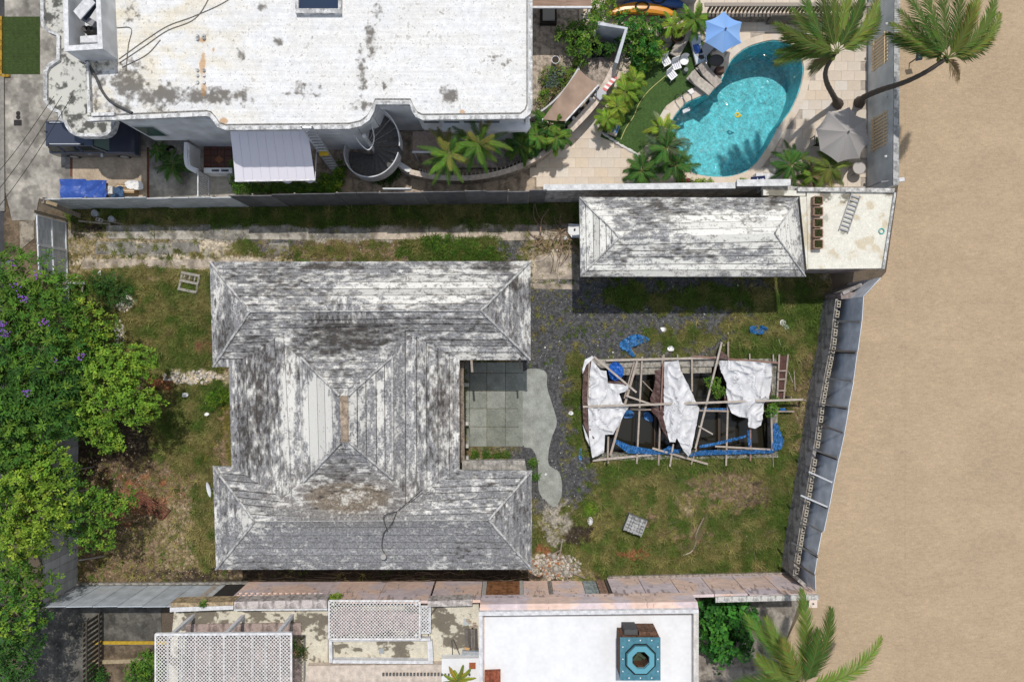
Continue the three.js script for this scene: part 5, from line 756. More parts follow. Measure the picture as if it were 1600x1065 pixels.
// basin, water, coping
{
  const o = thing('swimming_pool', 'kidney-shaped turquoise swimming pool with stone coping', 'pool', P(1150, 180)), N = poolPts.length;
  const causticTex = tex(1024, 1024, (u, v, o2) => { const a = fbm(u * 20, v * 20, 3, 20), b = fbm(u * 44 + 5, v * 44, 2, 44), tt = vn(u * 120, v * 120, 120), q = 1 - Math.abs(2 * fbm(u * 30 + 3, v * 30, 3, 30) - 1); const t = 0.86 + 0.2 * (a - 0.5) + 0.24 * (tt - 0.5) + 0.28 * (b - 0.5); o2[0] = 96 * t; o2[1] = 196 * t; o2[2] = 204 * t; });  // mottling paints caustic water light into the turquoise of floor and walls
  const floorM = new THREE.MeshStandardMaterial({ map: scaled(causticTex, 6.5), color: lin(0.95, 1, 1), roughness: 0.6, side: THREE.DoubleSide });
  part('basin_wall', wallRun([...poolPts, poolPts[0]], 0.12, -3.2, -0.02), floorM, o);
  { let fg = new TessellateModifier(0.6, 8).modify(sheet(poolPts, 0).toNonIndexed()); const q = fg.attributes.position, zn = P(0, 62).z, zs = P(0, 276).z; for (let i = 0; i < q.count; i++) { const t = clamp((q.getZ(i) - zn) / (zs - zn)); q.setY(i, lerp(-2.5, -1.2, sstep(0.05, 0.8, t))); } fg.deleteAttribute('normal'); fg.computeVertexNormals(); part('floor', fg, floorM, o, 'turquoise pool floor with caustic mottling painted into its colour'); }
  
  // water: a rippled sheet
  let wg = new THREE.ShapeGeometry(shapeOf(poolPts)).rotateX(-Math.PI / 2); wg = new TessellateModifier(0.075, 14).modify(wg.toNonIndexed()); const p = wg.attributes.position, nn = new Float32Array(p.count * 3);
  const waves = [...Array(26)].map((_, i) => { const k = rr(4, 26), a = rr(0, 6.283); return [k * Math.cos(a), k * Math.sin(a), rr(0, 6.28), 0.15 / k * rr(0.6, 1.3)]; });
  for (let i = 0; i < p.count; i++) { const x = p.getX(i), z = p.getZ(i); let y = 0, dx = 0, dz = 0; for (const [a, b, ph, am] of waves) { const s = a * x + b * z + ph; y += am * Math.sin(s); dx += am * a * Math.cos(s); dz += am * b * Math.cos(s); } p.setY(i, -0.13 + y * 0.6); const l = Math.hypot(dx, 1, dz); nn[3 * i] = -dx / l; nn[3 * i + 1] = 1 / l; nn[3 * i + 2] = -dz / l; }
  wg.setAttribute('normal', new THREE.BufferAttribute(nn, 3)); wg.userData.smooth = true; const wt = new THREE.MeshPhysicalMaterial({ color: lin(0.86, 0.97, 0.98), transmission: 1, thickness: 0, ior: 1.33, roughness: 0.07, side: THREE.DoubleSide, }); part('water', wg, wt, o);
  for (let i = 0; i < 48; i++) { const a = i * 2, ring = [poolPts[a], poolPts[(a + 1) % N], poolPts[(a + 2) % N]], out = [copOut[(a + 2) % N], copOut[(a + 1) % N], copOut[a]]; part('coping_stone', prism([...ring, ...out], -0.06, 0.055 + rr(0, 0.004), null, 0.004), trav[Math.floor(rnd() * 6)], o); }
  // ladder, drain, floating toy
  const lad = thing('pool_ladder', 'steel pool ladder with curved handrails and a white step', 'ladder', P(1068, 158)); for (const [x, y] of [[1060, 160], [1072, 154]]) { const a = P(x, y), q = [V(a.x - 0.2, 0.05, a.z - 0.35), V(a.x - 0.15, 0.6, a.z - 0.25), V(a.x + 0.1, 0.75, a.z + 0.05), V(a.x + 0.25, 0.4, a.z + 0.3), V(a.x + 0.25, -0.6, a.z + 0.32)]; part('handrail', tube(q, 0.032, 8, 30), mat(lin(0.3, 0.3, 0.32), { rough: 0.25, metal: 0.9 }), lad); } part('step', slab([[1066, 172], [1077, 167], [1079, 172], [1068, 177]], -0.3, -0.1), whiteTrimM, lad);
  const d = P(1234, 79, -0.5); part('drain_ring', new THREE.TorusGeometry(0.13, 0.03, 6, 18).rotateX(Math.PI / 2).translate(d.x, -2.4, d.z), mat(lin(0.02, 0.05, 0.06)), o);
  const t = P(1153, 179); solo('floating_toy', [new THREE.TorusGeometry(0.12, 0.05, 8, 16).rotateX(Math.PI / 2).translate(t.x, -0.08, t.z), new THREE.SphereGeometry(0.07, 8, 6).translate(t.x + 0.2, -0.1, t.z + 0.03)], mat(lin(0.7, 0.5, 0.03)), 'small yellow toy floating in the swimming pool', 'toy');
}
setting('lawn', prism(LAWN, -0.02, 0.04), mat(lin(0.08, 0.15, 0.04), { map: G.grit, size: 1.1, bump: 0.04 }));
{ const g = solo('garden_hose', tube([[970, 218], [978, 200], [990, 182], [998, 163], [1010, 146], [1022, 134], [1034, 124], [1043, 116]].map(([x, y]) => P(x, y, 0.06)), 0.028, 6, 80), mat(lin(0.42, 0.42, 0.16)), 'pale yellow garden hose curving over the artificial lawn', 'hose'); }
{ const e = thing('lawn_edging', 'row of pale pebbles edging the lawn corner', 'edging', P(980, 230)); for (let i = 0; i < 22; i++) { const t = i / 21, x = t < 0.5 ? lerp(942, 968, t * 2) : lerp(968, 997, (t - 0.5) * 2), y = t < 0.5 ? lerp(208, 226, t * 2) : lerp(226, 242, (t - 0.5) * 2), p = P(x, y); part('pebble', new THREE.IcosahedronGeometry(rr(0.06, 0.1), 1).scale(1.2, 0.6, 1).translate(p.x, 0.05, p.z), mat(lin(0.6, 0.58, 0.55)), e); } }
// curved garden wall of the raised terrace
{
  const w = thing('terrace_wall', 'curved plaster wall with tan coping and pierced lower blocks round the villa terrace', 'wall', P(830, 240)), cop = mat(lin(0.72, 0.61, 0.51), { map: G.mottle, size: 1.2 });
  const n = curve.length; for (let i = 0; i + 6 < n; i += 6) part('wall_section', wallRun(curve.slice(i, i + 7), 0.2, 0, 1.1), mat(lin(0.55, 0.5, 0.44), { map: G.blotch, size: 1.4 }), w); for (let i = 0; i + 6 < n; i += 6) part('coping', wallRun(curve.slice(i, i + 7), i > 40 ? 0.46 : 0.3, 1.1, 1.18), cop, w);
  // inner screen of upright blades, the gaps between them open
  const inner = offset(curve, 0.28); for (let i = 3; i < 40; i++) { const p = inner[i]; if (!p) continue; part('block_fin', box(p[0] - 0.03, p[0] + 0.03, 0, 0.95, p[1] - 0.09, p[1] + 0.09), mat(lin(0.4, 0.36, 0.32)), w); }
  part('planter_rail', wallRun(smooth(XZ([[812, 190], [835, 180], [858, 164], [880, 142], [897, 118], [908, 98]], 1.0), 30), 0.1, 0.3, 1.0), mat(lin(0.5, 0.5, 0.5)), w, 'thin grey rail along the planter'); const [sx, sz] = curve[0]; part('white_end', wallRun([...XZ([[617, 246], [624, 256], [640, 266]], 1.2), [sx, sz]], 0.3, 0, 1.15), villaWallM, w);
  part('cross_wall', wallRun(XZ([[963, 98], [979, 44], [935, 36]], 2.2), 0.2, 0, 2.2), mat(lin(0.6, 0.63, 0.67), { map: G.sheet, size: 2 }), w, 'white angled garden wall');
}
setting('terrace_floor', prism([...XZ([[835, 196], [905, 92], [940, 60], [962, 60], [955, 112], [905, 180], [850, 232], [790, 262], [700, 262], [700, 215]], 0.3)], 0, 0.3), mat(lin(0.5, 0.42, 0.35), { map: G.blotch, size: 1.6 }));
setting('upper_patio', prism(XZ([[829, -90], [905, -90], [905, 92], [835, 190], [829, 190]], 0.4), 0, 0.4), mat(lin(0.55, 0.46, 0.37), { map: G.blotch, size: 1.4 }));
{
  const o = thing('terrace_awning', 'brown awning with a white front bar sloping over the terrace bar', 'awning', P(890, 150)); const a = P(848, 186, 2.7), b = P(905, 108, 2.7), c = P(935, 133, 2.15), d = P(884, 189, 2.15); const pos = []; const N = 12; const at = (u, v) => { const r = a.clone().lerp(b, u).lerp(d.clone().lerp(c, u), v); r.y -= 0.08 * Math.sin(v * 3.14); return r; }; for (let i = 0; i < N; i++) for (let j = 0; j < N; j++) { const p = at(i / N, j / N), q = at((i + 1) / N, j / N), r = at((i + 1) / N, (j + 1) / N), s = at(i / N, (j + 1) / N); pos.push(p, s, r, p, r, q); }
  part('fabric', new THREE.BufferGeometry().setFromPoints(pos), mat(lin(0.45, 0.32, 0.24), { map: G.sheet, size: 2.2 }), o); part('front_bar', bar(d, c, 0.08, 0.09), whiteTrimM, o); for (const p of [a, b, c, d]) part('post', bar(V(p.x, 0.3, p.z), p, 0.06, 0.06), whiteTrimM, o);
  const bc = thing('bar_counter', 'dark bar counter with stools along the curved terrace wall', 'counter', P(915, 172)); part('counter', wallRun(smooth(XZ([[888, 196], [915, 170], [940, 138]], 1.1), 10), 0.5, 0.3, 1.05), mat(lin(0.03, 0.028, 0.028)), bc); for (let i = 0; i < 4; i++) { const p = P(896 + i * 9, 186 - i * 10, 1.1); part('jar', new THREE.CylinderGeometry(0.09, 0.1, 0.25, 10).translate(p.x, 1.18, p.z), mat([lin(0.5, 0.5, 0.48), lin(0.1, 0.1, 0.1), lin(0.35, 0.3, 0.2), lin(0.6, 0.6, 0.58)][i]), bc); }
  const t = thing('striped_towel', 'red and white striped towel drying on the terrace wall', 'towel', P(950, 133, 1.2)); for (let i = 0; i < 7; i++) { const x = 941 + i * 2.6, y = 139 - i * 3; part('stripe', slab([[x, y], [x + 6, y + 3.5], [x + 8.6, y + 0.5], [x + 2.6, y - 3]], 1.185, 1.21), mat(i % 2 ? lin(0.75, 0.72, 0.7) : lin(0.62, 0.2, 0.18)), t); }
  solo('grey_cushion', new RoundedBoxGeometry(0.6, 0.14, 0.5, 3, 0.06).rotateY(0.8).translate(P(938, 148, 1.2).x, 1.27, P(938, 148, 1.2).z), mat(lin(0.42, 0.43, 0.45)), 'pale grey cushion on the curved wall beside the striped towel', 'cushion');
  const up = thing('patio_awning', 'brown retractable awning with white bar over the upper patio', 'awning', P(878, 0, 0.4)); part('fabric', slab([[829, -80], [924, -80], [924, 10], [829, 10]], 3.2, 3.25), mat(lin(0.4, 0.27, 0.2), { map: G.streak, size: 3 }), up); part('front_bar', bar(P(829, 11.5, 3.2), P(925, 11.5, 3.2), 0.1, 0.12), whiteTrimM, up); for (const x of [832, 920]) part('post', bar(P(x, 9, 3.2), P(x, 9, 3.2).setY(0.4), 0.07, 0.07), whiteTrimM, up);
  const t2 = thing('patio_sofa', 'dark wicker seat with grey cushion under the upper patio awning', 'seat', P(857, 25, 0.4)); part('base', slab([[844, 8], [870, 8], [870, 36], [844, 36]], 0.4, 0.75), mat(lin(0.05, 0.04, 0.035), { map: G.grit, size: 0.3 }), t2); part('cushion', slab([[848, 8], [867, 8], [867, 31], [848, 31]], 0.752, 0.9, null, 0.03), mat(lin(0.3, 0.29, 0.26)), t2);
  const pot = (x, y, r, h, y0, name, label, m, sm) => { const p = P(x, y, y0 + h), o = thing(name, label, 'pot', V(p.x, y0, p.z)); const q = [[r * 0.7, 0], [r * 0.75, 0.02], [r, h], [r * 0.86, h], [r * 0.8, h - 0.1], [0.001, h - 0.1]].map((a) => new THREE.Vector2(...a)); part('pot', new THREE.LatheGeometry(q, 20).translate(p.x, y0, p.z), m, o); part('soil', new THREE.CylinderGeometry(r * 0.8, r * 0.8, 0.02, 16).translate(p.x, y0 + h - 0.08, p.z), mat(lin(0.05, 0.04, 0.03)), o); };
  pot(868, 93, 0.24, 0.4, 0.4, 'plant_pot', 'empty round white pot on the upper patio', whiteTrimM); pot(952, 77, 0.3, 0.5, 0.3, 'plant_pot', 'dark round pot in the corner of the white angled wall', mat(lin(0.08, 0.08, 0.07))); pot(1060, 55, 0.42, 0.5, 0.02, 'plant_pot', 'wide wooden tub beside the lawn and blue parasol', mat(lin(0.2, 0.13, 0.07), { map: G.streak, size: 0.6 })); pot(1101, 97, 0.2, 0.35, 0.04, 'plant_pot', 'round white tub on the lawn beside the grill', whiteTrimM); pot(980, 87, 0.2, 0.3, 0.02, 'plant_pot', 'pale pot half hidden by the round shrub', mat(lin(0.5, 0.48, 0.44)));
  const bl = thing('black_chair', 'black folded chair standing in the corner of the white wall', 'chair', P(934, 76, 0.3)); part('seat', slab([[925, 68], [945, 67], [946, 84], [926, 86]], 0.3, 0.75, null, 0.03), mat(lin(0.012, 0.013, 0.018)), bl); part('back', slab([[925, 66], [945, 65], [945, 68], [925, 69]], 0.75, 1.1), mat(lin(0.015, 0.016, 0.022)), bl);
}
// chairs on the lawn
{
  const cm = mat(lin(0.7, 0.69, 0.69), { rough: 0.5 }), mk = (x, y, ry, label) => { const p = P(x, y, 0.4), o = thing('garden_chair', label, 'chair', V(p.x, 0.04, p.z), 'white chairs on the lawn'), s = 0.25; const R = (g) => g.rotateY(ry).translate(p.x, 0, p.z); part('seat', R(new RoundedBoxGeometry(0.5, 0.04, 0.5, 2, 0.015).translate(0, 0.42, 0)), cm, o); part('backrest', R(new RoundedBoxGeometry(0.5, 0.42, 0.04, 2, 0.015).rotateX(-0.2).translate(0, 0.65, -0.29)), cm, o); for (const a of [-1, 1]) for (const b of [-1, 1]) part('leg', R(new THREE.BoxGeometry(0.04, 0.38, 0.04).translate(a * 0.22, 0.23, b * 0.21)), cm, o); for (let k = -1; k <= 1; k++) part('slot', R(new THREE.BoxGeometry(0.05, 0.006, 0.36).translate(k * 0.12, 0.444, 0)), mat(lin(0.42, 0.42, 0.47)), o); };
  mk(1041, 96, 0.5, 'white plastic chair apart from the others, beside the round shrub'); mk(1057, 102, 0.35, 'white plastic chair in the middle of the lawn group'); mk(1050, 117, 0.7, 'white plastic chair at the end of the garden hose');
  const p = P(1069, 95, 0.4), o = thing('garden_chair', 'white plastic chair with a rounded back beside the grey stool', 'chair', V(p.x, 0.04, p.z), 'white chairs on the lawn'); part('seat', new THREE.CylinderGeometry(0.26, 0.24, 0.05, 16).translate(p.x, 0.42, p.z), cm, o); part('backrest', new THREE.CylinderGeometry(0.3, 0.26, 0.4, 18, 1, true, 2.3, 2.6).translate(p.x, 0.62, p.z), cm, o); for (const [a, b] of [[-1, -1], [1, -1], [-1, 1], [1, 1]]) part('leg', box(p.x + a * 0.18 - 0.02, p.x + a * 0.18 + 0.02, 0.04, 0.42, p.z + b * 0.18 - 0.02, p.z + b * 0.18 + 0.02), cm, o);
  const st = P(1070, 112); solo('grey_stool', new THREE.CylinderGeometry(0.13, 0.16, 0.32, 10).translate(st.x, 0.2, st.z), mat(lin(0.2, 0.22, 0.21)), 'small grey stool behind the white lawn chairs', 'stool');
}
// sun loungers: built facing +z, turned
function lounger(x, y, ry, label, cushion, frame) {
  const p = P(x, y, 0.35), o = thing('sun_lounger', label, 'lounger', V(p.x, 0.02, p.z)), R = (g) => g.rotateY(ry).translate(p.x, 0, p.z); part('frame', R(new RoundedBoxGeometry(0.62, 0.06, 1.7, 2, 0.02).translate(0, 0.3, 0)), frame, o); part('cushion', R(new RoundedBoxGeometry(0.58, 0.07, 1.1, 2, 0.03).translate(0, 0.37, 0.28)), cushion, o); part('backrest', R(new RoundedBoxGeometry(0.58, 0.07, 0.62, 2, 0.03).rotateX(0.5).translate(0, 0.5, -0.52)), cushion, o); for (const a of [-1, 1]) for (const b of [-1, 1]) part('leg', R(new THREE.BoxGeometry(0.05, 0.28, 0.05).translate(a * 0.26, 0.16, b * 0.75)), frame, o); return [o, R];
}
{
  const beige = mat(lin(0.5, 0.44, 0.38), { map: G.mottle, size: 1 }), tan = mat(lin(0.36, 0.32, 0.28)), pale = mat(lin(0.58, 0.52, 0.44), { map: G.mottle, size: 1 });
  lounger(1064, 68, -0.5, 'beige lounger standing beside the wooden tub', beige, tan); lounger(1105, 75, -0.7, 'grey lounger in the shade of the blue parasol', mat(lin(0.42, 0.4, 0.39)), tan); lounger(1108, 117, 0.75, 'beige lounger between grill and pool edge', beige, tan); lounger(1095, 130, 0.9, 'pale cream lounger in full sun at the pool edge', pale, tan);
  const [o, R] = lounger(963, 190, -0.35, 'cream lounger with a blue and white towel beside the feathery palm', pale, tan); const t = thing('beach_towel', 'blue and white striped towel spread on the cream lounger', 'towel', P(964, 189, 0.45)); const q = P(963, 190, 0.35); for (let i = 0; i < 5; i++) part('stripe', new THREE.BoxGeometry(0.11, 0.02, 0.8).translate(-0.22 + i * 0.11, 0.425, 0.25).rotateY(-0.35).translate(q.x, 0, q.z), mat(i % 2 ? lin(0.7, 0.74, 0.8) : lin(0.06, 0.2, 0.5)), t);
  const [o2, R2] = lounger(1090, 78, 0.25, 'lounger with a blue patterned cushion near the blue parasol', mat(lin(0.5, 0.55, 0.6)), tan); const c2 = P(1089, 76, 0.45); solo('blue_cushion', new RoundedBoxGeometry(0.34, 0.1, 0.5, 2, 0.04).rotateY(0.25).translate(c2.x, 0.46, c2.z), mat(lin(0.05, 0.13, 0.42)), 'blue patterned cushion lying on the lounger near the parasol', 'cushion');
  const w = P(1080, 143, 0.1); solo('white_towel', new RoundedBoxGeometry(0.34, 0.06, 0.3, 2, 0.02).rotateY(0.5).translate(w.x, 0.09, w.z), mat(lin(0.74, 0.7, 0.68)), 'folded white towel on the coping beside the pool ladder', 'towel');
  const gr = P(1118, 96, 0.6), g = thing('charcoal_grill', 'dark charcoal grill and toolbox beside the pool', 'grill', V(gr.x, 0.02, gr.z)); part('bowl', new THREE.SphereGeometry(0.38, 18, 10, 0, 6.3, 1.2, 1.94).scale(1.2, 0.7, 0.9).translate(gr.x, 0.75, gr.z), mat(lin(0.05, 0.045, 0.045), { rough: 0.6 }), g); part('grate', new THREE.CylinderGeometry(0.36, 0.36, 0.02, 18).scale(1.2, 1, 0.9).translate(gr.x, 0.78, gr.z), mat(lin(0.12, 0.11, 0.1), { map: G.grit, size: 0.2 }), g); for (const a of [-1, 1]) for (const b of [-1, 1]) part('leg', bar(V(gr.x + a * 0.2, 0.55, gr.z + b * 0.15), V(gr.x + a * 0.32, 0.02, gr.z + b * 0.26), 0.03, 0.03), mat(lin(0.06, 0.06, 0.06)), g); part('handle', bar(V(gr.x - 0.6, 0.8, gr.z + 0.2), V(gr.x - 0.6, 0.8, gr.z - 0.2), 0.04, 0.04), aluM, g); part('side_box', box(gr.x + 0.1, gr.x + 0.55, 0.02, 0.5, gr.z + 0.25, gr.z + 0.6), mat(lin(0.1, 0.06, 0.045)), g);
}
// parasols
function parasol(x, y, h, r, n, tilt, fab, label, ry = 0.3, tx = 0, tz = 0) {
  const p = P(x, y, h), o = thing('parasol', label, 'parasol', V(p.x, 0.03, p.z)); const drop = r * 0.33, M = (v) => { v.y += tx * (v.x - p.x) + tz * (v.z - p.z); return v; }, top = M(V(p.x, h, p.z)), rim = [...Array(n)].map((_, i) => M(V(p.x + r * Math.cos(ry + i / n * 6.283), h - drop, p.z + r * Math.sin(ry + i / n * 6.283))));
  for (let i = 0; i < n; i++) { const a = rim[i], b = rim[(i + 1) % n], pos = [], K = 6; const at = (u, v) => { const q = top.clone().lerp(a.clone().lerp(b, v), u); q.y -= 0.1 * r * u * Math.sin(v * Math.PI) * 0.9; const c = 1 - 0.07 * u * Math.sin(v * Math.PI); q.x = p.x + (q.x - p.x) * c; q.z = p.z + (q.z - p.z) * c; return q; }; for (let s = 0; s < K; s++) for (let t = 0; t < K; t++) { const A = at(s / K, t / K), B = at((s + 1) / K, t / K), C = at((s + 1) / K, (t + 1) / K), D = at(s / K, (t + 1) / K); pos.push(A, C, B, A, D, C); } part('canopy_panel', new THREE.BufferGeometry().setFromPoints(pos), fab[i % fab.length], o); part('rib', bar(top.clone().setY(top.y - 0.02), a.clone().setY(a.y - 0.02), 0.025, 0.02), aluM, o); }
  part('pole', new THREE.CylinderGeometry(0.03, 0.03, h - 0.05, 10).translate(p.x, h / 2, p.z), aluM, o); part('finial', new THREE.SphereGeometry(0.06, 10, 8).translate(p.x, h + 0.06, p.z), mat(lin(0.1, 0.1, 0.1)), o); part('base', new THREE.CylinderGeometry(0.28, 0.3, 0.07, 18).translate(p.x, 0.06, p.z), mat(lin(0.2, 0.2, 0.2)), o);
}
parasol(1134, 45, 2.35, 1.2, 6, 0, [0, 1].map((i) => leafMat(lin(0.22 + 0.03 * i, 0.4 + 0.03 * i, 0.76), { vc: false, through: 0.15, rough: 0.85 })), 'light blue six-sided parasol near the pool', 0.55);
parasol(1326, 206, 2.6, 1.62, 8, 0, [0, 1, 2].map((i) => leafMat(lin(0.31 + 0.02 * i, 0.29 + 0.02 * i, 0.275 + 0.02 * i), { vc: false, through: 0.1, rough: 0.9 })), 'grey-brown eight-sided parasol beside the sea wall', 0.2);
{ const p = P(1343, 262, 0.7), t = thing('round_table', 'round glass table with ring frame beside the sea wall', 'table', V(p.x, 0.03, p.z)); part('top', new THREE.CylinderGeometry(0.36, 0.36, 0.02, 24).translate(p.x, 0.7, p.z), mat(lin(0.45, 0.42, 0.39), { rough: 0.2 }), t); part('rim', new THREE.TorusGeometry(0.37, 0.025, 6, 26).rotateX(Math.PI / 2).translate(p.x, 0.7, p.z), mat(lin(0.32, 0.28, 0.24)), t); for (let i = 0; i < 4; i++) part('leg', bar(V(p.x + 0.28 * Math.cos(i * 1.57 + 0.4), 0.68, p.z + 0.28 * Math.sin(i * 1.57 + 0.4)), V(p.x + 0.34 * Math.cos(i * 1.57 + 0.4), 0.03, p.z + 0.34 * Math.sin(i * 1.57 + 0.4)), 0.03, 0.03), mat(lin(0.2, 0.18, 0.16)), t); }
{ const p = P(1277, 219, 0.6), c = thing('deck_chair', 'dark slatted deck chair half under the grey parasol', 'chair', V(p.x, 0.03, p.z)), m = mat(lin(0.03, 0.03, 0.03)), w = paleWoodM; for (let i = 0; i < 5; i++) part('slat', box(p.x - 0.1 + i * 0.1, p.x - 0.03 + i * 0.1, 0.42, 0.45, p.z - 0.25, p.z + 0.25), m, c); for (const a of [-0.16, 0.44]) { part('arm', box(p.x + a, p.x + a + 0.05, 0.6, 0.63, p.z - 0.3, p.z + 0.3), w, c); for (const b of [-0.25, 0.25]) part('leg', box(p.x + a, p.x + a + 0.05, 0.03, 0.6, p.z + b - 0.025, p.z + b + 0.025), w, c); } part('backrest', box(p.x - 0.16, p.x + 0.49, 0.45, 0.9, p.z + 0.27, p.z + 0.31), m, c); }
{ const p = P(1175, 282, 0.6), b = thing('storage_bench', 'white storage bench with a navy cushion by the boundary wall', 'bench', V(p.x, 0.03, p.z)); part('box', slab([[1182, 270], [1218, 272], [1216, 289], [1182, 288]], 0.03, 0.6), whiteTrimM, b); const c = thing('navy_cushion', 'navy cushion with white curling script beside the white bench', 'cushion', P(1184, 283)); part('cushion', slab([[1174, 276], [1196, 274], [1198, 289], [1176, 289]], 0.62, 0.74, null, 0.03), mat(lin(0.015, 0.02, 0.07)), c); const wr = mat(lin(0.75, 0.75, 0.78)), S = (q) => part('script_mark', tube(q.map(([x, y]) => P(x, y, 0.755)), 0.022, 5), wr, c); S([[1178, 282], [1180, 286], [1183, 284], [1184, 278]]); S([[1185, 280], [1186, 285], [1189, 284], [1189, 279], [1190, 285]]); S([[1191, 285], [1191, 280], [1194, 279]]); part('plinth', slab([[1176, 277], [1195, 276], [1196, 288], [1178, 288]], 0.03, 0.62), whiteTrimM, c); }
// kayaks against the north wall
{ const kay = (pts, w, m, label) => { const g = [], c = new THREE.CatmullRomCurve3(pts.map(([x, y]) => P(x, y, 0.5))), n = 24, pos = [], ring = []; for (let i = 0; i <= n; i++) { const t = i / n, p = c.getPoint(t), d = c.getTangent(t), s = V(-d.z, 0, d.x), r = w * Math.pow(Math.sin(Math.PI * clamp(t, 0.02, 0.98)), 0.55); ring.push([...Array(10)].map((_, k) => p.clone().addScaledVector(s, r * Math.cos(k / 10 * 6.283)).add(V(0, 0.6 * r * Math.sin(k / 10 * 6.283), 0)))); } for (let i = 0; i < n; i++) for (let k = 0; k < 10; k++) { const a = ring[i][k], b = ring[i + 1][k], cc = ring[i + 1][(k + 1) % 10], d = ring[i][(k + 1) % 10]; pos.push(a, b, cc, a, cc, d); } const o = thing('kayak', label, 'kayak', P(1005, 18)); part('hull', new THREE.BufferGeometry().setFromPoints(pos), m, o); const m2 = c.getPoint(0.5); part('cockpit', new THREE.TorusGeometry(0.24, 0.04, 6, 18).rotateX(Math.PI / 2).scale(1.6, 1, 1).translate(m2.x, m2.y + 0.25, m2.z), mat(lin(0.03, 0.03, 0.03)), o); const e = c.getPoint(0.12), st = c.getPoint(0.3); for (const q of [e, st, c.getPoint(0.8)]) part('rest', box(q.x - 0.1, q.x + 0.1, 0.02, 0.4, q.z - 0.2, q.z + 0.2), darkWoodM, o); };
  kay([[948, 22], [985, 13], [1020, 14], [1060, 24]], 0.38, mat(lin(0.62, 0.25, 0.02), { rough: 0.35 }), 'orange kayak lying behind the shrubs at the garden wall'); kay([[975, 6], [1010, 2], [1045, 3], [1075, 10]], 0.34, mat(lin(0.02, 0.08, 0.25), { rough: 0.35 }), 'blue kayak lying behind the orange one at the garden wall'); }
{ const w = thing('north_garden_wall', 'pale wall with pierced blocks closing the pool garden to the north', 'wall', P(1150, 8)); part('wall', upright(945, 4, 1085, 4, 0, 1.6, 0.2), mat(lin(0.6, 0.62, 0.64), { map: G.sheet, size: 2 }), w); part('wall', upright(1086, 32, 1340, 32, 0, 0.7, 0.2), mat(lin(0.28, 0.25, 0.22), { map: G.blotch, size: 1.5 }), w); part('gate_leaf', upright(1196, 38, 1262, 38, 0.03, 1.2, 0.05), mat(lin(0.2, 0.17, 0.15), { map: G.streak, size: 1 }), w); for (let i = 0; i < 40; i++) part('block_fin', upright(1100 + i * 6, 27, 1102 + i * 6, 27, 0.7, 1.5, 0.15), mat(lin(0.16, 0.13, 0.1)), w); part('coping', upright(1090, 27, 1345, 27, 1.5, 1.6, 0.2), mat(lin(0.3, 0.26, 0.22)), w); }
// ---------- sea wall of the pool garden ----------
{
  const w = thing('sea_wall', 'grey-green rendered sea wall with slatted timber openings', 'wall', P(1362, 150)), m = mat(lin(0.76, 0.79, 0.77), { map: G.sheet, size: 3 }); const a = P(1361, -90), b = P(1358, 306); part('wall', wallRun([[a.x, a.z], [b.x, b.z]], 0.25, 0, 2.8), m, w); part('coping', wallRun([[a.x + 0.02, a.z], [b.x + 0.02, b.z]], 0.32, 2.8, 2.87), mat(lin(0.5, 0.5, 0.48), { map: G.blotch, size: 1 }), w);
  const slatM = mat(lin(0.78, 0.6, 0.38), { map: G.clean, size: 1 }), face = (y) => lerp(a.x, b.x, (P(0, y).z - a.z) / (b.z - a.z)) - 0.125; for (const [y0, n] of [[74, 9], [192, 10]]) { for (let i = 0; i < n; i++) { const y = y0 + i * 5.1, z = P(0, y).z, x = face(y); part('slat', box(x - 0.06, x - 0.004, 0.55, 2.25, z, z + 0.1), slatM, w); } for (const h of [0.8, 1.95]) { const z0 = P(0, y0 - 2).z, z1 = P(0, y0 + n * 5.1).z, x = face(y0); part('slat_rail', box(x - 0.1, x - 0.062, h, h + 0.04, z0, z1), slatM, w); } }
  for (const y of [64, 170, 260]) { const z = P(0, y).z, x = face(y); part('wall_lamp', new THREE.SphereGeometry(0.09, 10, 8).translate(x - 0.08, 2.2, z), mat(lin(0.6, 0.6, 0.58)), w); }
  const rub = thing('wall_footing', 'crumbled pinkish footing along the seaward foot of the wall', 'footing', P(1406, 150)); for (let i = 0; i < 26; i++) { const y = -40 + i * 13; part('block', slab([[1397 + rr(0, 2), y], [1405 + rr(-1, 2), y], [1405 + rr(-1, 2), y + 12.4], [1397 + rr(0, 2), y + 12.4]].map(([x, yy]) => [x - 28, yy * 0.93 + 37]), 0, rr(0.1, 0.22)), mat(i % 3 ? lin(0.4, 0.29, 0.24) : lin(0.3, 0.25, 0.22), { map: G.mottle, size: 0.7 }), rub); }
}
{ const p = P(1408, 281, 2.4), l = thing('flood_lamp', 'white floodlight on a thin bracket over the sand', 'lamp', V(p.x - 0.6, 0, p.z)); part('bracket', bar(V(p.x - 1.1, 2.4, p.z + 0.1), V(p.x, 2.45, p.z), 0.04, 0.04), mat(lin(0.3, 0.3, 0.3)), l); part('head', new RoundedBoxGeometry(0.34, 0.14, 0.24, 2, 0.04).rotateY(0.15).translate(p.x, 2.45, p.z), whiteTrimM, l); part('pole', bar(V(p.x - 1.1, 0, p.z + 0.1), V(p.x - 1.1, 2.45, p.z + 0.1), 0.06, 0.06), mat(lin(0.3, 0.3, 0.3)), l); }
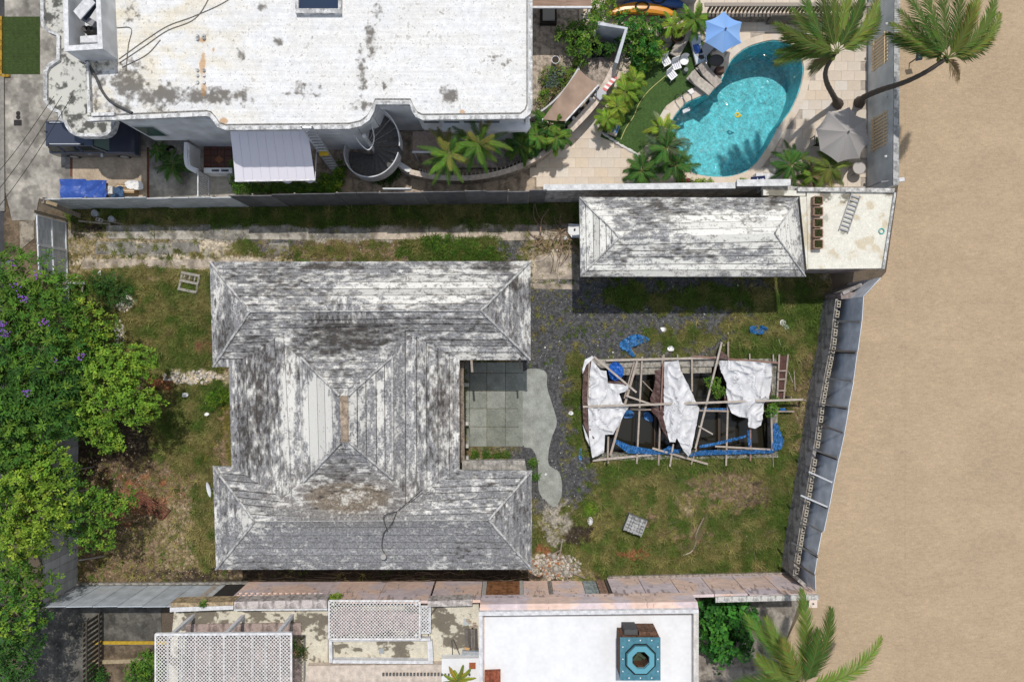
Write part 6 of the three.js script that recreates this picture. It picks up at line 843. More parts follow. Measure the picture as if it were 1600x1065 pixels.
{ const p = P(1437, 88, 1.0), s = thing('beach_sign', 'small dark sign board on a post half under the palm', 'sign', V(p.x, 0, p.z)); part('board', new THREE.BoxGeometry(0.4, 0.03, 0.45).rotateX(0.5).rotateY(0.2).translate(p.x, 1.0, p.z), mat(lin(0.03, 0.035, 0.045)), s); part('emblem', new THREE.CylinderGeometry(0.1, 0.1, 0.02, 14).rotateX(0.5).rotateY(0.2).translate(p.x, 1.03, p.z), mat(lin(0.16, 0.18, 0.22)), s); part('post', box(p.x - 0.03, p.x + 0.03, 0, 0.97, p.z - 0.03, p.z + 0.03), oldWoodM, s); }
// ---------- plants ----------
const leafG = leafMat(new THREE.Color(1, 1, 1), { through: 0.18, rough: 0.8 }), gloss = leafMat(new THREE.Color(1, 1, 1), { through: 0.25, rough: 0.45 }), barkM = mat(lin(0.16, 0.125, 0.095), { map: G.streak, size: 0.8, sy: 0.4 });
const GREEN = { bright: [[0.15, 0.28, 0.028], [0.11, 0.22, 0.024], [0.2, 0.31, 0.034]], dark: [[0.042, 0.12, 0.022], [0.06, 0.15, 0.026], [0.032, 0.085, 0.018]], mid: [[0.08, 0.18, 0.022], [0.055, 0.135, 0.02], [0.12, 0.215, 0.027]], lime: [[0.18, 0.29, 0.028], [0.13, 0.23, 0.024], [0.23, 0.32, 0.034]], glossy: [[0.04, 0.155, 0.024], [0.065, 0.22, 0.028], [0.025, 0.1, 0.02]], dry: [[0.24, 0.2, 0.1], [0.2, 0.15, 0.08], [0.16, 0.16, 0.06]] };
class Leaves {
  constructor() { this.p = []; this.c = []; }
  leaf(o, d, n, len, wid, col) {   // pointed leaf along d, its face turned to n, folded at the midrib
    const s = d.clone().cross(n).normalize().multiplyScalar(wid / 2), m = o.clone().addScaledVector(d, len * 0.45).addScaledVector(n, -wid * 0.12), t = o.clone().addScaledVector(d, len).addScaledVector(n, -len * 0.12), l = m.clone().add(s).addScaledVector(n, wid * 0.22), r = m.clone().sub(s).addScaledVector(n, wid * 0.22);
    for (const v of [o, l, t, o, t, r]) { this.p.push(v.x, v.y, v.z); this.c.push(col[0], col[1], col[2]); }
  }
  tri(a, b, c, col) { for (const v of [a, b, c]) { this.p.push(v.x, v.y, v.z); this.c.push(col[0], col[1], col[2]); } }
  geo() { const g = new THREE.BufferGeometry(); g.setAttribute('position', new THREE.Float32BufferAttribute(this.p, 3)); g.setAttribute('color', new THREE.Float32BufferAttribute(this.c, 3)); g.setAttribute('uv', new THREE.Float32BufferAttribute(new Float32Array(this.p.length / 3 * 2), 2)); g.computeVertexNormals(); return ready(g); }
}
const tone = (pal, k = 1) => { const a = pal[Math.floor(rnd() * pal.length)], t = k * rr(0.72, 1.3); return [a[0] * t * rr(0.9, 1.12), a[1] * t, a[2] * t]; };
// a lobe of a crown: clumps of leaves standing out from an uneven skin, thinner inside
function lobe(L, c, rx, ry, rz, { n = 260, leaf = 0.16, wid = 0.07, per = 9, pal = GREEN.mid, spread = 0.22, fill = 0.16 }) {
  const ph = rr(0, 50);
  for (let i = 0; i < n; i++) {
    const z = rr(-0.35, 1), a = rr(0, 6.283), q = Math.sqrt(1 - z * z * 0.98), dir = V(q * Math.cos(a), z, q * Math.sin(a)), lump = 0.4 + 1.15 * fbm(dir.x * 2.2 + ph, dir.z * 2.2 + dir.y * 1.7 + ph, 3), k = lump * (rnd() < fill ? rr(0.35, 0.85) : rr(0.82, 1.06));
    const o = V(c.x + dir.x * rx * k, c.y + dir.y * ry * k, c.z + dir.z * rz * k), ax = dir.clone().multiplyScalar(0.7).add(V(rr(-0.35, 0.35), 0.55, rr(-0.35, 0.35))).normalize(), base_ = tone(pal);
    const u = ax.clone().cross(V(rr(-1, 1), rr(-0.4, 0.4), rr(-1, 1))).normalize(), w = ax.clone().cross(u);
    for (let j = 0; j < per; j++) { const b = j / per * 6.283 + rr(-0.4, 0.4), rad = u.clone().multiplyScalar(Math.cos(b)).addScaledVector(w, Math.sin(b)), d = rad.clone().addScaledVector(ax, rr(0.05, 0.8)).normalize(), nn = ax.clone().addScaledVector(rad, -0.4).normalize(), s = rr(0.65, 1.2), t = rr(0.8, 1.22); L.leaf(o.clone().addScaledVector(rad, spread * 0.3 * rnd()).add(V(rr(-0.06, 0.06), rr(-0.06, 0.06), rr(-0.06, 0.06))), d, nn, leaf * s, wid * s, [base_[0] * t, base_[1] * t, base_[2] * t]); }
  }
}
function tree(name, label, category, basePx, trunkH, lobes, opt, group, flowers) {
  const b = P(basePx[0], basePx[1]), o = thing(name, label, category, b, group), L = new Leaves(), cs = lobes.map(([x, y, h, r, ry]) => [P(x, y, h + 0.7 + (ry || r * 0.7) * 0.6), r, ry || r * 0.7]);
  trunkH += 0.5; const fork = V(b.x, trunkH, b.z); part('trunk', tube([b, V(b.x + rr(-0.1, 0.1), trunkH * 0.5, b.z + rr(-0.1, 0.1)), fork], opt.trunk || 0.14, 7, 8), barkM, o);
  cs.forEach(([c, r, ry], i) => { const base2 = c.clone().setY(c.y - ry * 0.6); lobe(L, base2, r, ry * 1.3, r, { ...opt, n: Math.round((opt.density || 62) * r * r), pal: (lobes[i][5] || opt.pal) }); const mid = fork.clone().lerp(base2, 0.5); mid.y = Math.min(mid.y, base2.y - 0.2); part('limb', tube([fork, mid, base2], (opt.trunk || 0.14) * 0.45, 5, 8), barkM, o); });
  part('crown', L.geo(), opt.mat || leafG, o);
  if (flowers) { const Fq = new Leaves(); for (const [x, y, h, k] of flowers) { const c = P(x, y, h); for (let i = 0; i < k * 0.6; i++) { const a = rr(0, 6.28); Fq.leaf(c.clone().add(V(rr(-0.22, 0.22), rr(-0.05, 0.2), rr(-0.18, 0.18))), V(Math.cos(a), 0.3, Math.sin(a)).normalize(), V(0, 1, 0), 0.1, 0.08, [rr(0.2, 0.34), rr(0.07, 0.13), rr(0.4, 0.6)]); } } part('blossom', Fq.geo(), leafMat(new THREE.Color(1, 1, 1), { through: 0.3 }), o, 'clusters of violet blossom'); }
  return o;
}
const TG = 'trees along the street side';
tree('flowering_tree', 'flowering tree with violet blossom beside the street gate', 'tree', [70, 470], 2.2, [[25, 440, 3.2, 1.5], [62, 462, 3.4, 1.4], [92, 452, 2.6, 1.2], [30, 495, 3.2, 1.6], [78, 505, 3.0, 1.4], [2, 470, 3, 1.5], [-30, 450, 3, 1.7], [-8, 520, 3.4, 1.6], [0, 545, 3.4, 1.5], [10, 415, 2.4, 1.0]], { leaf: 0.26, wid: 0.085, per: 9, pal: GREEN.mid, density: 46 }, TG, [[20, 411, 4.3, 26], [38, 466, 5.3, 34], [3, 505, 5.4, 40], [8, 520, 5.4, 30], [70, 502, 5.0, 26], [25, 448, 5.2, 14], [60, 430, 4.8, 12]]);
tree('flowering_tree', 'violet-blossomed tree with long dark leaves behind the bright green tree', 'tree', [75, 600], 2.4, [[40, 555, 3.6, 1.6], [85, 560, 3.2, 1.5], [20, 600, 3.4, 1.6], [70, 610, 3.4, 1.6], [110, 590, 2.8, 1.2], [45, 650, 3.0, 1.6], [95, 645, 2.6, 1.4], [-15, 570, 3.2, 1.9], [-15, 640, 3, 1.9], [5, 660, 3.2, 1.6], [110, 640, 2.6, 1.2], [40, 690, 2.8, 1.3], [0, 620, 3.4, 1.6]], { leaf: 0.3, wid: 0.1, per: 10, pal: GREEN.dark.concat(GREEN.mid), density: 46 }, TG, [[128, 557, 4.6, 26], [42, 614, 5.6, 30], [85, 564, 5.2, 12], [60, 575, 5.4, 10]]);
tree('broadleaf_tree', 'bright yellow-green tree with round lobes overhanging the lawn', 'tree', [150, 640], 2.0, [[190, 572, 3.2, 1.15], [160, 585, 3.6, 1.25], [215, 570, 2.8, 0.9], [175, 615, 3.6, 1.2], [145, 640, 3.4, 1.15], [205, 640, 3.0, 1.1], [225, 632, 2.6, 0.8], [150, 675, 2.8, 0.9], [168, 690, 2.4, 0.7]], { leaf: 0.15, wid: 0.1, per: 9, pal: GREEN.bright, density: 88 }, TG);
tree('broadleaf_tree', 'lime green bushy tree between the flowering tree and the lawn', 'tree', [125, 525], 1.6, [[130, 495, 2.6, 1.0], [105, 520, 2.8, 1.1], [150, 515, 2.4, 0.9], [120, 545, 2.6, 1.0], [160, 540, 2.2, 0.8]], { leaf: 0.16, wid: 0.09, per: 8, pal: GREEN.lime.concat(GREEN.mid), density: 74 }, TG);
tree('broadleaf_tree', 'lime and green tree with layered boughs over the grey board fence', 'tree', [50, 800], 3.0, [[20, 700, 3.4, 1.4], [60, 740, 3.4, 1.3, 0, GREEN.bright], [30, 770, 4.2, 1.5, 0, GREEN.lime], [55, 800, 4.4, 1.5, 0, GREEN.lime], [15, 820, 4.4, 1.6, 0, GREEN.lime], [62, 828, 3.8, 1.1, 0, GREEN.lime], [25, 858, 4, 1.2, 0, GREEN.lime], [-15, 790, 4, 1.9], [90, 735, 2.6, 0.9], [-5, 730, 3.6, 1.6], [5, 860, 4, 1.5], [15, 740, 3.8, 1.4], [-10, 700, 3.2, 1.6], [80, 770, 3.2, 1.1], [-5, 900, 3.4, 1.2]], { leaf: 0.17, wid: 0.1, per: 9, pal: GREEN.mid, density: 64 }, TG);
tree('broadleaf_tree', 'green spreading tree reaching from the board fence over the leaf litter', 'tree', [130, 800], 1.8, [[115, 770, 2.6, 1.0, 0, GREEN.mid], [140, 800, 2.8, 1.1], [165, 800, 2.6, 0.9], [185, 785, 2.2, 0.7], [150, 835, 2.4, 0.9], [105, 810, 2.8, 1.0, 0, GREEN.dark], [125, 845, 2.2, 0.8]], { leaf: 0.15, wid: 0.095, per: 9, pal: GREEN.mid.concat(GREEN.bright), density: 80 }, TG);
tree('broadleaf_tree', 'dark green tree with hanging boughs beside the rear drive', 'tree', [20, 960], 2.6, [[25, 920, 3.2, 1.1, 0, GREEN.mid], [65, 915, 2.6, 0.8, 0, GREEN.mid], [15, 975, 3.4, 1.2, 0, GREEN.bright], [45, 965, 2.8, 0.8], [10, 1030, 2.8, 1.2], [-15, 1000, 3, 1.6], [25, 885, 3.0, 0.9], [-10, 1080, 3, 1.6], [5, 945, 3.4, 1.3], [-5, 1050, 3, 1.5], [40, 1000, 2.6, 0.9]], { leaf: 0.17, wid: 0.09, per: 9, pal: GREEN.dark, density: 64 }, TG);
// shrubs: a mound of leaves close to the ground
function shrub(name, label, category, spots, opt, group) { const [x, y] = spots[0], b = P(x, y, opt.y0 || 0), o = thing(name, label, category, b, group), L = new Leaves(); for (const [sx, sy, h, r, ry] of spots) { const c = P(sx, sy, (opt.y0 || 0) + h); c.y = (opt.y0 || 0) + h * 0.55; lobe(L, c, r, Math.max(0.15, ry || h * 0.55), r, { ...opt, n: Math.round((opt.density || 90) * r * r) + 8 }); } part('foliage', L.geo(), opt.mat || leafG, o); const q = P(x, y, opt.y0 || 0); part('stem', tube([q, V(q.x + 0.04, (opt.y0 || 0) + spots[0][2] * 0.35, q.z), V(q.x, (opt.y0 || 0) + spots[0][2] * 0.7, q.z)], 0.035, 5, 6), barkM, o); return o; }
shrub('yard_shrub', 'low dark shrub growing at the edge of the lawn near the gate', 'shrub', [[168, 448, 0.9, 0.8], [185, 462, 0.8, 0.7], [150, 440, 0.8, 0.6], [160, 468, 0.7, 0.6]], { leaf: 0.13, wid: 0.06, pal: GREEN.dark.concat([[0.06, 0.1, 0.03]]), density: 110 });
shrub('garden_shrub', 'glossy big-leaved shrub beside the lilac house wall', 'shrub', [[1140, 990, 1.8, 1.5], [1115, 965, 1.6, 0.9], [1120, 1010, 1.6, 0.9], [1165, 975, 1.5, 0.9], [1160, 1015, 1.5, 0.8], [1130, 1030, 1.2, 0.7], [1145, 950, 1.3, 0.7]], { leaf: 0.24, wid: 0.19, per: 7, pal: GREEN.glossy, mat: gloss, density: 62 });
shrub('garden_shrub', 'round glossy shrub with cream flower heads at the lawn edge', 'shrub', [[1000, 50, 1.7, 1.1], [1010, 75, 1.5, 0.9], [985, 35, 1.6, 0.9], [1020, 40, 1.5, 0.8], [1000, 92, 1.1, 0.6]], { leaf: 0.2, wid: 0.12, per: 8, pal: GREEN.glossy.concat(GREEN.mid), mat: gloss, density: 84 });
shrub('garden_shrub', 'bright green shrub catching sun below the round glossy one', 'shrub', [[1018, 84, 1.1, 0.7], [1030, 72, 1.0, 0.6], [1000, 98, 0.8, 0.4]], { leaf: 0.17, wid: 0.1, per: 8, pal: GREEN.lime, density: 100 });
shrub('garden_shrub', 'leafy green shrub spilling over the upper patio wall', 'shrub', [[905, 55, 1.6, 0.9], [920, 38, 1.7, 0.7], [890, 45, 1.4, 0.6], [912, 78, 1.3, 0.6], [925, 65, 1.4, 0.5]], { leaf: 0.16, wid: 0.09, pal: GREEN.mid, density: 100, y0: 0.4 });
shrub('garden_shrub', 'light green shrub between the awning corner and the kayaks', 'shrub', [[940, 10, 1.6, 0.7], [930, 22, 1.4, 0.5], [950, 0, 1.5, 0.6]], { leaf: 0.14, wid: 0.07, pal: GREEN.lime.concat(GREEN.mid), density: 110 });
shrub('planter_vine', 'straggling vine and succulents along the curved planter of the upper patio', 'vine', [[905, 96, 0.5, 0.3], [898, 104, 0.5, 0.32], [890, 114, 0.5, 0.3], [880, 124, 0.5, 0.34], [872, 134, 0.5, 0.34], [862, 140, 0.5, 0.32], [852, 148, 0.5, 0.36], [845, 158, 0.5, 0.3], [875, 108, 0.7, 0.4], [858, 112, 0.7, 0.4], [850, 122, 0.6, 0.3]], { leaf: 0.12, wid: 0.055, pal: GREEN.lime.concat(GREEN.mid, GREEN.dry), density: 200, y0: 0.4 });
shrub('planter_succulent', 'blue-grey succulent among the vines of the upper patio', 'succulent', [[866, 118, 0.5, 0.38], [860, 128, 0.5, 0.3], [874, 112, 0.5, 0.26]], { leaf: 0.26, wid: 0.07, per: 12, pal: [[0.14, 0.19, 0.15], [0.2, 0.25, 0.2], [0.08, 0.13, 0.1]], density: 90, y0: 0.4 });
shrub('clipped_hedge', 'narrow clipped hedge in front of the lilac awning', 'hedge', [...Array(15)].map((_, i) => [366 + i * 10.5, 291, 0.7, 0.32]).concat([[362, 270, 0.8, 0.26], [363, 282, 0.8, 0.28], [361, 255, 0.7, 0.2]]), { leaf: 0.09, wid: 0.05, pal: GREEN.mid.concat([[0.13, 0.24, 0.03]]), density: 420 });
shrub('garden_shrub', 'leafy shrub at the foot of the leaning ladder', 'shrub', [[512, 287, 0.8, 0.4], [522, 282, 0.9, 0.42], [505, 278, 0.8, 0.3], [528, 268, 0.8, 0.25], [527, 256, 0.8, 0.2], [520, 292, 0.6, 0.3]], { leaf: 0.16, wid: 0.09, pal: GREEN.lime.concat(GREEN.mid), density: 180 });
shrub('stair_planting', 'low dark planting at the foot of the spiral stair', 'shrub', [[603, 276, 0.4, 0.5], [590, 277, 0.35, 0.3], [615, 270, 0.4, 0.3]], { leaf: 0.16, wid: 0.05, pal: GREEN.dark, density: 160 });
shrub('red_plant', 'dark red leafed plant beside the cycads at the boundary wall', 'shrub', [[1067, 284, 0.5, 0.28]], { leaf: 0.24, wid: 0.08, per: 10, pal: [[0.2, 0.02, 0.04], [0.28, 0.04, 0.06]], density: 170 });
shrub('garden_shrub', 'low bright groundcover at the pool end by the boundary wall', 'shrub', [[1095, 287, 0.4, 0.35], [1110, 287, 0.4, 0.3], [1082, 288, 0.35, 0.3], [1162, 285, 0.3, 0.25]], { leaf: 0.12, wid: 0.06, pal: GREEN.lime, density: 220 });
shrub('wall_weed', 'yellow-green weed sprouting from the top of the pierced pink panel', 'weed', [[523, 935, 0.35, 0.28], [516, 939, 0.3, 0.2]], { leaf: 0.14, wid: 0.06, pal: GREEN.lime, density: 260, y0: 2.6 });
shrub('wall_weed', 'small green weed on the tan capping of the terrace wall', 'weed', [[315, 944, 0.2, 0.14]], { leaf: 0.1, wid: 0.05, pal: GREEN.mid, density: 500, y0: 3.3 });
shrub('rear_shrub', 'green leafy shrub by the kerb of the rear drive', 'shrub', [[222, 1052, 1.2, 0.8], [205, 1060, 1.1, 0.6], [238, 1045, 1.0, 0.5]], { leaf: 0.2, wid: 0.09, pal: GREEN.mid, density: 110 });
shrub('rear_shrub', 'small dark shrub under the barred gate shade', 'shrub', [[138, 1057, 0.9, 0.45], [150, 1062, 0.8, 0.35]], { leaf: 0.16, wid: 0.07, pal: GREEN.dark, density: 150 });
shrub('pot_plant', 'dark bushy plant in the pot beside the white angled wall', 'plant', [[952, 74, 0.5, 0.34]], { leaf: 0.16, wid: 0.06, pal: GREEN.dark, density: 220, y0: 0.75 });
shrub('roof_weed', 'dark creeping weed at the edge of the lattice pergola', 'weed', [[462, 1010, 0.4, 0.35], [468, 1025, 0.4, 0.35], [460, 1020, 0.3, 0.3]], { leaf: 0.12, wid: 0.06, pal: GREEN.dark.concat(GREEN.dry), density: 200, y0: 2.6 });
shrub('yard_weed', 'tall weed clump at the house corner by the rubble path', 'weed', [[338, 620, 0.5, 0.5], [328, 630, 0.4, 0.4], [350, 612, 0.4, 0.35]], { leaf: 0.26, wid: 0.03, per: 10, pal: GREEN.mid.concat(GREEN.bright), density: 120 });
shrub('yard_weed', 'lush weed patch between the wheel strips', 'weed', [[690, 385, 0.3, 0.6], [720, 390, 0.35, 0.7], [745, 388, 0.3, 0.6], [765, 395, 0.3, 0.4], [670, 380, 0.3, 0.4], [705, 376, 0.3, 0.4]], { leaf: 0.2, wid: 0.035, per: 9, pal: GREEN.mid, density: 100 });
shrub('yard_weed', 'grass clump in the slot between courtyard and south wing', 'weed', [[742, 711, 0.2, 0.25], [760, 712, 0.2, 0.25], [778, 711, 0.2, 0.25], [790, 712, 0.2, 0.2], [832, 725, 0.25, 0.3], [836, 745, 0.25, 0.25]], { leaf: 0.16, wid: 0.03, pal: GREEN.mid, density: 220 });
shrub('yard_weed', 'weeds sprouting through the timber frame at its seaward end', 'weed', [[1208, 640, 0.8, 0.35], [1212, 628, 0.7, 0.3], [1118, 600, 0.7, 0.4], [1125, 612, 0.7, 0.35]], { leaf: 0.14, wid: 0.06, pal: GREEN.mid, density: 180 });
shrub('yard_weed', 'small bright weed patch beside the pale drive and toilet lid', 'weed', [[925, 796, 0.2, 0.35], [918, 800, 0.2, 0.25]], { leaf: 0.16, wid: 0.04, pal: GREEN.bright, density: 240 });
// palms
function frond(L, o, tip, { bend = 0, n = 34, leafl = 0.55, wid = 0.045, pal = GREEN.mid, arch = 0.16, sag = 0.5, fwd = 0.75 }) {
  const d = tip.clone().sub(o), len = d.length(), dh = V(d.x, 0, d.z).normalize(), s = V(-dh.z, 0, dh.x), mid = o.clone().addScaledVector(d, 0.5).addScaledVector(s, bend * len).add(V(0, arch * len, 0)), c = new THREE.QuadraticBezierCurve3(o, mid, tip), rib = []; let prev = null; const k = tone(pal), drift = rr(0.85, 1.15);
  for (let i = 0; i <= n; i++) {
    const t = i / n, p = c.getPoint(t), tg = c.getTangent(t), sd = tg.clone().cross(V(0, 1, 0)).normalize(), up = sd.clone().cross(tg); const prof = Math.pow(Math.sin(Math.PI * clamp(0.1 + 0.86 * t)), 0.6) * leafl;
    if (t > 0.1) for (const q of [-1, 1]) { const w2 = wid * rr(0.7, 1.25), ld = sd.clone().multiplyScalar(q * (1 - 0.35 * t)).addScaledVector(tg, fwd + 0.5 * t).addScaledVector(up, rr(-0.1, 0.3)).normalize(), l = prof * rr(0.82, 1.1), m = p.clone().addScaledVector(ld, l * 0.5), e = p.clone().addScaledVector(ld, l).add(V(0, -sag * l * rr(0.7, 1.3), 0)), wv = tg.clone().multiplyScalar(w2 / 2), col = k.map((v) => v * drift * rr(0.75, 1.28)); m.y -= sag * l * 0.15; L.tri(p.clone().add(wv), p.clone().sub(wv), m.clone().add(wv), col); L.tri(p.clone().sub(wv), m.clone().sub(wv), m.clone().add(wv), col); L.tri(m.clone().add(wv), m.clone().sub(wv), e, rnd() < 0.06 ? [0.26, 0.2, 0.08] : col); }
    const r = 0.028 * (1 - 0.8 * t); if (prev) { const ca = [0.12, 0.145, 0.04]; L.tri(prev[0], prev[1], p.clone().addScaledVector(sd, r).addScaledVector(up, 0.012), ca); L.tri(prev[1], p.clone().addScaledVector(sd, -r).addScaledVector(up, 0.012), p.clone().addScaledVector(sd, r).addScaledVector(up, 0.012), ca); } prev = [p.clone().addScaledVector(sd, r).addScaledVector(up, 0.012), p.clone().addScaledVector(sd, -r).addScaledVector(up, 0.012)];
  }
}
function palm(name, label, trunkPts, r, tips, opt) {
  const pts = trunkPts.map(([x, y, h]) => P(x, y, h)), o = thing(name, label, 'palm tree', pts[0], opt.group); const crv = new THREE.CatmullRomCurve3(pts), n = Math.max(8, pts.length * 5);
  const g = new THREE.TubeGeometry(crv, n, r, 9); const p = g.attributes.position; for (let i = 0; i <= n; i++) { const t = i / n, c = crv.getPoint(t), k = (1 - 0.45 * t) * (1 + 1.1 * Math.max(0, 0.1 - t) * 9) * (i % 2 ? 1.05 : 0.96); for (let j = 0; j <= 9; j++) { const q = i * 10 + j; p.setXYZ(q, c.x + (p.getX(q) - c.x) * k, c.y + (p.getY(q) - c.y) * k, c.z + (p.getZ(q) - c.z) * k); } } g.computeVertexNormals(); g.userData.smooth = true; part('trunk', g, opt.bark || mat(lin(0.14, 0.115, 0.095), { map: G.streak, size: 0.5, sy: 0.35 }), o);
  const top = pts[pts.length - 1]; tips.forEach(([x, y, h, bend, po]) => { const L = new Leaves(); frond(L, top.clone().add(V(rr(-0.08, 0.08), rr(0, 0.15), rr(-0.08, 0.08))), P(x, y, h), { ...opt, bend: bend || 0, pal: po || opt.pal }); part('frond', L.geo(), leafG, o); });
  if (opt.nuts) for (let i = 0; i < 5; i++) part('coconut', new THREE.SphereGeometry(0.11, 8, 6).translate(top.x + rr(-0.25, 0.25), top.y - 0.2, top.z + rr(-0.2, 0.25)), mat(lin(0.16, 0.19, 0.04)), o); return o;
}
const cocoPal = [[0.082, 0.135, 0.024], [0.062, 0.11, 0.02], [0.12, 0.16, 0.03]], cg = 'coconut palms by the sand';
palm('coconut_palm', 'wind-swept coconut palm with a crooked trunk rising from the pool patio', [[1310, 163, 0], [1303, 150, 1.2], [1292, 128, 3.4], [1291, 108, 5.4], [1305, 84, 7.4]], 0.17, [[1214, 96, 6.7, 0.1], [1213, 36, 7.4, -0.12], [1226, 58, 7.0, -0.1], [1222, 40, 7.8, -0.16], [1240, 14, 7.8, -0.18], [1258, -12, 8.2, -0.2], [1285, -30, 8.4, -0.16], [1305, -40, 8.2, -0.12], [1330, -32, 8, -0.06], [1352, -22, 8, 0.08], [1372, -8, 7.6, 0.26], [1374, 14, 7.2, 0.3], [1216, 80, 7, 0.06], [1268, 108, 5.8, 0.05, GREEN.dry]], { pal: cocoPal, leafl: 0.95, n: 64, wid: 0.068, arch: 0.14, sag: 0.3, fwd: 1.3, nuts: true, group: cg });
palm('coconut_palm', 'wind-swept coconut palm leaning far out over the sand', [[1343, 160, 0], [1350, 152, 1.2], [1378, 140, 3.2], [1415, 128, 5.2], [1448, 112, 6.6], [1478, 92, 7.4]], 0.19, [[1390, 52, 7.2, -0.06], [1396, 36, 7.6, -0.1], [1408, 16, 7.8, -0.14], [1424, -6, 8.2, -0.14], [1446, -28, 8.4, -0.16], [1474, -38, 8.4, -0.1], [1502, -36, 8.4, 0.02], [1530, -24, 8.2, 0.12], [1556, -4, 7.8, 0.22], [1564, 22, 7.4, 0.26], [1552, 48, 7.0, 0.24], [1520, 12, 8.4, 0.12], [1400, 62, 6.8, 0.02], [1500, 118, 6.2, 0.05, GREEN.dry]], { pal: cocoPal, leafl: 0.95, n: 64, wid: 0.068, arch: 0.14, sag: 0.3, fwd: 1.3, nuts: true, group: cg });
palm('coconut_palm', 'broad coconut palm growing behind the glossy shrub beside the sand', [[1240, 1072, 0], [1244, 1070, 2.5], [1252, 1068, 5.2]], 0.17, [[1166, 964, 4.8, 0.06], [1198, 966, 5.4, -0.04], [1254, 922, 5.2, 0.05], [1300, 952, 5.4, 0.1], [1378, 998, 5.0, 0.22], [1184, 1030, 5.2, -0.08], [1280, 985, 6.2, 0.02], [1340, 1090, 5, 0.1], [1300, 1150, 4.8, 0], [1250, 1170, 4.8, 0], [1190, 1140, 4.8, 0], [1150, 1070, 4.8, 0.1], [1225, 1000, 6.2, -0.05]], { pal: [[0.08, 0.14, 0.022], [0.062, 0.115, 0.02], [0.12, 0.16, 0.028]], leafl: 0.95, n: 70, wid: 0.075, arch: 0.14, sag: 0.3, fwd: 0.85, nuts: true, group: cg });
function ring(x, y, h, r, n, ht, squash = 1, a0 = 0) { return [...Array(n)].map((_, i) => { const a = a0 + i / n * 6.283 + rr(-0.2, 0.2), q = r * rr(0.78, 1.12); return [x + q * Math.cos(a), y + q * Math.sin(a) * squash, Math.max(0.1, ht + rr(-0.3, 0.3)), rr(-0.12, 0.12)]; }); }
const pg = 'small palms in the neighbours garden';
const sp = (name, label, x, y, h, r, n, opt) => palm(name, label, [[x, y, opt.y0 || 0], [x + 0.5, y, h * 0.5 + (opt.y0 || 0)], [x, y, h + (opt.y0 || 0)]].map(([a, b, c]) => { const p = P(x, y, h + (opt.y0 || 0)); return [800 + p.x / kk(c), 532.5 + p.z / kk(c), c]; }), opt.tr || 0.07, ring(x, y, h, r, n, (opt.y0 || 0) + h * (opt.drop ?? 0.75)).concat(ring(x, y, h, r * 0.6, Math.round(n * 0.5), (opt.y0 || 0) + h * 1.15, 1, 0.5)), { pal: GREEN.mid, leafl: 0.45, n: 32, wid: 0.048, arch: 0.22, fwd: 1.05, sag: 0.3, group: pg, ...opt });
const tatter = GREEN.mid.concat([[0.15, 0.16, 0.035]]);
sp('fan_palm', 'young palm with tattered bright fronds beside the dark mat', 702, 240, 4.2, 52, 13, { pal: tatter, leafl: 0.42, wid: 0.045, n: 36, drop: 0.86, fwd: 1.2 }); sp('fan_palm', 'young palm with tattered fronds below the villa balcony', 748, 224, 4.5, 48, 13, { pal: tatter, leafl: 0.42, wid: 0.045, n: 36, drop: 0.86, fwd: 1.2 });
sp('garden_palm', 'dark cycad palm at the corner of lawn and pool', 1040, 232, 2.2, 42, 13, { pal: GREEN.dark.concat([[0.07, 0.11, 0.05]]) }); sp('garden_palm', 'dark palm growing against the white boundary wall', 1003, 266, 1.8, 34, 12, { pal: GREEN.dark }); sp('garden_palm', 'dark spiky palm overhanging the near end of the pool', 1056, 258, 1.8, 36, 12, { pal: GREEN.dark.concat([[0.07, 0.11, 0.05]]) }); sp('garden_palm', 'pale yellow-green palm where the lawn meets the pool coping', 1036, 202, 1.5, 28, 10, { pal: GREEN.lime.concat([[0.2, 0.24, 0.12]]), leafl: 0.35 });
sp('garden_palm', 'dark small palm at the pool corner beside the white bench', 1235, 258, 1.3, 38, 10, { pal: GREEN.dark, leafl: 0.4 }); sp('garden_palm', 'yellow-green palm under the edge of the grey parasol', 1295, 262, 1.4, 44, 9, { pal: [[0.15, 0.19, 0.03], [0.11, 0.16, 0.03], [0.2, 0.21, 0.05]], leafl: 0.5 }); sp('garden_palm', 'ragged low palm between the two small palms by the annex', 1268, 274, 0.9, 26, 8, { pal: GREEN.mid.concat(GREEN.dry), leafl: 0.35 });
for (const [x, y, r, l] of [[978, 143, 28, 'feathery lime palm beside the striped towel wall'], [964, 166, 26, 'feathery lime palm between terrace wall and lawn'], [950, 186, 22, 'feathery lime palm nearest the towel-draped lounger'], [990, 126, 22, 'feathery lime palm below the round glossy shrub']]) sp('areca_palm', l, x, y, 1.4, r, 13, { pal: GREEN.lime, leafl: 0.36, wid: 0.04 });
sp('areca_palm', 'bright upright palm between the kayaks and the blue parasol', 1085, 32, 1.6, 32, 13, { pal: GREEN.lime.concat(GREEN.mid), leafl: 0.34 }); sp('areca_palm', 'small lime palm beside the wooden tub', 1048, 40, 1.3, 22, 10, { pal: GREEN.lime, leafl: 0.3 });
for (const [x, y, r, l] of [[858, 196, 34, 'green palm lily leaning over the terrace awning corner'], [838, 212, 30, 'dark palm lily below the villa corner'], [815, 228, 28, 'dark spiky palm lily beside the pierced terrace wall'], [868, 215, 26, 'green palm lily beside the curved coping']]) sp('palm_lily', l, x, y, 1.6, r, 12, { pal: GREEN.dark.concat(GREEN.mid), leafl: 0.4, wid: 0.06, y0: 0.3 });
sp('sago_palm', 'dark sago palm beside the low curved wall', 270, 258, 0.7, 30, 14, { pal: GREEN.dark, leafl: 0.3, wid: 0.035 }); sp('sago_palm', 'small green palm by the front wheel of the car', 247, 236, 0.6, 16, 10, { pal: GREEN.dark, leafl: 0.25 });
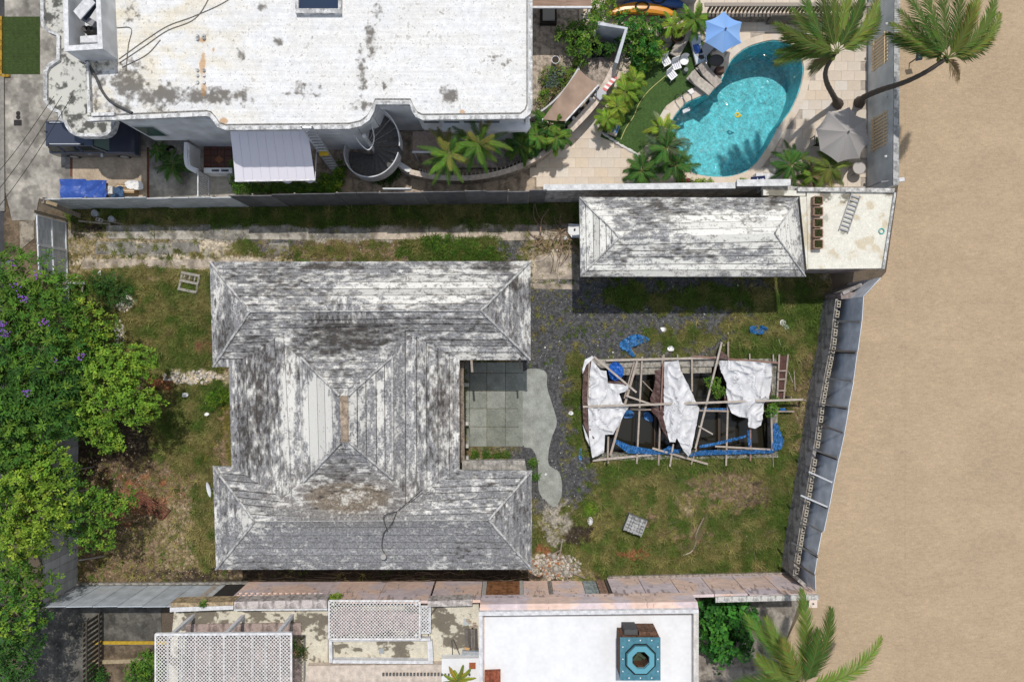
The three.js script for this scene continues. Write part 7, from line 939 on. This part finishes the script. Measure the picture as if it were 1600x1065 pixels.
sp('croton', 'yellow and orange leafed plant at the edge of the white ledge', 716, 1062, 0.5, 26, 9, { pal: [[0.24, 0.27, 0.03], [0.2, 0.24, 0.03], [0.36, 0.24, 0.03]], leafl: 0.2, wid: 0.1, y0: 3.1, tr: 0.04 });
// ---------- the flooded basin with its collapsed timber frame ----------
{
  const o = thing('old_basin', 'sunken concrete basin of dark water under collapsed timbers', 'basin', P(1070, 640)), cm = mat(lin(0.42, 0.39, 0.34), { map: G.blotch, size: 1.6 });
  const inner = PIT, rim = XZ([[925, 561], [1213, 560], [1215, 714], [926, 719]]); part('rim', prism(rim, -0.2, 0.12, [XZ([[938, 575], [1204, 571], [1205, 703], [938, 709]])]), cm, o);
  part('basin_wall', wallRun([...inner, inner[0]], 0.2, -1.7, -0.2), cm, o); part('water', sheet(inner, -0.75), new THREE.MeshPhysicalMaterial({ color: lin(0.018, 0.016, 0.01), roughness: 0.12, side: THREE.DoubleSide }), o, 'black standing water'); part('ledge', prism(XZ([[968, 572], [1112, 571], [1112, 582], [968, 586]]), -0.75, 0.02), mat(lin(0.4, 0.37, 0.31), { map: G.blotch, size: 1 }), o);
  for (const x of [1022, 1122]) part('cross_beam', slab([[x, 574], [x + 4, 574], [x + 4, 704], [x, 704]], -0.7, -0.55), mat(lin(0.06, 0.045, 0.035)), o);
}
const K5 = (x, y, h) => P(890 + x / 4.21, 520 + y / 4.21, h);
{
  const f = thing('timber_framework', 'collapsed framework of bleached poles lying across the dark basin', 'framework', P(1070, 640)), wm = [mat(lin(0.5, 0.42, 0.35), { map: G.streak, size: 1 }), mat(lin(0.42, 0.34, 0.28), { map: G.streak, size: 1 }), mat(lin(0.56, 0.49, 0.42), { map: G.streak, size: 1 }), mat(lin(0.34, 0.2, 0.16), { map: G.streak, size: 1 })];
  const pl = (a, b, w = 0.1, k = 0, ha = 0.45, hb = ha) => part('plank', bar(K5(a[0], a[1], ha), K5(b[0], b[1], hb), w, 0.07), wm[k], f);
  pl([240, 180], [985, 162], 0.13, 2, 0.34); pl([805, 152], [1375, 197], 0.1, 3, 0.38); pl([160, 155], [440, 390], 0.11, 2, 0.85, 0.55); pl([445, 185], [268, 805], 0.13, 0, 0.42); pl([425, 190], [360, 430], 0.08, 1, 0.5); pl([478, 155], [442, 860], 0.1, 0, 0.26, 0.26); pl([612, 150], [585, 870], 0.1, 1, 0.3, 0.26); pl([805, 150], [806, 385], 0.1, 0, 0.3); pl([88, 485], [1535, 437], 0.12, 2, 0.95, 0.9); pl([1535, 438], [1560, 445], 0.05, 1, 0.9);
  pl([400, 500], [1100, 515], 0.1, 1, 0.4); pl([1270, 515], [1478, 516], 0.09, 1, 0.35); pl([1002, 60], [828, 760], 0.11, 2, 0.62, 0.36); pl([1046, 330], [1030, 872], 0.1, 0, 0.5, 0.26); pl([1190, 560], [1190, 842], 0.1, 3, 0.45, 0.26); pl([1325, 480], [1335, 770], 0.1, 0, 0.55, 0.3); pl([1335, 770], [1342, 880], 0.04, 1, 0.22, 0.06); pl([152, 838], [592, 795], 0.13, 2, 0.22); pl([545, 758], [910, 862], 0.12, 0, 0.42, 0.2); pl([958, 745], [1322, 766], 0.1, 0, 0.38); pl([255, 680], [250, 858], 0.1, 0, 0.35, 0.26); pl([682, 730], [660, 878], 0.1, 2, 0.4, 0.26); pl([835, 760], [800, 865], 0.08, 1, 0.3, 0.22);
  pl([1380, 140], [1366, 435], 0.1, 0, 0.3); pl([1438, 140], [1410, 432], 0.1, 1, 0.3); for (const y of [250, 305, 380]) pl([1370, y], [1425, y - 2], 0.09, 1, 0.36); pl([848, 612], [942, 665], 0.08, 2, 0.5, 0.3); pl([372, 412], [585, 485], 0.1, 2, 0.7, 0.6); pl([1043, 55], [1044, 190], 0.1, 1, 0.4); pl([1440, 250], [1468, 325], 0.05, 1, 0.1); pl([1477, 250], [1484, 375], 0.06, 1, 0.1); pl([1376, 40], [1394, 95], 0.04, 0, 0.05); pl([620, 140], [622, 185], 0.07, 0, 0.3); pl([710, 140], [712, 190], 0.07, 0, 0.3); pl([1185, 135], [1186, 190], 0.07, 0, 0.3); pl([1340, 140], [1341, 200], 0.07, 0, 0.3); pl([480, 315], [548, 385], 0.05, 1, 0.2);
  pl([130, 180], [118, 470], 0.07, 1, 0.9, 0.98); pl([615, 200], [600, 500], 0.07, 3, 0.85, 0.9);
  for (const [x, y] of [[150, 170], [1000, 80], [250, 840], [90, 490], [1530, 440], [1440, 420]]) { const p = K5(x, y, 0.4); part('stub_post', box(p.x - 0.04, p.x + 0.04, 0, 0.85, p.z - 0.04, p.z + 0.04), wm[1], f); }
  part('brown_sheet', cloth([[1380, 150], [1432, 150], [1410, 430], [1368, 430]].map(([x, y]) => { const p = K5(x, y, 0.3); return [p.x, p.z]; }), (x, z) => 0.22 + 0.06 * fbm(x * 4 + 30, z * 4 + 30, 2), 0.15), mat(lin(0.12, 0.06, 0.05), { map: G.mottle, size: 0.8 }), f, 'torn brown sheet between the end poles');
}
const tarpM = mat(lin(0.74, 0.74, 0.75), { rough: 0.55, map: G.sheet, size: 1.4 }), tarpB = mat(lin(0.105, 0.052, 0.042), { rough: 0.6, map: G.mottle, size: 0.8 });
{
  const poly = (pts, h) => pts.map(([x, y]) => { const p = K5(x, y, h); return [p.x, p.z]; });
  const tarp = (name, label, white, brown, hf, wrinkle) => { const o = thing(name, label, 'tarpaulin', K5(white[0][0], white[0][1], 0)); part('sheet', cloth(poly(white, 0.9), (x, z) => hf(x, z) + wrinkle(x, z), 0.09), tarpM, o); for (const b of brown) part('brown_fold', cloth(poly(b, 0.85), (x, z) => hf(x, z) - 0.05 + 0.12 * fbm(x * 5 + 40, z * 5 + 40, 2), 0.1), tarpB, o, 'brown underside folded out'); return o; };
  const wr = (fx, fz, a) => (x, z) => { const w = 1.6 * fbm(x * 0.9 + 20, z * 0.9 + 70, 2), s1 = Math.abs(Math.sin(x * 5.2 + z * 0.9 + w * 4)), s2 = Math.abs(Math.sin(x * 2.1 - z * 1.7 + w * 5)); return a * (1.1 * (1 - s1) * (1 - s1) + 1.5 * (1 - s2) * (1 - s2) + 0.6 * fbm(x * 2.2 + 80, z * 1.2 + 80, 2)); };
  tarp('torn_tarpaulin', 'torn white tarpaulin with a long brown edge at the house end of the frame', [[145, 175], [205, 245], [245, 250], [252, 330], [390, 345], [388, 380], [330, 400], [345, 440], [350, 460], [395, 490], [360, 540], [320, 620], [290, 668], [235, 672], [232, 740], [228, 788], [150, 822], [130, 700], [122, 480], [130, 300]], [[[145, 165], [140, 300], [125, 470], [140, 660], [225, 770], [222, 785], [130, 690], [92, 600], [82, 420], [92, 260]], [[245, 320], [330, 318], [390, 345], [380, 352], [320, 332], [250, 335]]], (x, z) => 0.82 - 0.2 * clamp((x - K5(150, 0, 0.9).x) / 1.6), wr(3, 2.2, 0.09));
  { const t = thing('torn_tarpaulin', 'narrow strip of white tarpaulin hanging on the first corner post', 'tarpaulin', K5(110, 200, 0)); part('sheet', cloth(poly([[100, 175], [152, 150], [160, 165], [110, 210], [86, 270], [84, 240]], 0.9), (x, z) => 0.9 + 0.1 * fbm(x * 4 + 40, z * 4 + 40, 2), 0.1), tarpM, t); part('sheet', cloth(poly([[85, 600], [130, 700], [150, 815], [140, 760], [105, 690]], 0.6), (x, z) => 0.6 + 0.1 * fbm(x * 4 + 40, z * 4 + 40, 2), 0.1), tarpM, t); }
  tarp('torn_tarpaulin', 'kite-shaped white tarpaulin with a ragged brown side in the middle of the frame', [[628, 190], [715, 182], [725, 240], [770, 320], [812, 400], [845, 470], [866, 500], [850, 580], [825, 690], [800, 790], [785, 812], [745, 770], [705, 690], [692, 715], [660, 720], [640, 640], [622, 560], [624, 400]], [[[620, 200], [626, 330], [628, 470], [625, 560], [640, 640], [660, 712], [620, 650], [585, 560], [548, 520], [540, 430], [560, 380], [572, 300], [565, 250], [600, 240]]], (x, z) => { const c = K5(715, 0, 0.9).x; return 0.98 - 0.34 * Math.abs(x - c); }, wr(5, 1.2, 0.08));
  tarp('torn_tarpaulin', 'sagging white tarpaulin at the sea end of the timber frame', [[990, 182], [1180, 185], [1342, 202], [1345, 300], [1335, 380], [1320, 440], [1290, 465], [1280, 540], [1272, 610], [1230, 632], [1180, 620], [1175, 560], [1120, 552], [1075, 530], [1050, 470], [1040, 400], [1045, 330], [1010, 260]], [[[1040, 395], [1055, 470], [1062, 480], [1030, 450], [1028, 400]], [[1000, 110], [1050, 150], [1060, 175], [985, 170]], [[1300, 470], [1330, 380], [1340, 330], [1348, 380], [1320, 470]]], (x, z) => { const c = K5(1185, 0, 0.9).x; return 0.86 - 0.24 * Math.abs(x - c) - 0.08 * clamp((z - K5(0, 450, 0.9).z)); }, wr(3.2, 2.6, 0.1));
  const strip = thing('blue_sheeting', 'torn blue plastic sheeting trailing along the south rim of the basin', 'plastic sheet', K5(800, 780, 0)), bm = mat(lin(0.03, 0.18, 0.47), { rough: 0.45, map: G.blotch, size: 0.8 });
  for (const q of [[[285, 690], [400, 740], [540, 765], [660, 775], [740, 760], [720, 790], [560, 800], [380, 790], [290, 715]], [[660, 740], [610, 770], [700, 770]], [[800, 790], [880, 770], [1060, 770], [1200, 770], [1330, 760], [1340, 790], [1180, 795], [1000, 800], [850, 806], [790, 812]], [[850, 740], [960, 720], [1080, 690], [1165, 670], [1160, 685], [1060, 715], [930, 745], [855, 755]], [[1335, 600], [1370, 590], [1395, 660], [1415, 715], [1390, 765], [1335, 780], [1332, 690]], [[870, 495], [1040, 493], [1090, 500], [1040, 510], [880, 508]], [[1170, 640], [1195, 640], [1200, 760], [1175, 760]], [[1385, 495], [1420, 492], [1425, 510], [1390, 512]]]) part('sheet', cloth(poly(q, 0.35), (x, z) => 0.26 + 0.2 * fbm(x * 5 + 44, z * 5 + 44, 3) + 0.05 * Math.sin(x * 22 + z * 9), 0.08), bm, strip);
  const b2 = thing('blue_sheeting', 'crumpled blue plastic bundle under the first crossed poles', 'plastic sheet', K5(300, 250, 0)); part('sheet', cloth(smooth(poly([[262, 215], [300, 190], [335, 205], [358, 240], [350, 285], [310, 315], [272, 300], [256, 260]], 0.4), 40, true), (x, z) => 0.12 + 0.4 * fbm(x * 4 + 24, z * 4 + 24, 3), 0.08), mat(lin(0.012, 0.1, 0.4), { rough: 0.4 }), b2);
  const b3 = thing('blue_sheeting', 'scraps of blue plastic floating in the dark basin', 'plastic sheet', K5(450, 540, 0).setY(-0.7)); for (const q of [[[360, 530], [390, 512], [430, 525], [435, 555], [400, 568], [365, 560]], [[500, 535], [530, 525], [560, 560], [560, 590], [510, 575]]]) part('sheet', cloth(smooth(poly(q, 0), 24, true), (x, z) => -0.66 + 0.12 * fbm(x * 4 + 24, z * 4 + 24, 3), 0.1), bm, b3);
}
// blue plastic on the gravel
{
  const bm = mat(lin(0.03, 0.2, 0.5), { rough: 0.45, map: G.blotch, size: 0.8 }), A = (name, label, px, s) => solo(name, ready(cloth(smooth(XZ(px), 60, true), (x, z) => 0.015 + s * Math.pow(fbm(x * 5 + 33, z * 5 + 13, 3), 2), 0.07)), bm, label, 'plastic sheet');
  A('blue_plastic', 'tattered blue plastic sheet lying on the gravel beside the timber frame', [[968, 536], [978, 528], [990, 522], [1005, 524], [1014, 530], [1006, 536], [994, 540], [986, 543], [992, 556], [986, 557], [978, 548], [970, 545]], 0.3); A('blue_plastic', 'crumpled blue plastic sheet lying near the two white discs', [[1170, 512], [1180, 508], [1192, 509], [1199, 515], [1194, 521], [1182, 522], [1172, 520]], 0.4); A('blue_plastic', 'thin strip of blue plastic on the gravel before the frame', [[905, 703], [908, 700], [909, 710], [908, 719], [905, 717]], 0.1);
}
// loose things in the yard
const disc = (x, y, r, label, m) => { const p = P(x, y), q = [[0.001, 0.05], [r * 0.8, 0.05], [r * 0.84, 0.07], [r, 0.06], [r, 0.02], [r * 0.9, 0]].map((a) => new THREE.Vector2(...a)); const g = new THREE.LatheGeometry(q, 24).translate(p.x, 0.01, p.z); solo('plastic_disc', g, m, label, 'lid', 'round lids in the yard'); };
disc(1223, 504, 0.18, 'larger white round lid lying on the weedy gravel', mat(lin(0.72, 0.74, 0.73), { rough: 0.4 })); disc(1229, 511, 0.14, 'smaller mint round lid lying on the weedy gravel', mat(lin(0.5, 0.62, 0.57), { rough: 0.4 }));
{ const p = P(993, 821, 0.6), o = thing('stone_crate', 'square grey crate with a broken stone-filled top standing in the grass', 'crate', V(p.x, 0, p.z)), ry = -0.38, R = (g) => g.rotateY(ry).translate(p.x, 0, p.z), gm = mat(lin(0.27, 0.27, 0.265), { map: G.blotch, size: 0.6 }), lm = mat(lin(0.46, 0.46, 0.45), { map: G.grit, size: 0.4 }); part('box', R(new THREE.BoxGeometry(1.12, 0.5, 1.0).translate(0, 0.25, 0)), gm, o); for (let i = 0; i < 6; i++) for (let j = 0; j < 5; j++) if (!(j === 0 && i % 2)) part('stone', R(new RoundedBoxGeometry(rr(0.12, 0.2), 0.09, rr(0.12, 0.22), 1, 0.02).rotateY(rr(-0.4, 0.4)).translate(-0.45 + i * 0.18, 0.54, -0.4 + j * 0.2)), rnd() > 0.35 ? lm : mat(lin(0.36, 0.36, 0.35)), o); for (const s of [-1, 1]) part('edge', R(new THREE.BoxGeometry(0.05, 0.1, 1.02).translate(s * 0.55, 0.54, 0)), lm, o); }
{ const p = P(922, 813), o = thing('toilet_lid', 'white oval toilet lid standing at the dark burnt patch', 'lid', V(p.x, 0, p.z)); part('lid', new THREE.CylinderGeometry(0.24, 0.24, 0.05, 24).scale(0.62, 1, 1.05).rotateZ(0.25).translate(p.x, 0.1, p.z), mat(lin(0.7, 0.71, 0.71), { rough: 0.3 }), o); part('ring', new THREE.TorusGeometry(0.16, 0.03, 6, 20).rotateX(Math.PI / 2).scale(0.62, 1, 1.05).rotateZ(0.25).translate(p.x, 0.13, p.z), mat(lin(0.5, 0.51, 0.51), { rough: 0.3 }), o); }
{ const p = P(295, 441, 0.1), o = thing('timber_pallet', 'weathered timber pallet frame lying in the grass by the house', 'pallet', V(p.x, 0, p.z)), m = mat(lin(0.42, 0.39, 0.34), { map: G.streak, size: 0.6 }), R = (g) => g.rotateY(-0.2).translate(p.x, 0, p.z); for (const z of [-0.5, -0.02, 0.5]) part('board', R(new THREE.BoxGeometry(1.15, 0.05, 0.15).translate(0, 0.14, z)), m, o); for (const x of [-0.52, 0.52]) part('bearer', R(new THREE.BoxGeometry(0.12, 0.1, 1.12).translate(x, 0.06, 0)), m, o); for (let i = 0; i < 5; i++) part('block', R(new THREE.BoxGeometry(0.08, 0.06, 0.26).translate(-0.34 + i * 0.16, 0.1, -0.28)), i % 2 ? darkWoodM : m, o); }
{ const o = thing('red_mat', 'faded red mat on the ground at the west eave', 'mat', P(322, 543)); part('mat', slab([[304, 533], [352, 532], [352, 554], [305, 554]], 0.02, 0.045), mat(lin(0.3, 0.085, 0.075), { map: G.blotch, size: 0.8 }), o); }
{ const o = thing('rusty_frame_panel', 'rusty red slatted panel lying in the leaf litter', 'panel', P(238, 785)), m = mat(lin(0.22, 0.08, 0.06), { map: G.blotch, size: 0.5 }), a = P(216, 768, 0.1), b = P(265, 797, 0.1), c = P(252, 812, 0.1), d = P(205, 778, 0.1); for (let i = 0; i < 6; i++) part('slat', bar(a.clone().lerp(d, i / 5), b.clone().lerp(c, i / 5), 0.07, 0.03), m, o); part('end_bar', bar(b, c, 0.06, 0.05), m, o); part('end_bar', bar(a, d, 0.06, 0.05), m, o); }
{ const wm = mat(lin(0.74, 0.74, 0.73), { rough: 0.6 }), scrap = (x, y, r, label, k = 0.25) => { const pts = [...Array(7)].map((_, i) => { const a = i / 7 * 6.283, q = r * rr(0.6, 1.2); return [x + q * Math.cos(a), y + q * Math.sin(a) * 0.9]; }); solo('white_scrap', ready(cloth(smooth(XZ(pts), 28, true), (X, Z) => 0.01 + k * fbm(X * 5 + 60, Z * 5 + 60, 2), 0.08)), wm, label, 'scrap'); };
  scrap(157, 427, 4.5, 'white plastic scrap between strip and shrub'); scrap(291, 617, 5, 'white plastic bag lying on the lawn below the rubble path', 0.4); scrap(324, 646, 3.5, 'small pale scrap on the west lawn', 0.2); scrap(883, 372, 3, 'small white scrap beside the white sheet'); scrap(891, 645, 4, 'white scrap in the weeds beside the gravel drive'); scrap(1037, 514, 4.5, 'pale square scrap lying on the gravel', 0.05); scrap(1047, 545, 6, 'white paper shreds on the gravel before the frame', 0.15); scrap(853, 740, 2.6, 'little white scrap beside the pale drive');
  const o = thing('plastic_sheet', 'white plastic sheet propped at the west end of the outbuilding', 'panel', P(896, 360)); part('sheet', cloth(XZ([[889, 348], [905, 349], [906, 370], [894, 370], [888, 362]], 0.6), (x, z) => 0.45 + 0.1 * Math.sin(x * 3), 0.2), wm, o); part('prop', bar(P(897, 360, 0), P(897, 360, 0).setY(0.47), 0.1, 0.1), darkWoodM, o); }
// buckets, block and boards by the fence
for (const [x, y, r, l] of [[147, 333, 0.2, 'grey round bucket standing under the metal panels of the fence'], [173, 342, 0.18, 'blue-grey round bucket beside the hollow block']]) { const p = P(x, y, 0.35), o = thing('bucket', l, 'bucket', V(p.x, 0, p.z), 'buckets by the fence'); const q = [[r * 0.75, 0], [r, 0.35], [r * 1.06, 0.36], [r * 0.95, 0.33], [r * 0.8, 0.25], [0.001, 0.25]].map((a) => new THREE.Vector2(...a)); part('bucket', new THREE.LatheGeometry(q, 20).translate(p.x, 0, p.z), mat(lin(0.4, 0.42, 0.44)), o); part('handle', new THREE.TorusGeometry(r, 0.012, 5, 16, Math.PI).rotateX(1.2).translate(p.x, 0.35, p.z), aluM, o); }
{ const p = P(154, 343, 0.2), s = new THREE.Shape([[-0.2, -0.1], [0.2, -0.1], [0.2, 0.1], [-0.2, 0.1]].map((q) => new THREE.Vector2(...q))); for (const c of [-0.1, 0.1]) s.holes.push(new THREE.Path([[c - 0.07, -0.07], [c + 0.07, -0.07], [c + 0.07, 0.07], [c - 0.07, 0.07]].map((q) => new THREE.Vector2(...q)))); solo('hollow_block', new THREE.ExtrudeGeometry(s, { depth: 0.2, bevelEnabled: false }).rotateX(-Math.PI / 2).rotateY(-0.25).translate(p.x, 0, p.z), mat(lin(0.5, 0.48, 0.44)), 'single hollow concrete block on the ground by the fence', 'block'); const o = thing('loose_board', 'loose pale board on the ground below the hollow block', 'board', P(150, 348)); part('board', bar(P(122, 345, 0.08), P(172, 350, 0.05), 0.1, 0.05), paleWoodM, o); part('offcut', bar(P(158, 344, 0.16), P(192, 350, 0.1), 0.06, 0.04), oldWoodM, o); }
// dead branches and a dry palm leaf
{ const o = thing('dead_branches', 'heap of dead palm branches at the west end of the outbuilding', 'branches', P(868, 368)); for (let i = 0; i < 46; i++) { const a = P(rr(838, 896), rr(348, 392), rr(0.05, 0.4)), d = rr(0, 6.28), l = rr(0.4, 1.5); part('branch', tube([a, a.clone().add(V(Math.cos(d) * l * 0.5, rr(0, 0.2), Math.sin(d) * l * 0.5)), a.clone().add(V(Math.cos(d + 0.3) * l, rr(-0.02, 0.1), Math.sin(d + 0.3) * l))], rr(0.012, 0.03), 4, 5), i % 3 ? mat(lin(0.26, 0.19, 0.12)) : mat(lin(0.36, 0.24, 0.17)), o); }
  const L = new Leaves(); frond(L, P(1070, 866, 0.25), P(1105, 800, 0.3), { bend: 0.12, n: 40, leafl: 0.5, wid: 0.03, pal: GREEN.dry.concat([[0.4, 0.35, 0.26]]), arch: 0.06, sag: 0.1 }); const f = thing('fallen_frond', 'dry fallen palm leaf curved on the lower lawn', 'palm leaf', P(1085, 840)); part('leaf', L.geo(), leafG, f); part('stalk', tube([[1068, 867], [1080, 862], [1087, 850], [1088, 835], [1100, 808]].map(([x, y]) => P(x, y, 0.12)), 0.035, 5), mat(lin(0.42, 0.37, 0.28)), f);
  const t = thing('dead_vines', 'tangle of dead vines along the south wall of the old house', 'vines', P(560, 898)); for (let i = 0; i < 26; i++) { const x = rr(395, 820), y = rr(893, 906), l = rr(20, 70); part('vine', tube([P(x, y, 0.1), P(x + l * 0.3, y + rr(-4, 4), rr(0.1, 0.5)), P(x + l * 0.7, y + rr(-5, 3), rr(0.1, 0.4)), P(x + l, y + rr(-3, 3), 0.1)], 0.018, 4, 12), i % 2 ? mat(lin(0.1, 0.075, 0.055)) : mat(lin(0.2, 0.15, 0.11)), t); }
  const s = thing('dead_sticks', 'thin dead sticks scattered on the dirt below the timber frame', 'sticks', P(1150, 775)); for (let i = 0; i < 70; i++) { const a = P(rr(1030, 1215), rr(745, 860), 0.05), d = rr(0, 6.28), l = rr(0.3, 0.9); part('stick', bar(a, a.clone().add(V(Math.cos(d) * l, rr(0, 0.12), Math.sin(d) * l)), 0.018, 0.015), mat(lin(0.2, 0.16, 0.12)), s); }
  const u = thing('timber_offcuts', 'broken timber and concrete lumps on the rubble by the pink wall', 'timber', P(862, 888)); for (let i = 0; i < 12; i++) { const a = P(rr(838, 900), rr(868, 902), 0.1), d = rr(0, 6.28), l = rr(0.4, 1.2); part(i % 3 ? 'offcut' : 'lump', i % 3 ? bar(a, a.clone().add(V(Math.cos(d) * l, 0.05, Math.sin(d) * l)), 0.08, 0.04) : new THREE.DodecahedronGeometry(rr(0.14, 0.26), 0).translate(a.x, 0.12, a.z), i % 3 ? oldWoodM : mat(lin(0.5, 0.46, 0.4), { map: G.grit, size: 0.5 }), u); }
}
{ const c = thing('cable_coil', 'black cable coil on the paving before the villa', 'cable', P(267, 235)); const p = P(267, 235, 0.1); for (let i = 0; i < 3; i++) part('loop', new THREE.TorusGeometry(0.2 + i * 0.03, 0.035, 6, 22).rotateX(Math.PI / 2).translate(p.x, 0.05 + i * 0.04, p.z), mat(lin(0.012, 0.012, 0.012)), c); part('tail', tube([[262, 238], [252, 240], [247, 234], [255, 228]].map(([x, y]) => P(x, y, 0.04)), 0.025, 5), mat(lin(0.012, 0.012, 0.012)), c); }
// overhead cables along the street
for (const [a, b, l] of [[[112, 150], [-40, 372], 'overhead cable running from the villa corner to the street, nearest the gate'], [[96, 150], [-50, 355], 'overhead cable in the middle of the three over the driveway'], [[84, 150], [-60, 332], 'overhead cable nearest the drain cover']]) { const p = P(a[0], a[1], 6.0), q = P(b[0], b[1], 6.4), m = p.clone().lerp(q, 0.5); m.y -= 0.25; solo('overhead_cable', tube([p, m, q], 0.014, 5, 24), mat(lin(0.03, 0.03, 0.03)), l, 'cable'); }
renderer.render(scene, camera);
